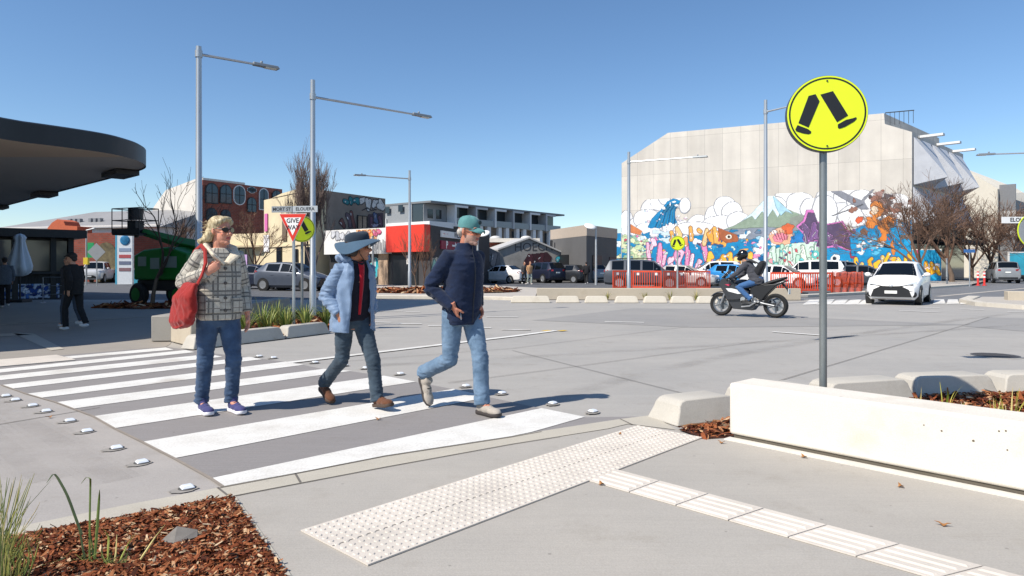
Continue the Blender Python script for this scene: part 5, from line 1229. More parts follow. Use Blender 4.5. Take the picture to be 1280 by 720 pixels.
# ============================================================ ORANGE BARRIERS
M_OR = mat('orange_plastic', '#e2502e', .5, 0, .12, 4); M_BR = mat('brick_red_plastic', '#b84a34', .55, 0, .1, 4); M_REF = cm('#f0e4de', .4)
def barrier(p0, p1, h, label, m, n):
    d = Vector(p1) - Vector(p0); L_ = d.length
    t = thing('safety_barrier', label, 'barrier', p0, math.atan2(d.y, d.x), 'orange safety barriers round the car park')
    mb = MB(); mb.box(0, L_, -.025, .025, h - .09, h); mb.box(0, L_, -.025, .025, .12, .2); mb.box(0, .06, -.03, .03, .03, h); mb.box(L_ - .06, L_, -.03, .03, .03, h); mb.build('frame', m, t)
    for k in range(n):
        x = .08 + (k + .5) * (L_ - .16) / n; mb = MB(); mb.box(x - .018, x + .018, -.02, .02, .2, h - .09); mb.build('bar', m, t)
    mb = MB(); mb.box(.05, .16, -.35, .35, 0, .04); mb.box(L_ - .16, L_ - .05, -.35, .35, 0, .04); mb.build('foot', M_BLK, t)
    for x in (.3, L_ - .3): mb = MB(); mb.box(x - .07, x + .07, -.035, -.026, h - .26, h - .12); mb.build('reflector', M_REF, t)
    return t
barrier(G(766, 362.5), G(790, 362.2), 1.12, 'left orange barrier panel in front of the silver four wheel drive', M_OR, 8)
barrier(G(791, 362.2), G(827, 362.6), 1.1, 'orange barrier panel at the middle of the silver four wheel drive', M_OR, 11)
barrier(G(829, 362.8), G(858, 362.6), 1.1, 'brick red barrier panel under the small crossing sign', M_BR, 12)
barrier(G(859, 362.6), G(888, 362.8), 1.1, 'brick red barrier panel nearest the motorcycle front wheel', M_BR, 12)
barrier(G(963, 366.5), G(1000, 366.8), 1.05, 'orange barrier panel right behind the backpack of the motorcyclist', M_OR, 12)
barrier(G(1001, 366.8), G(1040, 366.4), 1.05, 'orange barrier panel between the sign pole and the motorcycle', M_OR, 12)
# orange mesh netting run to the white hatchback
a, b = G(1041, 366.4), G(1079, 365.8); d = b - a
t = thing('safety_netting', 'bright orange mesh netting beside the white hatchback', 'netting', a, math.atan2(d.y, d.x))
m, nt, bs = new_mat('orange_mesh'); bs.inputs['Base Color'].default_value = (*lin('#ee5a26'), 1); bs.inputs['Roughness'].default_value = .6
mb = MB(); nx, nz = 40, 16; L_ = d.length
for i in range(nx): x = (i + .5) / nx * L_; mb.tube([(x, .03 * math.sin(i * .7), .05), (x, .05 * math.sin(i * .6), .55), (x, .03 * math.sin(i * .8), 1.05 + .03 * math.sin(i * .5))], .010, 4, ref=(0, 1, 0))
for j in range(nz):
    z = .05 + j / (nz - 1); mb.tube([(i / 12 * L_, .04 * math.sin(i * 2.2), z + .02 * math.sin(i * 1.7)) for i in range(13)], .010, 4, ref=(0, 0, 1))
mb.build('mesh', m, t)
for k in range(3): mb = MB(); x = .05 + k * (L_ - .1) / 2; mb.tube([(x, .06, 0), (x, .06, 1.1)], .02, 6, ref=(0, 1, 0)); mb.build('stake', M_DARK, t)
# red and white bollards, street signs on the right
for i, px in enumerate((1222.5, 1230.5)):
    p = G(px, 357); t = thing('bollard', ['left', 'right'][i] + ' one of the two red and white bollards at the far right kerb', 'bollard', p, 0, 'red and white bollards')
    mb = MB(); mb.cyl((0, 0, 0), .07, 1.0, 12); mb.cyl((0, 0, 0), .14, .05, 12); mb.build('post', cm('#dd3b34', .5), t, smooth=40)
    for z in (.55, .8): mb = MB(); mb.cyl((0, 0, z), .075, .12, 12); mb.build('band', cm('#efe9e6', .4), t, smooth=40)
p = P(1212, 345, 46); p.z = 0
t = thing('street_sign', 'blue street name blade on a grey post among the bare trees', 'road sign', p); mb = MB(); mb.tube([(0, 0, 0), (0, 0, 2.5)], .035, 8, ref=(0, 1, 0)); mb.build('post', M_GALV, t)
mb = MB(); mb.box(-.42, .34, -.05, -.035, 2.28, 2.5); b_ = mb.build('blade', cm('#3f6fa8', .5), t)
Zs = 10.5; x = (1286 - 640) / FP * Zs
t = thing('street_sign', 'white street name blade with black capitals at the right edge', 'road sign', (x, Zs, 0)); zc = lambda py: HC + (HY - py) / FP * Zs
mb = MB(); mb.tube([(0.02, .05, 0), (0.02, .05, zc(270))], .03, 10, ref=(0, 1, 0)); mb.build('post', M_GALV, t, smooth=40)
mb = MB(); mb.box(-.41, .35, -.0, .014, zc(279), zc(271)); b_ = mb.build('blade', cm('#e6e6e4', .5), t)
text_on(b_, 'lettering', 'ELOUERA ST', .085, frame((-.05, -.002, zc(275)), (1, 0, 0), (0, 0, 1), (0, -1, 0)), M_SBLK, .002)
mb = MB(); Mq = Matrix.Translation((.10, .0, zc(288))) @ Matrix.Rotation(R(90), 4, 'X'); mb.lathe([(.26, -.01), (.26, .0), (.235, .003)], 32, M=Mq); mb.build('sign_plate', cm('#9a9ea0', .5, .3), t)
mb = MB(); mb.lathe([(.262, -.004), (.275, -.004), (.275, .006), (.262, .006), (.262, -.004)], 32, M=Mq, cap=False); mb.build('sign_rim', M_FLUO, t)
# teal hoarding far right
p = P(1262, 350, 62); p.z = 0
t = thing('hoarding', 'teal panel hoarding with white frame behind the parked cars at the right edge', 'hoarding', p); mb = MB(); mb.box(0, 2.6, 0, .1, .6, 2.6); mb.build('panel', mat('teal_panel', '#3aa6bd', .5, var=.2, scale=1.2), t)
mb = MB(); mb.box(-.1, 0, -.02, .12, 0, 2.7); mb.box(0, 2.6, -.02, .12, 2.6, 2.7); mb.build('frame', M_WR, t)
# ============================================================ TREES
M_BARK = mat('bark', '#6b5a4c', .9, var=.3, scale=8, bump=.5, stretch=(1, 1, .3)); M_TWIG = mat('twig', '#6e5545', .9, var=.25, scale=3); M_TWIGD = mat('twig_dark', '#4d4038', .9, var=.25, scale=3)
def bare_tree(name, label, loc, h, seed, spread=.5, trunk_h=.25, r0=.12, levels=5, kids=4, upright=.3, group=None, twig=None, fine=.006, ratio=.68):
    rr = random.Random(seed); t = thing(name, label, 'tree', loc, 0, group); tr = MB(); cr = MB()
    def grow_(p, d, L_, r, lv):
        n = 3; pts = [p]; q = p.copy(); dd = d.copy()
        for i in range(n):
            dd = (dd + Vector((rr.gauss(0, .13), rr.gauss(0, .13), rr.gauss(upright * .22, .07)))).normalized(); q = q + dd * L_ / n; pts.append(q.copy())
        rad = [max(fine * .7, r * (1 - .42 * i / n)) for i in range(n + 1)]
        (tr if lv == 0 else cr).tube(pts, rad, 9 if lv == 0 else (5 if lv == 1 else 3), cap=lv < 2)
        if lv >= levels: return
        kk = kids if lv else kids + 2
        for j in range(kk):
            u = rr.uniform(.35, 1.0) if lv else rr.uniform(.72, 1.0)
            if j == 0: u = 1.0
            i = min(n - 1, int(u * n)); b = pts[i].lerp(pts[i + 1], u * n - i)
            a = rr.uniform(0, 2 * PI); s_ = spread * rr.uniform(.6, 1.3) * (.55 if j == 0 else 1)
            ax = dd.orthogonal().normalized(); ax.rotate(Matrix.Rotation(a, 3, dd)); nd = (dd + ax * s_).normalized()
            grow_(b, nd, L_ * ratio * rr.uniform(.75, 1.15) if lv else h * .33 * rr.uniform(.8, 1.15), max(fine, rad[i] * (.62 if j else .8)), lv + 1)
    grow_(Vector((0, 0, -.05)), Vector((0, 0, 1)), h * trunk_h, r0, 0)
    tr.tube([(0, 0, -.05), (0, 0, .12)], [r0 * 1.5, r0], 9, ref=(0, 1, 0))
    tr.build('trunk', M_BARK, t, smooth=60); cr.build('crown', twig or M_TWIG, t, recalc=False)
    return t
def at(px, Z): return Vector(((px - 640) / FP * Z, Z, 0))
bare_tree('bare_tree', 'small bare tree standing in front of the green boom lift', at(190, 22.3), 4.6, 3, .55, .30, .075, 4, 3, .35, twig=M_TWIGD, fine=.007)
bare_tree('bare_tree', 'dense upright bare tree in front of the cream corner building', at(396, 41), 8.8, 12, .30, .14, .11, 5, 5, .85, fine=.008, ratio=.66, twig=mat('twig_grey', '#71615a', .9, var=.25, scale=3))
bare_tree('bare_tree', 'pale bare street tree behind the head of the woman in plaid', at(316, 50), 5.6, 23, .6, .3, .12, 5, 3, .3, fine=.012)
bare_tree('bare_tree', 'sparse bare tree left of the white gabled building', at(225, 60), 6.0, 31, .5, .25, .1, 4, 4, .4, fine=.014)
bare_tree('young_tree', 'young bare tree on the mulch patch beside the far street lamp', at(529, 34), 3.0, 41, .4, .3, .035, 4, 3, .6, fine=.006)
bare_tree('young_tree', 'young bare tree left of the far street lamp', at(521, 37), 3.4, 44, .4, .3, .04, 4, 3, .6, fine=.007)
t1 = bare_tree('bare_tree', 'bare street tree leaning over the right end of the mural', at(1152, 51), 8.6, 52, .62, .2, .2, 5, 4, .22, 'bare street trees along the right hand street', fine=.013)
t2 = bare_tree('bare_tree', 'bare street tree second along the right hand street', at(1190, 56), 8.4, 58, .58, .26, .22, 5, 4, .3, 'bare street trees along the right hand street', fine=.014)
dup(t1, at(1215, 62), 2.1, 'bare street tree third along, behind the blue street sign', (1, 1, .98)); dup(t2, at(1238, 70), 1.2, 'bare street tree fourth along, before the cream apartments', (1.0, 1.0, .95))
dup(t1, at(1262, 78), 4.0, 'bare street tree behind the parked cars at the right edge', (1.05, 1.05, 1)); dup(t2, at(1284, 70), 3.0, 'bare street tree half cut by the right edge', (1, 1, .9))
# dark bollard and post beside the shops
for px, Z, h, lb in ((466, 38, 3.0, 'thin grey post in front of the teal graffiti shutters'), (1183.5, 50, 1.9, 'short pale post by the right end of the mural')):
    p = at(px, Z); mb = MB(); mb.tube([(0, 0, 0), (0, 0, h)], .06, 8, ref=(0, 1, 0)); mb.cyl((0, 0, 0), .11, .05, 10); mb.cyl((0, 0, h), .07, .05, 10); tag(mb.build('post', cm('#8d9294', .5), loc=p, smooth=40), lb, 'post')
# ============================================================ FOREGROUND PLANTS
g = G(118, 716)
o = strap_plant(1, .5, 1, ''); mb = MB()
def blade(mb, base, pts, w_, m):
    pts = [Vector(base) + Vector(p) for p in pts]; v = []; n = len(pts)
    # smooth
    q = []
    for i in range(n - 1):
        for k in range(4): q.append(pts[i].lerp(pts[i + 1], k / 4))
    q.append(pts[-1]); q = [q[0]] + [(q[i - 1] + q[i] * 2 + q[i + 1]) / 4 for i in range(1, len(q) - 1)] + [q[-1]]; N_ = len(q)
    for i, p in enumerate(q):
        ww = w_ * min(1, (1.02 - i / (N_ - 1)) * 2.2) + .0006; v += [p + Vector((-ww, 0, 0)), p + Vector((0, -ww * .45, 0)), p + Vector((ww, 0, 0)), p + Vector((0, ww * .45, 0))]
    f = []
    for i in range(N_ - 1):
        for k in range(4): f.append((4 * i + k, 4 * i + (k + 1) % 4, 4 * i + 4 + (k + 1) % 4, 4 * i + 4 + k))
    mb.add(v, f, m)
Zp = 2.95
def px2(px, py, z=Zp): p = P(px, py, z); return p
cols = ['#3f4d2c', '#5f7034', '#9aa04c', '#c8b878']
base = px2(112, 716); t0 = Vector((base.x, Zp, 0.0))
for pts, w_, m in (([(102, 668), (84, 618), (68, 590), (58, 606 - 2)], .0065, 0), ([(112, 720), (112, 660), (113, 605), (113, 598), (108, 596), (101, 605)], .004, 1), ([(116, 720), (120, 680), (124, 622), (124.5, 612)], .006, 1),
                   ([(112, 722), (106, 700), (100, 665), (97, 650)], .0045, 0), ([(134, 722), (135, 690), (136, 670), (128, 660)], .004, 2), ([(144, 722), (150, 700), (160, 680), (168, 668)], .0035, 2),
                   ([(160, 722), (175, 700), (195, 670), (207, 655)], .0045, 3), ([(120, 722), (116, 690), (112, 655)], .004, 1), ([(140, 722), (145, 690), (146, 668)], .003, 3), ([(98, 722), (100, 712), (104, 690)], .005, 1), ([(126, 722), (128, 705), (127, 668)], .004, 0)):
    blade(mb, (0, 0, 0), [px2(a, b, Zp + .02 * (i % 3)) - t0 for i, (a, b) in enumerate(pts)], w_, m)
rr = random.Random(2)
for k in range(40):
    x = rr.uniform(96, 150); blade(mb, (0, 0, 0), [px2(x, 726, Zp + rr.uniform(-.1, .1)) - t0, px2(x + rr.uniform(-12, 12), 706, Zp) - t0, px2(x + rr.uniform(-24, 24), rr.uniform(688, 708), Zp) - t0], .0022, rr.choice((0, 1, 2)))
tag(mb.build('strap_leaf_plant', leaf_mats(cols), loc=t0, recalc=False), 'clump of long strap leaves growing from the bark mulch', 'plant')
Zp = 2.8; t0 = Vector((px2(10, 700, Zp).x, Zp, 0)); mb = MB()
for k in range(75):
    x = rr.gauss(2, 9); top = rr.uniform(585, 690); lean = rr.gauss(10, 22)
    z = Zp + rr.uniform(-.1, .1); blade(mb, (0, 0, 0), [px2(x * .7, 735, z) - t0, px2(x + lean * .3, (735 + top) / 2, z) - t0, px2(x + lean, top + 12, z) - t0, px2(x + lean * 1.15, top, z) - t0], rr.uniform(.0007, .0016), rr.choice((0, 1, 1, 2, 2, 3)))
for k in range(36):
    x = rr.uniform(-20, 34); blade(mb, (0, 0, 0), [px2(x, 735, Zp) - t0, px2(x + rr.gauss(6, 10), 700, Zp) - t0, px2(x + rr.gauss(10, 14), rr.uniform(660, 690), Zp) - t0], .003, rr.choice((1, 2, 2)))
tag(mb.build('reed_tuft', leaf_mats(('#47542a', '#66743a', '#8f8f48', '#b5a473')), loc=t0, recalc=False), 'tuft of thin green reeds at the lower left corner', 'plant')
# sprigs in the right bed
for i, (px, Z, h, n_, lb) in enumerate(((1182, 5.9, .36, 5, 'single tall green sprig in the right hand mulch'), (1148, 6.0, .3, 3, 'thin dry stalk in mulch behind the seat wall'), (1262, 5.2, .36, 16, 'green yellow grass sprigs at the right edge behind the seat wall'), (1245, 5.6, .22, 8, 'low sprawling sprig in the right hand mulch'), (1198, 5.8, .22, 4, 'small pale sprig beside the tall green one'))):
    o = strap_plant(n_, h, 200 + i, '', spread=.55, wid=.006).build('grass_sprig', leaf_mats(('#8aa03a', '#b8b04a', '#c9b878')), loc=(at(px, Z).x, Z, .03), recalc=False); tag(o, lb, 'plant', 'grass sprigs of the right hand bed')
# ============================================================ VEHICLES
M_TYRE = mat('tyre', '#232323', .85, var=.2, scale=20); M_RIM = mat('alloy', '#b7babd', .35, .7, .05); M_PLATE = cm('#e8e8e2', .5)
M_CGL = glass('car_glass', '#0e1215', .08, .4); M_TAIL = glass('tail_lamp', '#a31318', .15); M_HEAD = glass('head_lamp', '#d5dbe0', .08, .9); M_TRIM = mat('black_trim', '#1b1c1e', .5)
def car_paint(c):
    k = ('car', c)
    if k not in MC:
        m, nt, b = new_mat('car_paint_' + c.strip('#')); cc = lin(c)
        n = N(nt, 'ShaderNodeTexNoise', Scale=3.0, Detail=4.0); L(nt, coords(nt), n.inputs['Vector'])
        L(nt, ramp(nt, n.outputs['Fac'], .3, .7, tuple(x * .93 for x in cc), tuple(min(1, x * 1.05) for x in cc)), b.inputs['Base Color'])
        b.inputs['Roughness'].default_value = .45; b.inputs['Coat Weight'].default_value = .35; b.inputs['Coat Roughness'].default_value = .06
        b.inputs['Metallic'].default_value = .0 if sum(cc) > 2 else .25; MC[k] = m
    return MC[k]
# rows: t, z_low, z_belt, z_top, w_belt, w_top, flag of the span to the next row
CARS = {
 'sedan': (4.75, 1.80, [(0, .32, .50, .56, .66, .52, 'b'), (.012, .22, .58, .66, .82, .70, 'b'), (.05, .18, .67, .75, .92, .80, 'b'), (.15, .17, .78, .87, .97, .84, 'b'), (.265, .17, .90, .97, 1, .84, 'w'),
     (.42, .17, .94, 1.40, 1, .66, 's'), (.545, .17, .95, 1.46, 1, .65, 'p'), (.562, .17, .95, 1.46, 1, .65, 's'), (.70, .17, .97, 1.43, 1, .65, 'r'), (.83, .17, .99, 1.11, 1, .76, 'b'), (.96, .20, .94, 1.06, .95, .78, 'b'), (.99, .24, .86, .98, .90, .74, 'b'), (1, .34, .74, .82, .84, .66, 'b')]),
 'hatch': (3.95, 1.70, [(0, .34, .52, .60, .62, .46, 'b'), (.015, .22, .60, .70, .82, .68, 'b'), (.06, .17, .70, .80, .93, .78, 'b'), (.16, .16, .82, .92, .98, .84, 'b'), (.24, .16, .92, 1.0, 1, .84, 'w'),
     (.43, .16, .97, 1.45, 1, .68, 's'), (.57, .16, .99, 1.51, 1, .67, 'p'), (.59, .16, .99, 1.51, 1, .67, 's'), (.80, .16, 1.03, 1.49, 1, .65, 'p'), (.85, .16, 1.04, 1.47, .99, .65, 'r'), (.96, .2, 1.04, 1.13, .96, .74, 'b'), (.985, .22, .90, 1.0, .93, .74, 'b'), (1, .32, .70, .78, .86, .66, 'b')]),
 'suv': (4.75, 1.86, [(0, .40, .66, .74, .70, .56, 'b'), (.012, .30, .78, .90, .88, .74, 'b'), (.05, .26, .90, 1.0, .95, .82, 'b'), (.15, .25, .98, 1.08, .99, .86, 'b'), (.25, .25, 1.06, 1.14, 1, .86, 'w'),
     (.38, .25, 1.10, 1.68, 1, 0.78, 's'), (.52, .25, 1.11, 1.76, 1, 0.77, 'p'), (.54, .25, 1.11, 1.76, 1, 0.77, 's'), (.72, .25, 1.12, 1.77, 1, 0.77, 'p'), (.745, .25, 1.12, 1.77, 1, 0.77, 's'), (.90, .25, 1.13, 1.74, 1, 0.76, 'p'), (.93, .25, 1.13, 1.72, .99, 0.76, 'r'), (.985, .28, 1.13, 1.24, .96, .76, 'b'), (1, .36, .85, .95, .90, .70, 'b')]),
 'pickup': (5.2, 1.86, [(0, .42, .72, .80, .72, .60, 'b'), (.012, .32, .84, .96, .90, .76, 'b'), (.05, .28, .95, 1.05, .96, .84, 'b'), (.16, .27, 1.02, 1.12, .99, .86, 'b'), (.24, .27, 1.08, 1.15, 1, .86, 'w'),
     (.35, .27, 1.12, 1.70, 1, .70, 's'), (.47, .27, 1.12, 1.78, 1, .70, 'p'), (.485, .27, 1.12, 1.78, 1, .70, 's'), (.60, .27, 1.12, 1.76, 1, 0.77, 'r'), (.645, .27, 1.12, 1.18, 1, .84, 'b'), (.95, .3, 1.10, 1.16, .98, .88, 'b'), (1, .36, 1.0, 1.1, .94, .84, 'b')]),
}
def car(name, kind, colr, pos, head, label, cat='car', group=None, plate='', scale=1.0, roofrack=False):
    Lc, Wc, rows = CARS[kind]; t = thing(name, label, cat, pos, math.atan2(head[0], -head[1]), group); t.scale = (scale,) * 3
    hw = Wc / 2; sec = []
    for (tt, zl, zb, zt, wb, wt, fl) in rows:
        y = -Lc / 2 + tt * Lc; w_, v_ = hw * wb, hw * wt; zm = (zl + zb) / 2 + .06
        half = [(w_ * .84, zl), (w_ * .985, zl + .13), (w_ * 1.0, zm), (w_ * .985, zb - .06), (w_ * .955, zb), (v_, zt - .045), (v_ * .86, zt - .008), (v_ * .45, zt + .008)]
        sec.append([Vector((x, y, z)) for x, z in half] + [Vector((-x, y, z)) for x, z in half[::-1]])
    n = len(sec[0]); mb = MB(); mb.ring_loft(sec, True); mb.build('body', car_paint(colr), t, smooth=32)
    ctr = Vector((0, 0, .8))
    def panel(name_, quads, m, sx=.93, sz=.86, off=.012, closed=None):
        mb = MB(); cs = [p for q in quads for p in q]; c = sum(cs, Vector()) / len(cs)
        for q in quads:
            nrm = (q[1] - q[0]).cross(q[3] - q[0]).normalized(); nrm = nrm if nrm.dot(c - ctr) > 0 else -nrm
            mb.poly([c + Vector(((p.x - c.x) * sx, (p.y - c.y) * sx, (p.z - c.z) * sz)) + nrm * off for p in q])
        return mb.build(name_, m, t, smooth=True)
    for i, row in enumerate(rows[:-1]):
        a, b = sec[i], sec[i + 1]; fl = row[6]
        if fl in 'wr':
            top = range(5, 10)
            panel('windshield' if fl == 'w' else 'rear_window', [(a[k], a[k + 1], b[k + 1], b[k]) for k in top], M_CGL, .93, .93, .014)
        if fl in 's' or (fl == 'w'):
            for k in (4, 10):
                q = (a[k], b[k], b[k + 1], a[k + 1])
                if fl == 'w':
                    u = .35; q = (a[k].lerp(b[k], u), b[k], b[k + 1], a[k + 1].lerp(b[k + 1], u))
                panel('side_window', [q], M_CGL, .95, .88, .008)
    # wheels
    rw = .31 if kind in ('sedan', 'hatch') else .37; fy, ry = (-Lc / 2 + Lc * .185, -Lc / 2 + Lc * .80)
    if kind == 'hatch': fy = -Lc / 2 + Lc * .18; ry = -Lc / 2 + Lc * .83
    for y in (fy, ry):
        for s_ in (-1, 1):
            Mx = Matrix.Translation((s_ * (hw - .19), y, rw)) @ Matrix.Rotation(R(90 * s_), 4, 'Y')
            mb = MB(); mb.lathe([(rw * .6, .0), (rw + .055, .0), (rw + .055, .197), (rw * .6, .197)], 26, M=Mx); mb.build('wheel_arch', M_TRIM, t)
            mb = MB(); mb.lathe([(rw * .5, .01), (rw * .93, .01), (rw, .05), (rw, .17), (rw * .95, .207), (rw * .68, .212), (rw * .5, .16)], 26, M=Mx); wh = mb.build('wheel', M_TYRE, t, smooth=40)
            mb = MB(); mb.lathe([(rw * .66, .205), (rw * .68, .214), (rw * .6, .214), (rw * .58, .18), (.03, .175)], 26, M=Mx)
            for k in range(5):
                an = 2 * PI * k / 5; mb.M = Mx @ Matrix.Rotation(an, 4, 'Z'); mb.box(.02, rw * .62, -.035, .035, .18, .208); mb.M = None
            mb.build('rim', M_RIM, wh)
    yf, yr = -Lc / 2, Lc / 2; zb0 = rows[2][2]; zr0 = rows[-3][2]
    # lamps
    for s_ in (-1, 1):
        mb = MB(); z = rows[1][2] + .02; x = s_ * hw * .70
        mb.add([(s_ * hw * .46, yf + .03, z - .02), (s_ * hw * .80, yf + .10, z + .02), (s_ * hw * .90, yf + .26, z + .08), (s_ * hw * .88, yf + .24, z + .17), (s_ * hw * .74, yf + .09, z + .14), (s_ * hw * .46, yf + .035, z + .06)], [(0, 1, 2, 3, 4, 5)])
        for v in range(6): pass
        pts = mb.v; mb2 = MB(); mb2.prism([Vector(p) for p in pts], (s_ * -.05, .12, 0)); mb2.build('headlight', M_HEAD, t, bevel=.01)
        mb = MB(); mb.prism([(s_ * hw * .55, yr - .0, zr0 - .12), (s_ * hw * .93, yr - .13, zr0 - .14), (s_ * hw * .965, yr - .30, zr0 - .02), (s_ * hw * .90, yr - .12, zr0 + .03), (s_ * hw * .55, yr - .01, zr0 + .0)], (0, .04, 0)); mb.build('taillight', M_TAIL, t, bevel=.008)
        cowl = [r for r in rows if r[6] == 'w'][0]; y = yf + cowl[0] * Lc + .42; z = cowl[2] + .12
        mb = MB(); mb.ell((s_ * (hw + .09), y, z), (.11, .06, .075)); mb.tube([(s_ * (hw * .9), y, z - .05), (s_ * (hw + .06), y, z - .02)], .025, 6); mb.build('mirror', car_paint(colr), t, smooth=True)
    # bumper intake, grille, plates, sills
    mb = MB(); zl = rows[2][1]; wgr = hw * (.62 if kind != 'hatch' else .74); gh = .36 if kind != 'hatch' else .46
    mb.prism([(-wgr, yf - .012, zl + .10), (wgr, yf - .012, zl + .10), (wgr * .86, yf - .012, zl + gh - .1), (wgr * .55, yf - .012, zl + gh), (-wgr * .55, yf - .012, zl + gh), (-wgr * .86, yf - .012, zl + gh - .1)], (0, .2, 0)); mb.build('grille', M_TRIM, t)
    mb = MB(); mb.box(-.19, .19, yf - .03, yf - .013, zl + .22, zl + .32); pl = mb.build('number_plate', M_PLATE, t)
    mb = MB(); mb.box(-.19, .19, yr + .0, yr + .03, zr0 - .30, zr0 - .19); mb.build('number_plate', M_PLATE, t)
    mb = MB(); mb.box(-hw * .72, hw * .72, yr - .06, yr + .012, rows[-1][1] - .02, rows[-1][1] + .12); mb.build('rear_bumper_trim', M_TRIM, t)
    if kind == 'hatch':
        mb = MB(); mb.tube([(-hw * .78, yf + .10, .70), (-hw * .3, yf + .0, .64), (0, yf - .02, .63), (hw * .3, yf + .0, .64), (hw * .78, yf + .10, .70)], .018, 6); mb.build('badge_strip', M_TRIM, t)
        mb = MB(); mb.ell((0, yf - .03, .655), (.07, .02, .045)); mb.build('badge', M_RIM, t, smooth=True)
        for s_ in (-1, 1):
            mb = MB(); mb.ell((s_ * hw * .80, yf + .12, .36), (.09, .06, .10)); mb.build('fog_lamp', M_TRIM, t, smooth=True)
    if roofrack:
        for s_ in (-1, 1): mb = MB(); mb.tube([(s_ * hw * .62, -.5, 1.80), (s_ * hw * .62, .0, 1.84), (s_ * hw * .62, 1.6, 1.83)], .025, 6); mb.build('roof_rail', M_TRIM, t)
    for s_ in (-1, 1):
        for y in (-.25, .75):
            mb = MB(); mb.box(s_ * (hw * .985) - .015, s_ * (hw * .985) + .015, y - .09, y + .09, .80, .83) if kind in ('sedan', 'hatch') else mb.box(s_ * (hw * .985) - .015, s_ * (hw * .985) + .015, y - .09, y + .09, .95, .98)
            mb.build('door_handle', car_paint(colr), t)
    return t
def A2(px, Z): return (((px - 640) / FP * Z), Z, 0)
PG = 'cars in the car park behind the barriers'
car('hatchback', 'hatch', '#e9e8e6', A2(1124, 25.2), (-.60, -.80), 'white hatchback driving towards the camera beside the orange netting', 'car')
car('sedan', 'sedan', '#e4e2df', A2(628, 56), (-.80, .60), 'white sedan parked right of the man in the cap', 'car', PG)
car('parked_suv', 'suv', '#1f2438', A2(677, 58), (-.55, .83), 'navy four wheel drive with red tail lamps next to the two pedestrians', 'car', PG, scale=.97)
car('hatchback', 'hatch', '#24282e', A2(707, 57.5), (-.80, .60), 'dark hatchback left of the pedestrian in black', 'car', PG)
car('hatchback', 'hatch', '#8d9194', A2(739, 59), (-.35, .93), 'grey hatchback just right of the pedestrian in black', 'car', PG)
car('sedan', 'sedan', '#e6e5e3', A2(759, 62), (-.65, .76), 'white sedan behind the grey hatchback with tail lamp towards us', 'car', PG)
car('parked_suv', 'suv', '#dcdbd8', A2(778, 68), (-.9, .3), 'white four wheel drive behind the tail of the silver one', 'car', PG)
car('parked_suv', 'suv', '#4a4f57', A2(806, 41.3), (.965, -.26), 'big silver grey four wheel drive with roof rails behind the orange barriers', 'car', PG, roofrack=True)
car('sedan', 'sedan', '#bdb9b4', A2(853, 46), (.86, -.50), 'pale silver sedan behind the brick red barrier panels', 'car', PG)
car('hatchback', 'hatch', '#e8e7e4', A2(891, 50), (-.93, .12), 'white hatchback left of the motorcyclist, before the mural', 'car', PG, scale=1.16)
car('hatchback', 'hatch', '#2584c4', A2(921, 47), (.72, -.7), 'bright blue hatchback partly hidden by the motorcyclist', 'car', PG)
car('sedan', 'sedan', '#e0dedb', A2(975, 44), (.75, -.66), 'white sedan just right of the motorcyclist backpack', 'car', PG)
car('parked_suv', 'suv', '#ebeae7', A2(1009, 46.5), (-.93, .38), 'white four wheel drive with red tail lamp left of the sign pole', 'car', PG)
car('parked_suv', 'suv', '#7d8288', A2(1050, 49), (.95, .2), 'silver grey four wheel drive right of the sign pole', 'car', PG)
car('sedan', 'sedan', '#3b4148', A2(1078, 45), (.85, -.5), 'dark sedan behind the orange netting', 'car', PG)
car('sedan', 'sedan', '#20283c', A2(322, 41.5), (.95, -.3), 'navy sedan parked by the cream shop at the left', 'car')
car('hatchback', 'hatch', '#4d5563', A2(367, 38.5), (.95, -.3), 'grey blue hatchback behind the give way sign post', 'car', scale=1.05)
car('pickup', 'pickup', '#d3d4d4', A2(122, 58), (.30, -.95), 'white pickup truck at the far left in front of the brick hall', 'pickup')
car('parked_suv', 'suv', '#8a8d8f', A2(1252, 58), (.42, .9), 'grey four wheel drive parked at the right behind the bollards', 'car')
car('sedan', 'sedan', '#4a4c50', A2(1273, 66), (.42, .9), 'dark car parked beyond the grey one at the right edge', 'car')
# ------------------------------------------------------------ boom lift
M_GRN = mat('machine_green', '#0c6a20', .45, 0, .12, 2)
t = thing('boom_lift', 'bright green boom lift with raised black basket standing in the shade', 'boom lift', A2(209, 23.6), R(-24)); t.scale = (.84, .84, .92)
mb = MB(); mb.box(-.75, 2.3, -.8, .8, .55, .95); mb.build('chassis', M_BLK, t, bevel=.04)
mb = MB(); mb.prism([(-.75, -.95, .95), (1.9, -.95, .95), (2.25, -.95, 1.25), (2.25, -.95, 1.9), (1.2, -.95, 2.15), (-.2, -.95, 2.05), (-.75, -.95, 1.85)], (0, 1.8, 0)); mb.build('turret', M_GRN, t, bevel=.06)
for x0, x1, z0, z1 in ((-.45, .0, 1.45, 1.8), (.25, .75, 1.35, 1.75), (1.0, 1.7, 1.4, 1.8)):
    mb = MB(); mb.box(x0, x1, -.985, -.96, z0, z1); mb.build('panel', cm('#7d8a82', .5), t)
for x in (-.55, 1.75):
    for y in (-.85, .85):
        Mx = Matrix.Translation((x, y, .42)) @ Matrix.Rotation(R(90), 4, 'X'); mb = MB(); mb.lathe([(.15, -.17), (.36, -.17), (.42, -.1), (.42, .1), (.36, .17), (.15, .17)], 24, M=Mx); wh = mb.build('wheel', M_TYRE, t, smooth=40)
        mb = MB(); mb.lathe([(.24, -.18), (.24, .18)], 16, M=Mx); mb.build('rim', M_GRN, wh, smooth=40)
mb = MB(); mb.tube([(1.9, .0, 2.15), (.9, .0, 2.30), (-1.25, -.1, 2.75)], [(.20, .24), (.17, .22), (.12, .15)], 4); mb.build('boom', M_GRN, t, bevel=.02)
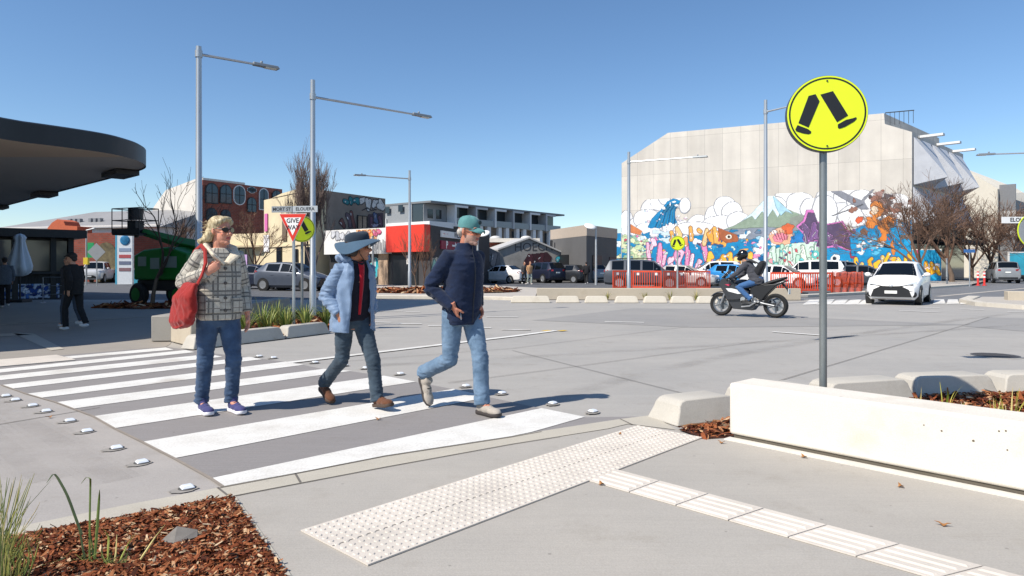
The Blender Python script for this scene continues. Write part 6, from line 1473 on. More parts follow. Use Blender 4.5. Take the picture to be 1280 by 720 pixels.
mb = MB(); mb.tube([(-1.25, -.1, 2.75), (-1.75, -.1, 2.72)], [.10, .09], 8); mb.tube([(-1.7, -.1, 2.55), (-1.7, -.1, 3.0)], [.09, .09], 8); mb.build('jib', M_BLK, t)
bx0, bx1, by0, by1, bz = -2.6, -.95, -.55, .35, 2.70
mb = MB(); mb.box(bx0, bx1, by0, by1, bz - .06, bz); mb.box(bx0, bx1, by0 - .02, by0, bz, bz + .18)
for x in (bx0, (bx0 + bx1) / 2 - .2, bx1):
    for y in (by0, by1): mb.tube([(x, y, bz), (x, y, bz + .95)], .02, 6, ref=(0, 1, 0))
for z in (bz + .5, bz + .95):
    mb.tube([(bx0, by0, z), (bx1, by0, z), (bx1, by1, z), (bx0, by1, z), (bx0, by0, z)], .02, 6)
mb.build('basket', M_BLK, t)
mb = MB(); mb.cyl((-1.75, -.1, bz + .55), .29, .42, 20); mb.box(-2.0, -1.5, -.3, .1, bz + .0, bz + .5); mb.build('control_drum', M_BLK, t, smooth=40)
# ============================================================ MOTORCYCLE
hb = Vector((-.8, .6, 0)); pos = Vector(((935 - 640) / FP * 18.0, 18.0, 0))
t = thing('motorcycle', 'dark grey sports motorcycle with white side panel crossing the junction', 'motorcycle', pos, math.atan2(hb.x, -hb.y))
MT = t
M_MGR = mat('graphite_paint', '#3a3c40', .35, .3, .05, coat=.5); M_SIL = mat('silver_metal', '#c4c6c8', .3, .8, .06); M_WPL = cm('#e3e4e2', .4)
for y, nm_ in ((-.71, 0), (.71, 1)):
    Mx = Matrix.Translation((0, y, .31)) @ Matrix.Rotation(R(90), 4, 'Y'); wd = .062 if nm_ == 0 else .09
    mb = MB(); mb.lathe([(.215, -wd * .7), (.27, -wd), (.30, -wd * .7), (.312, 0), (.30, wd * .7), (.27, wd), (.215, wd * .7), (.215, -wd * .7)], 32, M=Mx, cap=False); wh = mb.build('wheel', M_TYRE, t, smooth=50)
    mb = MB(); mb.lathe([(.23, -.035), (.235, 0), (.23, .035), (.20, .03), (.20, -.03), (.23, -.035)], 32, M=Mx, cap=False); mb.lathe([(.05, -.06), (.05, .06)], 14, M=Mx)
    for k in range(5):
        mb.M = Mx @ Matrix.Rotation(2 * PI * k / 5, 4, 'Z'); mb.box(.04, .215, -.02, .02, -.018, .018); mb.M = None
    mb.build('rim', cm('#7d8084', .35, .6), wh)
    mb = MB(); mb.lathe([(.15, -.075), (.15, -.070), (.07, -.070), (.07, -.075)], 20, M=Mx); mb.build('brake_disc', M_SIL, wh)
for s_ in (-1, 1): mb = MB(); mb.tube([(s_ * .085, -.71, .31), (s_ * .085, -.60, .58), (s_ * .085, -.44, .98)], [.026, .026, .022], 8); mb.build('fork', M_SIL, t, smooth=40)
mb = MB(); mb.ring_loft([[Vector((x, -.71 + .34 * math.cos(a), .31 + .34 * math.sin(a) + dz)) for x, dz in ((-.065, -.03), (-.05, .0), (.05, .0), (.065, -.03))] for a in [R(35 + k * 12) for k in range(10)]], False, closed=False); mb.build('fender', M_MGR, t, smooth=True)
mb = MB(); mb.ell((0, -.14, .84), (.15, .31, .14)); mb.build('tank', M_MGR, t, smooth=True)
for s_ in (-1, 1):
    x = s_ * .15
    mb = MB(); mb.prism([(x, -.72, .84), (x, -.66, .98), (x, -.48, 1.02), (x, -.28, .88), (x, -.14, .78), (x, .08, .66), (x, .06, .54), (x, -.2, .44), (x, -.50, .42), (x, -.58, .62)], (s_ * .05, 0, 0)); mb.build('fairing', M_MGR, t, bevel=.02)
    mb = MB(); mb.prism([(x + s_ * .052, -.52, .74), (x + s_ * .052, -.36, .74), (x + s_ * .052, -.10, .68), (x + s_ * .052, .0, .61), (x + s_ * .052, -.2, .60), (x + s_ * .052, -.45, .66)], (s_ * .012, 0, 0)); mb.build('side_panel', M_WPL, t)
    mb = MB(); mb.prism([(x + s_ * .052, -.55, .84), (x + s_ * .052, -.38, .86), (x + s_ * .052, -.44, .80)], (s_ * .014, 0, 0)); mb.build('accent_panel', cm('#c23a5a'), t)
    mb = MB(); mb.tube([(s_ * .1, -.5, 1.06), (s_ * .26, -.58, 1.16)], .01, 6); mb.ell((s_ * .29, -.58, 1.18), (.075, .025, .045)); mb.build('mirror', M_BLK, t, smooth=True)
    mb = MB(); mb.tube([(s_ * .06, -.44, 1.0), (s_ * .25, -.40, 1.02), (s_ * .36, -.33, 1.0)], .017, 8); mb.build('handlebar', M_BLK, t)
    mb = MB(); mb.tube([(s_ * .14, .12, .42), (s_ * .26, .12, .42)], .018, 8); mb.build('footpeg', M_BLK, t)
mb = MB(); mb.prism([(-.14, -.72, .84), (.14, -.72, .84), (.12, -.66, 1.0), (-.12, -.66, 1.0)], (0, .3, 0)); mb.build('nose', M_MGR, t, bevel=.03)
mb = MB(); mb.prism([(-.09, -.735, .87), (.09, -.735, .87), (.08, -.70, .96), (-.08, -.70, .96)], (0, .03, 0)); mb.build('headlight', M_HEAD, t)
mb = MB(); mb.add([(-.12, -.66, 1.0), (.12, -.66, 1.0), (.09, -.46, 1.22), (-.09, -.46, 1.22), (0, -.72, 1.02), (0, -.50, 1.24)], [(0, 4, 5, 3), (4, 1, 2, 5)]); o = mb.build('windscreen', glass('smoked_screen', '#3a4046', .08), t, smooth=True)
sd = o.modifiers.new('s', 'SOLIDIFY'); sd.thickness = .006
mb = MB(); mb.prism([(-.16, -.54, .48), (-.16, -.36, .20), (-.16, .16, .17), (-.16, .26, .30), (-.16, -.05, .42), (-.16, -.35, .52)], (.30, 0, 0)); mb.build('belly_pan', M_MGR, t, bevel=.02)
mb = MB(); mb.box(-.16, .16, -.16, .18, .34, .60); mb.build('engine', M_SIL, t, bevel=.04)
for s_ in (-1, 1):
    for y in (-.07, .10): mb = MB(); mb.tube([(s_ * .12, y, .46), (s_ * .21, y, .46)], [.075, .065], 16); mb.build('engine_cover', M_SIL, t, smooth=40)
mb = MB(); mb.prism([(-.13, .08, .60), (-.13, .38, .42), (-.13, .50, .58), (-.13, .80, .88), (-.13, .1, .82)], (.26, 0, 0)); mb.build('frame', M_BLK, t, bevel=.02)
mb = MB(); rings = []
for y, z, w_, h_ in ((.08, .83, .10, .03), (.2, .82, .13, .05), (.42, .84, .14, .055), (.6, .91, .12, .055), (.82, .98, .09, .045), (.99, 1.03, .05, .03)):
    rings.append([Vector((w_ * math.cos(a), y, z + h_ * math.sin(a))) for a in [2 * PI * k / 12 for k in range(12)]])
mb.ring_loft(rings); mb.build('seat', mat('seat_vinyl', '#191a1c', .6), t, smooth=True)
mb = MB(); mb.prism([(-.1, .3, .74), (-.1, .95, .98), (-.1, 1.0, .94), (-.1, .55, .72), (-.1, .35, .64)], (.2, 0, 0)); mb.build('tail_fairing', M_MGR, t, bevel=.03)
mb = MB(); mb.box(-.07, .07, .97, 1.02, .93, .985); mb.build('taillight', M_TAIL, t, bevel=.01)
mb = MB(); mb.tube([(0, .86, .90), (0, 1.0, .74), (0, 1.04, .62)], [.03, .025, .02], 6); mb.build('mudguard', M_BLK, t)
mb = MB(); mb.bx((0, 1.045, .68), (.20, .01, .14)); mb.build('number_plate', M_PLATE, t)
for s_ in (-1, 1): mb = MB(); mb.tube([(s_ * .11, .12, .42), (s_ * .12, .71, .31)], [.035, .028], 8); mb.build('swingarm', cm('#6d7074', .4, .5), t, smooth=40)
mb = MB(); mb.tube([(-.14, -.2, .30), (-.19, .25, .30), (-.2, .42, .36), (-.21, .85, .50)], [.025, .03, .055, .06], 12); mb.build('exhaust', M_SIL, t, smooth=40)
mb = MB(); mb.tube([(.15, -.12, .26), (.18, .1, .29), (.2, .34, .45)], [.022, .022, .02], 8); mb.build('header_pipe', M_SIL, t, smooth=40)
mb = MB(); mb.box(.125, .14, .1, .75, .33, .38); mb.build('chain_guard', M_BLK, t)
# ============================================================ PEOPLE
def V3(*a): return Vector(a)
def remesh(mb, voxel, smooth_it=6, fac=.5):
    """fuse the overlapping closed pieces into one continuous skin"""
    me = mb.mesh('tmp'); ob = bpy.data.objects.new('tmp', me); COL.objects.link(ob)
    md = ob.modifiers.new('r', 'REMESH'); md.mode = 'VOXEL'; md.voxel_size = voxel; md.adaptivity = 0
    if smooth_it: s_ = ob.modifiers.new('s', 'SMOOTH'); s_.iterations = smooth_it; s_.factor = fac
    dg = bpy.context.evaluated_depsgraph_get(); out = bpy.data.meshes.new_from_object(ob.evaluated_get(dg))
    bpy.data.objects.remove(ob); bpy.data.meshes.remove(me)
    return out
def finish(me, name, m, parent, disp=None, color=None, attr=None):
    vs = me.vertices
    if disp:
        nrm = [v.normal.copy() for v in vs]; cos = [v.co.copy() for v in vs]
        for v, n_, c in zip(vs, nrm, cos): v.co = c + n_ * disp(c, n_)
    if color:
        a = me.attributes.new('Col', 'FLOAT_COLOR', 'POINT'); buf = []
        for v in vs: buf += [*color(v.co), 1.0]
        a.data.foreach_set('color', buf)
    if attr:
        a = me.attributes.new('PUV', 'FLOAT_VECTOR', 'POINT'); buf = []
        for v in vs: buf += list(attr(v.co))
        a.data.foreach_set('vector', buf)
    me.polygons.foreach_set('use_smooth', [True] * len(me.polygons)); me.materials.clear(); me.materials.append(m); me.update()
    o = bpy.data.objects.new(name, me); COL.objects.link(o); o.parent = parent; return o
def nz(c, fx, fy, fz, s=0): return noise.noise((c.x * fx + s, c.y * fy + s * 1.7, c.z * fz))
def folds(amp, fx=9, fz=30, s=0, fine=.0012, zfun=None):
    def f(c, n_):
        a = amp * (zfun(c) if zfun else 1)
        q = nz(c, fx, fx, fz, s); r = nz(c, fx * .5, fx * .5, fz * .6, s + 5)
        w_ = nz(c, fx * 1.9, fx * 1.9, fz * 1.5, s + 11)
        return a * (1 - 2.2 * abs(q)) * .8 + a * r * .6 + a * .45 * (1 - 2.4 * abs(w_)) - a * .4 + fine * nz(c, 60, 60, 60, s)
    return f
def fabric(name, col, rough=.85, weave=300, var=.15, wash=None, bump=.25):
    m, nt, b = new_mat(name); c = lin(col); vec = coords(nt)
    n1 = N(nt, 'ShaderNodeTexNoise', Scale=7.0, Detail=5.0, Roughness=.6); L(nt, vec, n1.inputs['Vector'])
    n2 = N(nt, 'ShaderNodeTexNoise', Scale=weave, Detail=2.0); L(nt, vec, n2.inputs['Vector'])
    o = ramp(nt, n1.outputs['Fac'], .3, .7, tuple(x * (1 - var) for x in c), tuple(min(1, x * (1 + var)) for x in (lin(wash) if wash else c)))
    o = mixc(nt, .35, o, ramp(nt, n2.outputs['Fac'], .3, .7, tuple(x * .6 for x in c), tuple(min(1, x * 1.4) for x in c)))
    L(nt, o, b.inputs['Base Color']); b.inputs['Roughness'].default_value = rough; b.inputs['Specular IOR Level'].default_value = .25
    b.inputs['Sheen Weight'].default_value = .15
    bp = N(nt, 'ShaderNodeBump', Strength=bump, Distance=.002); L(nt, n2.outputs['Fac'], bp.inputs['Height']); L(nt, bp.outputs[0], b.inputs['Normal'])
    return m
def skin_mat():
    m = attr_mat('skin', .5, bump=.08, bscale=180, spec=.35, var=.06); b = m.node_tree.nodes['Principled BSDF']
    b.inputs['Subsurface Weight'].default_value = .12; b.inputs['Subsurface Radius'].default_value = (.012, .005, .003); b.inputs['Subsurface Scale'].default_value = .6
    return m
M_SKIN = skin_mat()
M_SUNG = glass('sunglass_lens', '#120f0f', .05, .8)
def head_mx(c, yaw, pitch=0, roll=0): return Matrix.Translation(c) @ Matrix.Rotation(yaw, 4, 'Z') @ Matrix.Rotation(pitch, 4, 'X') @ Matrix.Rotation(roll, 4, 'Y')
def add_head(mb, M, neck_base):
    mb.M = M
    mb.ell((0, .018, .035), (.077, .097, .100), n=20, k=16); mb.ell((0, -.030, -.035), (.060, .068, .078), n=20, k=14)
    mb.ell((0, -.074, -.095), (.028, .026, .022)); mb.ell((0, -.045, -.085), (.045, .045, .03))
    mb.tube([(0, -.086, .028), (0, -.100, .006), (0, -.116, -.018), (0, -.100, -.030)], [.009, .011, .016, .013], 8)
    for s_ in (-1, 1):
        mb.ell((s_ * .013, -.100, -.024), (.010, .012, .009)); mb.ell((s_ * .034, -.072, -.018), (.024, .022, .024)); mb.ell((s_ * .028, -.084, .036), (.028, .014, .010))
        mb.ell((s_ * .076, .015, .002), (.010, .020, .032), Matrix.Rotation(s_ * .35, 3, 'Z')); mb.ell((s_ * .030, -.082, .014), (.014, .010, .009))
    mb.ell((0, -.092, -.052), (.024, .012, .007)); mb.ell((0, -.090, -.063), (.021, .012, .008))
    mb.M = None
    top = M @ Vector((0, .02, -.03)); mid = M @ Vector((0, .025, -.095))
    mb.tube([neck_base + Vector((0, .005, -.06)), neck_base, mid, top], [.075, .060, .056, .055], 14)
def add_hand(mb, wrist, d, palm_n, curl, thumb, s_=1.0):
    """d: direction of the fingers, palm_n: direction the palm faces, thumb: side vector of the thumb"""
    d = d.normalized(); t = thumb - d * thumb.dot(d); t.normalize(); p = d.cross(t); p = p if p.dot(palm_n) > 0 else -p
    def W(a, b, c): return wrist + (d * a + t * b + p * c) * s_
    Mx = Matrix((t, p, d)).transposed()
    mb.ell(W(.045, 0, 0), (.041 * s_, .017 * s_, .052 * s_), Mx); mb.ell(W(.07, 0, 0), (.040 * s_, .014 * s_, .03 * s_), Mx); mb.ell(W(.035, .022, .008), (.02 * s_, .015 * s_, .03 * s_), Mx)
    mb.tube([W(-.05, 0, 0), W(.02, 0, 0)], [(.030 * s_, .024 * s_), (.034 * s_, .02 * s_)], 10, ref=tuple(p))
    for j, (b, ln) in enumerate(((.031, .072), (.011, .082), (-.010, .076), (-.029, .058))):
        q = W(.082 - .006 * abs(j - 1), b, 0); pts = [W(.06, b, 0), q]; a = 0.0; cur = q
        for k in range(3):
            a += curl * (.75 if k == 0 else 1.0); st = ln * (.45, .32, .26)[k] * s_
            cur = cur + (d * math.cos(a) + p * math.sin(a)) * st; pts.append(cur)
        mb.tube(pts, [.0095 * s_, .0098 * s_, .0092 * s_, .0085 * s_, .007 * s_], 8)
    q = W(.018, .034, .006); mb.tube([W(.0, .012, .004), q, q + (d * .024 + t * .018 + p * (.012 + .02 * curl)) * s_, q + (d * .052 + t * .014 + p * (.016 + .05 * curl)) * s_], [.014 * s_, .014 * s_, .0115 * s_, .009 * s_], 8)
def skin_color(M, tone, lips, beard=None, brow=None, hair=None):
    Mi = M.inverted(); t_, l_, b_ = lin(tone), lin(lips), lin(beard) if beard else None
    def f(co):
        q = Mi @ co; c = t_
        if q.y < -.055 and abs(q.z + .057) < .011 and abs(q.x) < .022: c = l_
        elif b_ and q.z < -.028 and q.y < .01 and q.z > -.13 and not (abs(q.x) < .02 and q.z > -.04): c = tuple(x * .45 + y * .55 for x, y in zip(t_, b_))
        elif brow and q.y < -.06 and abs(q.z - .036) < .007 and .012 < abs(q.x) < .05: c = lin(brow)
        elif q.y < -.05 and abs(q.z + .012) < .022 and abs(q.x) > .022: c = (c[0] * 1.03, c[1] * .88, c[2] * .84)
        return c
    return f
def body(parent, J, hd, tone, lips, beard=None, brow=None, hands=(), voxel=.006, sc=1.0):
    mb = MB()
    add_head(mb, hd, J['neck'])
    mb.ring_loft([[Vector((J['pel'].x + rx * math.cos(a), J['pel'].y + cy + ry * math.sin(a), z)) for a in [2 * PI * k / 20 for k in range(20)]] for z, rx, ry, cy in ((J['pel'].z - .12, .11, .09, 0), (J['pel'].z, .14, .10, 0), (J['pel'].z + .2, .12, .085, 0), (J['neck'].z - .2, .14, .10, J['neck'].y - J['pel'].y), (J['neck'].z - .06, .13, .075, J['neck'].y - J['pel'].y), (J['neck'].z - .01, .05, .05, J['neck'].y - J['pel'].y))])
    for s_ in 'LR':
        mb.tube([J['hip' + s_], J['knee' + s_], J['ank' + s_], J['ank' + s_] + (J['toe' + s_] - J['ank' + s_]) * .5], [.072, .05, .036, .03], 12)
        mb.tube([J['neck'] + Vector((0, 0, -.07)), J['sh' + s_], J['el' + s_], J['wr' + s_]], [.06, .052, .040, .028], 12)
    for (w_, d, pn, curl, th) in hands: add_hand(mb, w_, d, pn, curl, th, sc)
    return finish(remesh(mb, voxel, 3, .4), 'body', M_SKIN, parent, color=skin_color(hd, tone, lips, beard, brow))
def trousers(parent, J, m, hem=.062, thigh=.092, knee=.068, calf=.064, waist=.16, voxel=.009, amp=.006, seed=0, name='jeans', pel=(.165, .128)):
    mb = MB(); p = J['pel']
    mb.ring_loft([[Vector((p.x + rx * math.cos(a), p.y + ry * math.sin(a), z)) for a in [2 * PI * k / 24 for k in range(24)]] for z, rx, ry in ((p.z - .13, pel[0] * .6, pel[1] * .7), (p.z - .08, pel[0] * .95, pel[1] * .95), (p.z, pel[0], pel[1]), (p.z + .10, waist, pel[1] * .92))])
    for s_ in 'LR':
        h, k, a = J['hip' + s_], J['knee' + s_], J['ank' + s_]; e = a + (a - k).normalized() * .015
        pts = [h + Vector((0, 0, .05)), h, h.lerp(k, .5), h.lerp(k, .85), k, k.lerp(a, .2), k.lerp(a, .45), k.lerp(a, .85), e]
        mb.tube(pts, [thigh * .8, thigh, (thigh + knee) / 2 + .004, knee, knee, knee * .97, calf, (calf + hem) / 2 * .97, hem], 20)
    kn = [J['kneeL'], J['kneeR']]; an = [J['ankL'], J['ankR']]
    def zf(c):
        d = min((c - q).length for q in kn); e = min((c - q).length for q in an); g = (c - p).length
        return .45 + 1.1 * math.exp(-(d / .12) ** 2) + 1.4 * math.exp(-(e / .13) ** 2) + .5 * math.exp(-(g / .16) ** 2)
    return finish(remesh(mb, voxel, 5), name, m, parent, folds(amp, 8, 26, seed, zfun=zf))
def shoe(parent, heel, toe, up, m_up, m_sole, m_lace, L_=.275, name='shoe', wide=1.0, ankle=None):
    f = (toe - heel).normalized(); s_ = f.cross(up).normalized(); u = s_.cross(f).normalized()
    Mx = Matrix(((s_.x, f.x, u.x, heel.x), (s_.y, f.y, u.y, heel.y), (s_.z, f.z, u.z, heel.z), (0, 0, 0, 1))); k = L_ / .275
    mb = MB(); mb.M = Mx @ Matrix.Scale(k, 4)
    mb.ell((0, .05, .055), (.036 * wide, .055, .045)); mb.ell((0, .12, .05), (.039 * wide, .075, .042)); mb.ell((0, .195, .042), (.045 * wide, .072, .032)); mb.ell((0, .06, .085), (.034 * wide, .045, .035)); mb.ell((0, .235, .034), (.036 * wide, .034, .024))
    mb.tube([(0, .06, .06), (0, .055, .125)], [.040, .037], 14)
    o = finish(remesh(mb, .006, 4), name, m_up, parent)
    mb = MB(); mb.M = Mx @ Matrix.Scale(k, 4); out = [(0, -.008), (.025, .0), (.034, .03), (.031, .10), (.040, .17), (.042, .215), (.030, .258), (.0, .272)]
    ol = [(x * wide, y) for x, y in out] + [(-x * wide, y) for x, y in out[-2:0:-1]]
    rings = [[Vector((x * q, y if q else y, z + (.012 if y > .24 else 0) * (1 if z < .02 else .7))) for x, y in ol] for z, q in ((0, .9), (.006, 1.03), (.026, 1.06), (.03, .96))]
    mb.ring_loft(rings); mb.build('sole', m_sole, o, smooth=50)
    mb = MB(); mb.M = Mx @ Matrix.Scale(k, 4)
    for i in range(4): y = .125 + i * .022; z = .094 - i * .0095; mb.tube([(-.024, y, z - .008), (0, y + .003, z + .002), (.024, y, z - .008)], .0035, 5)
    mb.build('laces', m_lace, o)
    return o
def se_ring(z, rx, ry, cx=0, cy=0, n=36, ex=2.5, tilt=0):
    out = []
    for k in range(n):
        a = 2 * PI * k / n; c, s_ = math.cos(a), math.sin(a)
        x = rx * math.copysign(abs(c) ** (2 / ex), c); y = ry * math.copysign(abs(s_) ** (2 / ex), s_); out.append(Vector((cx + x, cy + y, z + tilt * y)))
    return out
def jacket_mb(J, rings, arm=(.078, .066, .060, .062, .056, .048), cuff=.045):
    mb = MB(); mb.ring_loft([se_ring(*r) for r in rings])
    for s_ in 'LR':
        sh, el, wr = J['sh' + s_], J['el' + s_], J['wr' + s_]; n_ = J['neck'] + Vector((0, 0, -.11))
        mb.tube([n_.lerp(sh, .35), sh, sh.lerp(el, .45), el.lerp(sh, .08), el, el.lerp(wr, .4), wr], [arm[0] * .95, arm[0], arm[1], arm[2], arm[3], arm[4], arm[5]], 18)
    return mb
def joints(d):
    return {k: Vector(v) for k, v in d.items()}
FACE_RZ = R(43.7)

# ------------------------------------------------------------ woman in the plaid coat
def plaid_mat():
    m, nt, b = new_mat('plaid_wool'); at_ = N(nt, 'ShaderNodeAttribute'); at_.attribute_name = 'PUV'; sp = N(nt, 'ShaderNodeSeparateXYZ'); L(nt, at_.outputs['Vector'], sp.inputs[0])
    vec = coords(nt); nn = N(nt, 'ShaderNodeTexNoise', Scale=260.0, Detail=2.0); L(nt, vec, nn.inputs['Vector']); n1 = N(nt, 'ShaderNodeTexNoise', Scale=30.0, Detail=4.0); L(nt, vec, n1.inputs['Vector'])
    def line(sock, period, off, wd):
        a = N(nt, 'ShaderNodeMath', operation='ADD'); L(nt, sock, a.inputs[0]); a.inputs[1].default_value = off + 50 * period
        q = N(nt, 'ShaderNodeMath', operation='MODULO'); L(nt, a.outputs[0], q.inputs[0]); q.inputs[1].default_value = period
        s_ = N(nt, 'ShaderNodeMath', operation='SUBTRACT'); L(nt, q.outputs[0], s_.inputs[0]); s_.inputs[1].default_value = period / 2
        ab = N(nt, 'ShaderNodeMath', operation='ABSOLUTE'); L(nt, s_.outputs[0], ab.inputs[0])
        lt = N(nt, 'ShaderNodeMath', operation='LESS_THAN'); L(nt, ab.outputs[0], lt.inputs[0]); lt.inputs[1].default_value = wd; return lt.outputs[0]
    o = ramp(nt, n1.outputs['Fac'], .35, .65, lin('#a8a090'), lin('#c6beae'))
    P_ = .165
    for sock in (sp.outputs[0], sp.outputs[1]):
        o = mixc(nt, .45, o, mixc(nt, line(sock, P_, 0, .027), o, lin('#77706a')))
        for off, wd, c in ((.018, .0070, '#1d1a1b'), (-.018, .0070, '#1d1a1b'), (P_ / 2, .0035, '#5d4c44')):
            o = mixc(nt, line(sock, P_, off, wd), o, lin(c))
    o = mixc(nt, .3, o, ramp(nt, nn.outputs['Fac'], .3, .7, lin('#77736a'), lin('#e8e5da')))
    L(nt, o, b.inputs['Base Color']); b.inputs['Roughness'].default_value = .95; b.inputs['Specular IOR Level'].default_value = .15; b.inputs['Sheen Weight'].default_value = .2
    bp = N(nt, 'ShaderNodeBump', Strength=.5, Distance=.003); L(nt, nn.outputs['Fac'], bp.inputs['Height']); L(nt, bp.outputs[0], b.inputs['Normal'])
    return m
root = thing('person', 'blonde woman in black and white plaid coat and blue jeans carrying a red shoulder bag', 'person', (-2.63, 6.12, 0), FACE_RZ)
J = joints(dict(pel=(0, .01, .90), neck=(0, -.03, 1.485), hipL=(.088, 0, .88), hipR=(-.088, .01, .88), kneeL=(.095, -.10, .47), kneeR=(-.10, .05, .475), ankL=(.10, -.03, .10), ankR=(-.105, .12, .10),
    toeL=(.11, -.25, .03), toeR=(-.11, -.08, .03), shL=(.160, -.01, 1.395), shR=(-.165, 0, 1.395), elL=(.235, .04, 1.12), elR=(-.265, .14, 1.15), wrL=(.225, -.07, .885), wrR=(-.155, -.16, 1.255)))
hd = head_mx((0, -.065, 1.615), R(18), R(2))
body(root, J, hd, '#c98d75', '#a8524c', brow='#9a7d5a', hands=((J['wrL'] + V3(0, -.02, -.03), V3(.02, -.12, -1), V3(-1, 0, 0), .35, V3(0, -1, 0)), (J['wrR'] + V3(.01, -.01, .01), V3(.55, -.45, .55), V3(.2, .9, -.2), .95, V3(.1, -.2, 1))), voxel=.0045, sc=.95)
M_DEN = fabric('dark_denim', '#30425c', .85, 420, .25, '#48607e')
trousers(root, J, M_DEN, hem=.060, thigh=.098, knee=.069, calf=.062, waist=.15, pel=(.172, .13), seed=3)
rings = ((.835, .178, .150, 0, 0), (.86, .186, .156, 0, 0), (1.0, .186, .155, 0, 0), (1.2, .184, .150, 0, -.005), (1.34, .182, .138, 0, -.01), (1.42, .150, .112, 0, -.015), (1.47, .085, .08, 0, -.02))
mbj = jacket_mb(J, rings, arm=(.074, .068, .064, .066, .060, .052))
def puv(co):
    best = None
    for s_ in 'LR':
        for a, b, base in ((J['sh' + s_], J['el' + s_], 0), (J['el' + s_], J['wr' + s_], .29)):
            d = b - a; u = max(0, min(1, (co - a).dot(d) / d.length_squared)); q = co - a - d * u; r = q.length
            if best is None or r < best[0]: best = (r, base + u * d.length, q, d, s_)
    if best[0] < .092 and (abs(co.x) > .165 or (best[4] == 'R' and best[1] > .31)):
        d = best[3].normalized(); e1 = Vector((0, 0, 1)).cross(d); e1 = e1.normalized() if e1.length > .1 else Vector((1, 0, 0)); e2 = d.cross(e1)
        an = math.atan2(best[2].dot(e2), best[2].dot(e1)); return (an * .07 + .03, best[1] + .02, 0)
    a = math.atan2(-co.x, -co.y); return (a * .165, co.z, 0)
me_j = remesh(mbj, .008, 4)
M_PLAID = plaid_mat(); coat = finish(me_j, 'coat', M_PLAID, root, folds(.006, 6, 14, 9, zfun=lambda c: .6 + 1.2 * math.exp(-((c - J['elR']).length / .14) ** 2)), attr=puv)
# collar of pale fleece
def fleece(name, col): return fabric(name, col, .98, 140, .12, bump=1.0)
M_FLC = fleece('cream_fleece', '#d8cbb4')
mb = MB()
pts = [V3(-.012, -.165, 1.325), V3(-.085, -.142, 1.395), V3(-.108, -.02, 1.475), V3(-.055, .075, 1.505), V3(.055, .075, 1.505), V3(.108, -.02, 1.475), V3(.085, -.140, 1.405), V3(.012, -.165, 1.335)]
mb.tube(pts, [(.03, .014), (.054, .018), (.050, .024), (.046, .026), (.046, .026), (.050, .024), (.054, .018), (.03, .014)], 14)
finish(remesh(mb, .008, 3), 'collar', M_FLC, root, lambda c, n_: .0025 * nz(c, 70, 70, 70) + .002 * nz(c, 25, 25, 25, 4))
mb = MB()
for z in (1.29, 1.16, 1.03, .92): mb.tube([(0, -.155 - .005, z), (0, -.172, z)], [.014, .012], 12, ref=(0, 0, 1))
for i, z in enumerate((1.29, 1.16, 1.03, .92)):
    mb = MB(); mb.tube([(.0, -.148, z), (.0, -.168, z)], [.015, .013], 12, ref=(0, 0, 1)); mb.build('button', cm('#4b4440', .4), coat)
for s_ in (-1, 1):
    mb = MB(); mb.prism([(s_ * .05, -.158, .90), (s_ * .16, -.130, .90), (s_ * .16, -.132, 1.03), (s_ * .05, -.160, 1.03)], (0, -.010, 0)); o = mb.build('pocket', M_PLAID, coat, bevel=.004)
    a = o.data.attributes.new('PUV', 'FLOAT_VECTOR', 'POINT'); a.data.foreach_set('vector', [q for v in o.data.vertices for q in (v.co.x + .04, v.co.z + .05, 0)])
# hair: bob blown back
mb = MB(); mb.M = hd
mb.ell((0, .038, .058), (.092, .104, .088), n=20, k=14); mb.ell((0, .095, -.005), (.082, .060, .085)); 
for s_ in (-1, 1): mb.ell((s_ * .068, .072, -.025), (.028, .048, .070)); mb.ell((s_ * .060, -.015, .085), (.034, .055, .036))
mb.ell((0.005, -.045, .115), (.060, .045, .024)); mb.ell((-.045, -.06, .10), (.028, .026, .022))
for i, (a, b, c, r) in enumerate(((-.055, .06, -.06, .035), (-.03, .10, -.05, .04), (.0, .12, -.04, .04), (.04, .10, -.05, .038), (-.075, .03, -.05, .025))):
    mb.tube([(a, b, c + .05), (a * 1.1, b + .06, c - .02), (a * 1.2 - .01, b + .11, c - .045), (a * 1.2 - .01, b + .155, c - .03)], [r * 1.2, r, r * .7, r * .25], 10)
mb.M = None; hi_ = hd.inverted()
def hair_d(c, n_):
    q = hi_ @ c; return .0035 * noise.noise((q.x * 60, q.y * 7 + q.z * 5, q.z * 9)) + .0012 * noise.noise((q.x * 150, q.y * 14, q.z * 18))
def hair_mat(name, c0, c1):
    m, nt, b = new_mat(name); v = coords(nt, (120, 14, 18)); n1 = N(nt, 'ShaderNodeTexNoise', Scale=1.0, Detail=4.0); L(nt, v, n1.inputs['Vector'])
    L(nt, ramp(nt, n1.outputs['Fac'], .3, .7, lin(c0), lin(c1)), b.inputs['Base Color']); b.inputs['Roughness'].default_value = .5
    bp = N(nt, 'ShaderNodeBump', Strength=.6, Distance=.004); L(nt, n1.outputs['Fac'], bp.inputs['Height']); L(nt, bp.outputs[0], b.inputs['Normal']); return m
M_BLOND = hair_mat('blonde_hair', '#7d6a48', '#d8c8a2')
hair = finish(remesh(mb, .006, 4), 'hair', M_BLOND, root, hair_d)
mb = MB(); rr = random.Random(8)
for k in range(90):
    a = rr.uniform(-.085, .075); z0 = rr.uniform(-.06, .10); p0 = hd @ V3(a, .09 + rr.uniform(-.03, .03), z0); ln = rr.uniform(.05, .13)
    p1 = p0 + V3(-.01 * rr.random(), ln * .5, -.01 + rr.gauss(0, .01)); p2 = p1 + V3(rr.gauss(0, .015), ln * .55, rr.gauss(-.005, .02)); mb.tube([p0, p1, p2], [.0030, .0022, .0008], 4)
mb.build('loose_strands', M_BLOND, hair)
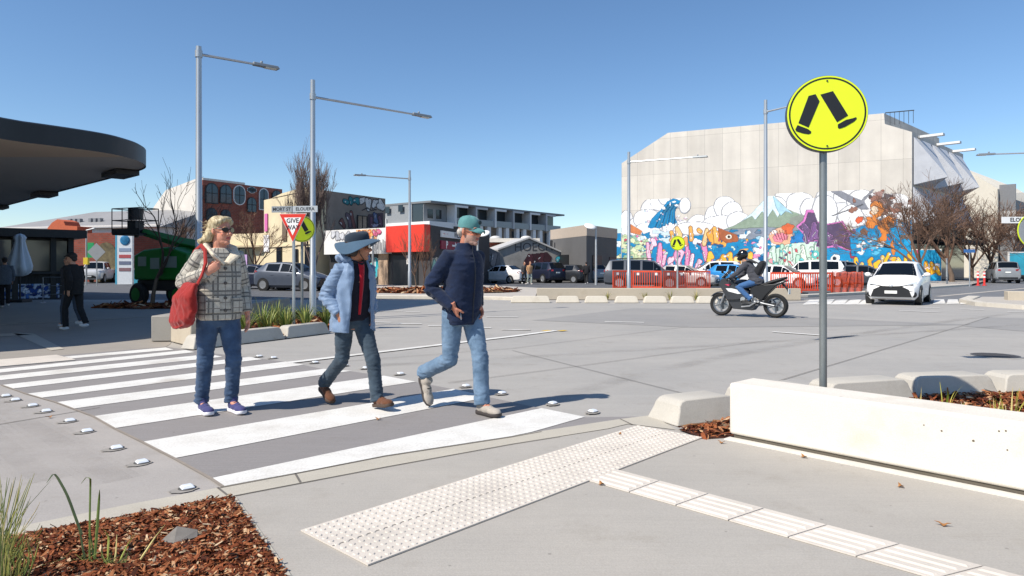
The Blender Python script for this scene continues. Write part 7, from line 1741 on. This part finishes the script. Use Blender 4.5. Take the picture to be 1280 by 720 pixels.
def sunglasses(parent, M, col=M_SUNG, wrap=True):
    mb = MB(); mb.M = M
    for s_ in (-1, 1):
        mb.ring_loft([[Vector((s_ * (.036 + .029 * math.cos(a) * k), -.104 + .016 * abs((.036 + .029 * math.cos(a) * k) / .06) ** 2 - o, .016 + .021 * math.sin(a) * k)) for a in [2 * PI * q / 16 for q in range(16)]] for k, o in ((1, 0), (.92, .004))])
    g_ = mb.build('sunglasses', col, parent, smooth=40)
    mb = MB(); mb.M = M
    mb.tube([(-.012, -.105, .022), (0, -.107, .024), (.012, -.105, .022)], .004, 6)
    for s_ in (-1, 1): mb.tube([(s_ * .066, -.088, .022), (s_ * .080, -.05, .024), (s_ * .083, .01, .018)], [.005, .004, .003], 6)
    mb.build('temple', M_BLK, g_)
sunglasses(root, hd)
M_PUR = fabric('purple_mesh', '#40406e', .8, 200, .25); M_WSOLE = cm('#e9e6e8', .6); M_LACE = cm('#2b2a44', .8)
shoe(root, V3(-.105, .145, .0), V3(-.115, -.13, .0), V3(0, 0, 1), M_PUR, M_WSOLE, M_LACE, .285); shoe(root, V3(.10, .0, .0), V3(.115, -.28, .0), V3(0, 0, 1), M_PUR, M_WSOLE, M_LACE, .285)
# red bag hangs from the shoulder: a thing of its own
M_RED = fabric('red_canvas', '#94211c', .75, 260, .2, bump=.4)
bag = thing('shoulder_bag', 'slouchy red canvas bag hanging from the shoulder of the blonde woman', 'bag', root.location, FACE_RZ)
mb = MB(); rg = []
for z, ry, rx, cy, cx in ((.765, .11, .03, .06, -.315), (.775, .190, .045, .08, -.285), (.82, .240, .062, .075, -.285), (.92, .230, .060, .035, -.28), (1.04, .195, .060, -.01, -.29), (1.13, .150, .035, -.05, -.27), (1.16, .13, .018, -.07, -.262)):
    rg.append(se_ring(z + 0, rx, ry, cx, cy, 32, 2.6))
rg = [[p + V3(0, 0, (.05 if k < 3 else .0) * max(0, (-(p.y - .05)) / .2)) for p in r] for k, r in enumerate(rg)]
mb.ring_loft(rg); finish(remesh(mb, .008, 4), 'pouch', M_RED, bag, folds(.014, 9, 6, 21, .002))
mb = MB()
for off in (0.0, .028):
    mb.tube([V3(-.27 + off * .2, -.15 - off * .3, 1.10), V3(-.215 + off * .3, -.175, 1.22), V3(-.175 + off * .4, -.155, 1.33), V3(-.155 + off * .3, -.09, 1.445), V3(-.16 + off * .3, -.01, 1.492), V3(-.185 + off * .2, .08, 1.44), V3(-.23, .13, 1.28), V3(-.28, .10, 1.08)], [(.018, .006)] * 8, 8, ref=(-1, 0, 0))
mb.M = None; mb.build('strap', M_RED, bag, smooth=50)

# ------------------------------------------------------------ person in the blue hat
root = thing('person', 'person in wide brimmed slate blue hat, light blue jacket and dark jeans', 'person', (-1.50, 6.42, 0), FACE_RZ)
J = joints(dict(pel=(0, 0, .84), neck=(0, -.06, 1.36), hipL=(.078, -.01, .82), hipR=(-.078, .01, .82), kneeL=(.085, -.22, .44), kneeR=(-.09, .03, .44), ankL=(.085, -.29, .09), ankR=(-.115, .33, .185),
    toeL=(.09, -.52, .05), toeR=(-.12, .20, .02), shL=(.140, -.05, 1.28), shR=(-.148, -.03, 1.28), elL=(.185, -.0, 1.03), elR=(-.215, .11, 1.03), wrL=(.15, -.10, .87), wrR=(-.175, -.05, .87)))
hd = head_mx((0, -.105, 1.485), R(58), R(4))
body(root, J, hd, '#b07a5f', '#8a4a42', brow='#3a2c26', hands=((J['wrL'], V3(-.1, -.3, -1), V3(-1, 0, 0), .5, V3(0, -1, .3)), (J['wrR'], V3(.1, -.4, -1), V3(1, 0, 0), .5, V3(0, -1, .3))), voxel=.006, sc=.9)
M_SLATE = fabric('slate_denim', '#2f3c48', .85, 420, .2, '#44535f')
trousers(root, J, M_SLATE, hem=.062, thigh=.088, knee=.066, calf=.060, waist=.14, pel=(.15, .115), seed=13, name='trousers')
# inner layers
M_NAVYF = fabric('dark_fleece', '#1b1a26', .95, 160, .15)
mb = jacket_mb(J, ((.80, .155, .115, 0, 0), (1.0, .160, .118, 0, -.02), (1.2, .165, .112, 0, -.05), (1.28, .14, .095, 0, -.06), (1.335, .085, .075, 0, -.065)), arm=(.055, .05, .045, .045, .04, .035))
inner = finish(remesh(mb, .009, 4), 'fleece', M_NAVYF, root, folds(.003, 8, 20, 3))
mb = MB(); mb.tube([V3(-.065, -.10, 1.36), V3(0, -.145, 1.33), V3(.065, -.10, 1.36), V3(.07, -.03, 1.385), V3(0, .02, 1.40), V3(-.07, -.03, 1.385), V3(-.065, -.10, 1.36)], [(.030, .014)] * 7, 10); mb.build('collar', M_NAVYF, root, smooth=True)
mb = MB(); yf = lambda z: -.145 - .012 - .05 * (1.2 - z) * -.35 if False else None
front = [(.86, -.122), (1.0, -.142), (1.15, -.163), (1.25, -.166), (1.31, -.158), (1.35, -.143)]
mb.ring_loft([[V3(-.014 - .004 * i, y - .004, z), V3(.0, y - .012, z), V3(.014 + .004 * i, y - .004, z)] for i, (z, y) in enumerate(front)], False, closed=False); o = mb.build('red_shirt', fabric('red_knit', '#a81426', .85, 300), root, smooth=True); sd = o.modifiers.new('s', 'SOLIDIFY'); sd.thickness = .006
# open outer jacket: shell with a gap down the front
M_LBL = fabric('light_blue_shell', '#768ba6', .55, 500, .08, bump=.08)
def shell(rings, gapL, gapR, n=44):
    rg = []
    for (z, rx, ry, cx, cy, g0, g1) in rings:
        a0, a1 = -PI / 2 + g0, 1.5 * PI - g1; row = []
        for k in range(n):
            a = a0 + (a1 - a0) * k / (n - 1); c, s_ = math.cos(a), math.sin(a)
            x = rx * math.copysign(abs(c) ** .8, c); y = ry * math.copysign(abs(s_) ** .8, s_)
            x += .010 * math.sin(a * 9 + z * 11) * (1 if z < 1.1 else .4); y += .010 * math.cos(a * 8 + z * 14) * (1 if z < 1.1 else .4)
            row.append(V3(cx + x, cy + y, z))
        rg.append(row)
    return rg
rows = [(.70, .190, .172, 0, .0, .50, .62), (.74, .191, .174, 0, -.0, .50, .62), (.82, .186, .172, 0, -.005, .48, .60), (.92, .180, .165, 0, -.012, .46, .58), (1.02, .176, .160, 0, -.02, .42, .52), (1.12, .174, .154, 0, -.03, .38, .48), (1.20, .170, .144, 0, -.04, .36, .44), (1.27, .158, .128, 0, -.045, .40, .46), (1.32, .128, .103, 0, -.05, .5, .55), (1.36, .105, .09, 0, -.05, .62, .66), (1.40, .10, .085, 0, -.045, .75, .75)]
# densify and crumple
fine = []
for a, b in zip(rows[:-1], rows[1:]):
    for k in range(5): fine.append(tuple(x + (y - x) * k / 5 for x, y in zip(a, b)))
fine.append(rows[-1]); rg = shell(fine, 0, 0)
cen = V3(0, -.02, 1.05)
for r in rg:
    for i, p in enumerate(r):
        d = V3(p.x, p.y + .02, 0).normalized(); r[i] = p + d * (.011 * (1 - 2 * abs(noise.noise((p.x * 7 + 3, p.y * 7, p.z * 13)))) + .007 * noise.noise((p.x * 15, p.y * 15, p.z * 26 + 4)))
mb = MB(); mb.ring_loft(rg, False, closed=False); jk = mb.build('jacket', M_LBL, root, smooth=True)
sd = jk.modifiers.new('s', 'SOLIDIFY'); sd.thickness = .012; sd.offset = -1
for s_ in 'LR':
    mb = MB(); sh, el, wr = J['sh' + s_], J['el' + s_], J['wr' + s_]
    mb.tube([J['neck'].lerp(sh, .55) + V3(0, 0, -.05), sh, sh.lerp(el, .45), el.lerp(sh, .08), el, el.lerp(wr, .45), wr], [.066, .072, .068, .064, .066, .060, .050], 18)
    finish(remesh(mb, .008, 4), 'sleeve', M_LBL, jk, folds(.011, 8, 24, 31, zfun=lambda c: .6 + 1.0 * math.exp(-((c - el).length / .12) ** 2)))
mb = MB(); mb.tube([V3(-.10, -.11, 1.36), V3(-.125, -.03, 1.395), V3(-.08, .075, 1.38), V3(0, .105, 1.36), V3(.08, .075, 1.38), V3(.125, -.03, 1.395), V3(.10, -.11, 1.36)], [(.03, .022), (.045, .035), (.055, .045), (.06, .048), (.055, .045), (.045, .035), (.03, .022)], 12)
finish(remesh(mb, .008, 3), 'hood', M_LBL, jk, folds(.010, 14, 14, 7))
mb = MB(); mb.tube([V3(.14, -.13, .78), V3(.142, -.15, .70), V3(.135, -.15, .62)], .0035, 6); mb.build('drawcord', M_BLK, jk)
# hat
M_HAT = fabric('hat_cotton', '#41596d', .85, 300, .12)
hh = hd @ Matrix.Translation((0, .012, .052)) @ Matrix.Rotation(R(-13), 4, 'X') @ Matrix.Rotation(R(-4), 4, 'Y')
mb = MB(); n = 48; rg = []
for r, z in ((.098, .0), (.10, .03), (.095, .060), (.085, .078), (.06, .087), (.015, .089)):
    rg.append([hh @ V3(r * math.cos(a), r * 1.16 * math.sin(a), z + .004 * math.sin(3 * a)) for a in [2 * PI * k / n for k in range(n)]])
mb.ring_loft(rg); hat = mb.build('hat', fabric('hat_crown', '#26323f', .85, 300, .12), root, smooth=60)
mb = MB(); rg = []
for r, z in ((.097, .012), (.13, .005), (.165, -.006), (.195, -.020), (.200, -.025), (.195, -.027), (.165, -.013), (.13, -.002), (.097, .004)):
    rg.append([hh @ V3(r * math.cos(a), r * 1.06 * math.sin(a), z - (r - .097) * (.22 + .42 * math.cos(2 * a + .6) + .16 * math.sin(3 * a + 1))) for a in [2 * PI * k / n for k in range(n)]])
mb.ring_loft(rg, False); mb.build('brim', M_HAT, hat, smooth=True)
mb = MB(); mb.tube([hh @ V3(.092, 0, .0), hd @ V3(.082, -.02, -.06), hd @ V3(.045, -.06, -.115), hd @ V3(.0, -.065, -.135), hd @ V3(-.045, -.06, -.115), hd @ V3(-.082, -.02, -.06), hh @ V3(-.092, 0, .0)], .004, 6); mb.build('chin_cord', M_BLK, hat)
mb = MB(); mb.M = hd; mb.ell((0, .045, .03), (.088, .085, .085)); mb.ell((0, .085, -.05), (.065, .045, .07)); 
for s_ in (-1, 1): mb.ell((s_ * .068, .04, -.035), (.025, .045, .06))
mb.M = None; hi2 = hd.inverted(); finish(remesh(mb, .007, 4), 'hair', hair_mat('dark_hair', '#1d1613', '#3b2c24'), root, lambda c, n_: .004 * noise.noise(tuple((hi2 @ c) * 50)))
sunglasses(root, hd)
M_BRN_S = fabric('brown_suede', '#5e3a26', .8, 200, .25); M_BSOLE = cm('#4a3a30', .8)
shoe(root, V3(.085, -.25, .012), V3(.095, -.52, .045), V3(0, .12, 1), M_BRN_S, M_BSOLE, cm('#2b1d15'), .275, wide=1.08)
shoe(root, V3(-.115, .40, .115), V3(-.12, .16, .0), V3(0, -.43, .9), M_BRN_S, M_BSOLE, cm('#2b1d15'), .27, wide=1.08)

# ------------------------------------------------------------ man in the teal cap
root = thing('person', 'grey bearded man in teal cap, navy fleece jacket and faded blue jeans', 'person', (-.455, 6.15, 0), FACE_RZ)
J = joints(dict(pel=(0, 0, .92), neck=(0, -.06, 1.475), hipL=(.088, -.02, .90), hipR=(-.088, .02, .90), kneeL=(.075, -.17, .50), kneeR=(-.095, .045, .475), ankL=(.060, -.21, .10), ankR=(-.105, .43, .315),
    toeL=(.06, -.42, .03), toeR=(-.10, .36, .03), shL=(.155, -.04, 1.395), shR=(-.165, -.02, 1.395), elL=(.205, .04, 1.12), elR=(-.255, .13, 1.12), wrL=(.15, -.06, .95), wrR=(-.165, -.085, .95)))
hd = head_mx((0, -.115, 1.615), R(12), R(7))
body(root, J, hd, '#b87a62', '#9a564c', beard='#9f938a', brow='#8d8177', hands=((J['wrR'] + V3(.0, -.01, -.0), V3(.42, .05, -.9), V3(1, 0, 0), .6, V3(-.3, -.8, .2)), (J['wrL'] + V3(0, -.01, 0), V3(-.1, -.5, -.9), V3(-1, 0, 0), .5, V3(0, -.6, .5))), voxel=.005)
M_LDN = fabric('faded_denim', '#4c667f', .85, 420, .3, '#788ea4')
trousers(root, J, M_LDN, hem=.070, thigh=.095, knee=.074, calf=.070, waist=.155, pel=(.165, .13), seed=23, amp=.0055)
M_NVF = fabric('navy_fleece', '#131d33', .95, 170, .15, '#1a2a47', bump=.6)
rings = ((.79, .160, .138, 0, 0), (.82, .168, .146, 0, 0), (1.0, .176, .152, 0, -.005), (1.2, .182, .152, 0, -.03), (1.33, .178, .138, 0, -.045), (1.41, .148, .110, 0, -.05), (1.46, .088, .085, 0, -.055), (1.515, .078, .078, 0, -.065))
mb = jacket_mb(J, rings, arm=(.074, .068, .063, .066, .060, .050))
jk = finish(remesh(mb, .008, 4), 'jacket', M_NVF, root, folds(.009, 7, 18, 41, zfun=lambda c: .45 + 1.3 * math.exp(-((c - J['elR']).length / .15) ** 2) + .6 * math.exp(-((c.z - .86) / .08) ** 2)))
mb = MB()
zpts = [(.81, -.150), (.9, -.155), (1.0, -.163), (1.1, -.176), (1.2, -.185), (1.3, -.186), (1.38, -.172), (1.44, -.150), (1.51, -.148)]
mb.tube([V3(0.004, y - .001, z) for z, y in zpts], [(.007, .004)] * len(zpts), 6, ref=(0, -1, 0)); mb.build('zip', cm('#0e1626', .5), jk)
mb = MB(); mb.tube([V3(-.128, -.140, .93), V3(-.122, -.140, .88), V3(-.118, -.139, .84)], [(.005, .003)] * 3, 6); mb.build('pocket_zip', cm('#7d838d', .5), jk)
mb = MB(); mb.bx((.105, -.158, 1.245), (.045, .004, .010), R(18)); mb.build('chest_mark', cm('#b9c0cc', .6), jk)
# cap
M_TEAL = fabric('teal_cotton', '#4d7f80', .85, 300, .12, '#639695')
ch = hd @ Matrix.Translation((0, .010, .045))
mb = MB(); n = 36; rg = []
for r, z in ((.087, -.012), (.090, .01), (.088, .04), (.078, .066), (.058, .084), (.03, .094), (.006, .097)):
    rg.append([ch @ V3(r * math.cos(a), r * 1.18 * math.sin(a) + .004, z + .003 * math.sin(6 * a)) for a in [2 * PI * k / n for k in range(n)]])
mb.ring_loft(rg); cap = mb.build('cap', M_TEAL, root, smooth=60)
mb = MB(); rg = []
for y, w_, z in ((-.075, .078, .0), (-.11, .078, -.003), (-.145, .068, -.012), (-.17, .045, -.020), (-.178, .02, -.023)):
    rg.append([ch @ V3(w_ * u, y + .02 * abs(u) ** 2, z - .030 * abs(u) ** 2.2) for u in [-1 + k / 6 for k in range(13)]])
mb.ring_loft(rg, False, closed=False); o = mb.build('peak', M_TEAL, cap, smooth=True); sd = o.modifiers.new('s', 'SOLIDIFY'); sd.thickness = .005
mb = MB(); mb.ell(ch @ V3(0.02, -.096, .045), (.026, .012, .02), hd.to_3x3()); mb.build('emblem', cm('#1d3338', .7), cap, smooth=True)
mb = MB(); mb.ell(ch @ V3(0, .004, .098), (.009, .009, .005)); mb.build('top_button', M_TEAL, cap, smooth=True)
mb = MB(); mb.M = hd; mb.ell((0, .07, -.01), (.076, .05, .05))
for s_ in (-1, 1): mb.ell((s_ * .072, .03, .015), (.012, .03, .03))
mb.M = None; finish(remesh(mb, .006, 3), 'hair', hair_mat('grey_hair', '#8a837c', '#c2bbb2'), root)
sunglasses(root, hd)
M_GRYS = fabric('grey_mesh', '#a39a8f', .8, 200, .2); M_DSOLE = cm('#3b3533', .8)
shoe(root, V3(.06, -.155, .0), V3(.062, -.43, .0), V3(0, 0, 1), M_GRYS, M_DSOLE, M_BLK, .295, wide=1.05)
shoe(root, V3(-.108, .475, .26), V3(-.10, .36, .005), V3(0, -.9, .4), M_GRYS, M_DSOLE, M_BLK, .285, wide=1.05)

# ------------------------------------------------------------ motorcyclist
root = thing('person', 'motorcyclist in charcoal hooded jacket, black helmet and jeans leaning over the handlebars', 'person', MT.location, MT.rotation_euler.z)
J = joints(dict(pel=(0, .26, .95), neck=(0, -.06, 1.43), hipL=(.09, .22, .92), hipR=(-.09, .22, .92), kneeL=(.20, -.20, .78), kneeR=(-.20, -.20, .78), ankL=(.19, .12, .47), ankR=(-.19, .12, .47),
    toeL=(.2, -.08, .41), toeR=(-.2, -.08, .41), shL=(.185, .0, 1.37), shR=(-.185, .0, 1.37), elL=(.30, -.20, 1.14), elR=(-.30, -.20, 1.14), wrL=(.31, -.36, 1.03), wrR=(-.31, -.36, 1.03)))
hd = head_mx((0, -.15, 1.60), 0, R(8))
body(root, J, hd, '#b98a70', '#9a564c', hands=(), voxel=.009)
trousers(root, J, fabric('blue_denim', '#3c618f', .85, 300, .2), hem=.068, thigh=.095, knee=.072, calf=.066, pel=(.165, .14), voxel=.011, seed=5)
mb = MB(); mb.ring_loft([se_ring(z, rx, ry, 0, cy, 24) for z, rx, ry, cy in ((.86, .17, .15, .27), (.95, .20, .17, .24), (1.1, .20, .16, .16), (1.25, .205, .15, .07), (1.36, .19, .13, .0), (1.44, .10, .09, -.05))])
for s_ in 'LR': mb.tube([J['neck'].lerp(J['sh' + s_], .4) + V3(0, 0, -.08), J['sh' + s_], J['sh' + s_].lerp(J['el' + s_], .5), J['el' + s_], J['wr' + s_]], [.08, .088, .078, .070, .052], 14)
mb.ell((0, .04, 1.45), (.11, .09, .07))
M_CHAR = fabric('charcoal_cotton', '#46474d', .9, 200, .15); finish(remesh(mb, .01, 4), 'jacket', M_CHAR, root, folds(.010, 8, 16, 8))
mb = MB(); mb.M = hd; mb.ell((0, .015, .03), (.125, .145, .135), n=24, k=18); mb.ell((0, -.065, -.065), (.085, .085, .06)); mb.M = None; hel = finish(remesh(mb, .008, 4), 'helmet', mat('black_gloss', '#121316', .18, .0, coat=.6), root)
mb = MB(); mb.M = hd; mb.ring_loft([[V3(r * math.sin(a), -.02 - (.132) * math.cos(a) * (1.0 if abs(z) < .03 else .96), .03 + z) for a in [-1.25 + k * .25 for k in range(11)]] for z, r in ((-.04, .118), (0, .126), (.045, .122))], False, closed=False); mb.build('visor', glass('visor', '#2a2d33', .05, .8), hel, smooth=True)
for s_ in (-1, 1):
    mb = MB(); w_ = J['wrL' if s_ > 0 else 'wrR']; add_hand(mb, w_, V3(s_ * .05, -.9, -.35), V3(0, -.3, -1), .85, V3(-s_, 0, 0), 1.1); finish(remesh(mb, .006, 2), 'glove', M_BLK, root)
for s_ in (-1, 1): shoe(root, V3(s_ * .19, .16, .39), V3(s_ * .2, -.10, .36), V3(0, 0, 1), M_BLK, M_BLK, M_BLK, .29, 'boot')
bp_ = thing('backpack', 'black backpack on the back of the motorcyclist', 'backpack', MT.location, MT.rotation_euler.z)
mb = MB(); Mx = Matrix.Translation((0, .30, 1.24)) @ Matrix.Rotation(R(-28), 4, 'X'); mb.M = Mx; mb.ring_loft([se_ring(z, rx, ry, 0, 0, 24, 3) for z, rx, ry in ((-.24, .10, .05), (-.22, .15, .085), (-.05, .16, .105), (.12, .15, .09), (.22, .12, .06), (.25, .07, .03))]); mb.M = None
finish(remesh(mb, .01, 3), 'pouch', fabric('black_nylon', '#1f2024', .7, 200), bp_, folds(.006, 10, 10, 2))
for s_ in (-1, 1): mb = MB(); mb.tube([(s_ * .1, .24, 1.40), (s_ * .12, .08, 1.475), (s_ * .13, -.10, 1.42), (s_ * .14, -.06, 1.25), (s_ * .14, .18, 1.08)], [(.022, .006)] * 5, 6, ref=(s_, 0, 0)); mb.build('strap', M_BLK, bp_)

# ------------------------------------------------------------ small figures
def walker(label, px, Z, h, head, top, legs, skin='#b98a70', hair='#2a2220', stride=.3, hat=None, cat='person'):
    k = h / 1.74; rz = math.atan2(head[0], -head[1]); t = thing('person', label, cat, at(px, Z), rz); t.scale = (k, k, k); s = stride
    J = joints(dict(pel=(0, 0, .92), neck=(0, -.04, 1.475), hipL=(.088, -.02, .90), hipR=(-.088, .02, .90), kneeL=(.08, -.06 - s * .5, .49), kneeR=(-.09, .02 + s * .2, .48), ankL=(.07, -s * .75, .09), ankR=(-.09, s, .16),
        toeL=(.07, -s - .2, .03), toeR=(-.09, s - .15, .03), shL=(.19, -.03, 1.395), shR=(-.19, -.02, 1.395), elL=(.25, .08 + s * .2, 1.12), elR=(-.25, .0 - s * .2, 1.12), wrL=(.22, .0 + s * .3, .90), wrR=(-.22, -.1 - s * .3, .92)))
    hd = head_mx((0, -.08, 1.615), 0, R(4))
    body(t, J, hd, skin, '#8a4a42', hands=((J['wrL'], V3(0, -.2, -1), V3(-1, 0, 0), .4, V3(0, -1, 0)), (J['wrR'], V3(0, -.2, -1), V3(1, 0, 0), .4, V3(0, -1, 0))), voxel=.010)
    trousers(t, J, cm(legs, .9), voxel=.013, name='trousers')
    finish(remesh(jacket_mb(J, ((.80, .185, .142, 0, 0), (1.0, .20, .15, 0, -.005), (1.2, .21, .15, 0, -.025), (1.33, .205, .138, 0, -.04), (1.41, .165, .110, 0, -.045), (1.48, .085, .08, 0, -.05))), .012, 4), 'jacket', cm(top, .9), t, folds(.008, 8, 20, 3))
    mb = MB(); mb.M = hd; mb.ell((0, .04, .045), (.088, .095, .085)); mb.ell((0, .08, -.02), (.07, .04, .06)); mb.M = None; mb.build('hair', cm(hair, .8), t, smooth=True)
    if hat:
        mb = MB(); mb.M = hd; mb.ell((0, .012, .07), (.092, .108, .07)); mb.prism([(-.07, -.08, .06), (-.06, -.15, .045), (.06, -.15, .045), (.07, -.08, .06)], (0, 0, .008)); mb.M = None; mb.build('cap', cm(hat, .8), t, smooth=40)
    for s_, q in (('L', V3(.07, -s * .75 + .05, 0)), ('R', V3(-.09, s + .04, .06))): mb = MB(); mb.ell(q + V3(0, -.09, .04), (.045, .13, .045)); mb.build('shoe', cm('#cfcfcf' if cat != 'x' else '#222', .7), t, smooth=True)
    return t
walker('man in black cap and black clothes walking in the canopy shade', 93, 14.2, 1.60, (-.98, .2), '#141416', '#17171a', hat='#101012', stride=.22)
walker('person in pale shoes mostly hidden behind the man in black', 89, 14.9, 1.55, (-.98, .2), '#2a2c33', '#3a4250', stride=.2)
walker('person in grey jacket standing at the left edge by the kiosk', 6, 22.0, 1.62, (-.6, .8), '#59626e', '#1c1c20', stride=.05)
walker('pedestrian in tan top and pale trousers by the white sedan', 662, 51.5, 1.72, (.5, -.85), '#b98f68', '#9aa39a', stride=.18)
walker('pedestrian in dark top beside the one in tan', 655, 52.0, 1.7, (.5, -.85), '#4a4a4c', '#25262a', stride=.18)
walker('pedestrian in black between the parked cars', 733, 53, 1.72, (.1, .99), '#1b1b1f', '#1a1a1d', stride=.12)
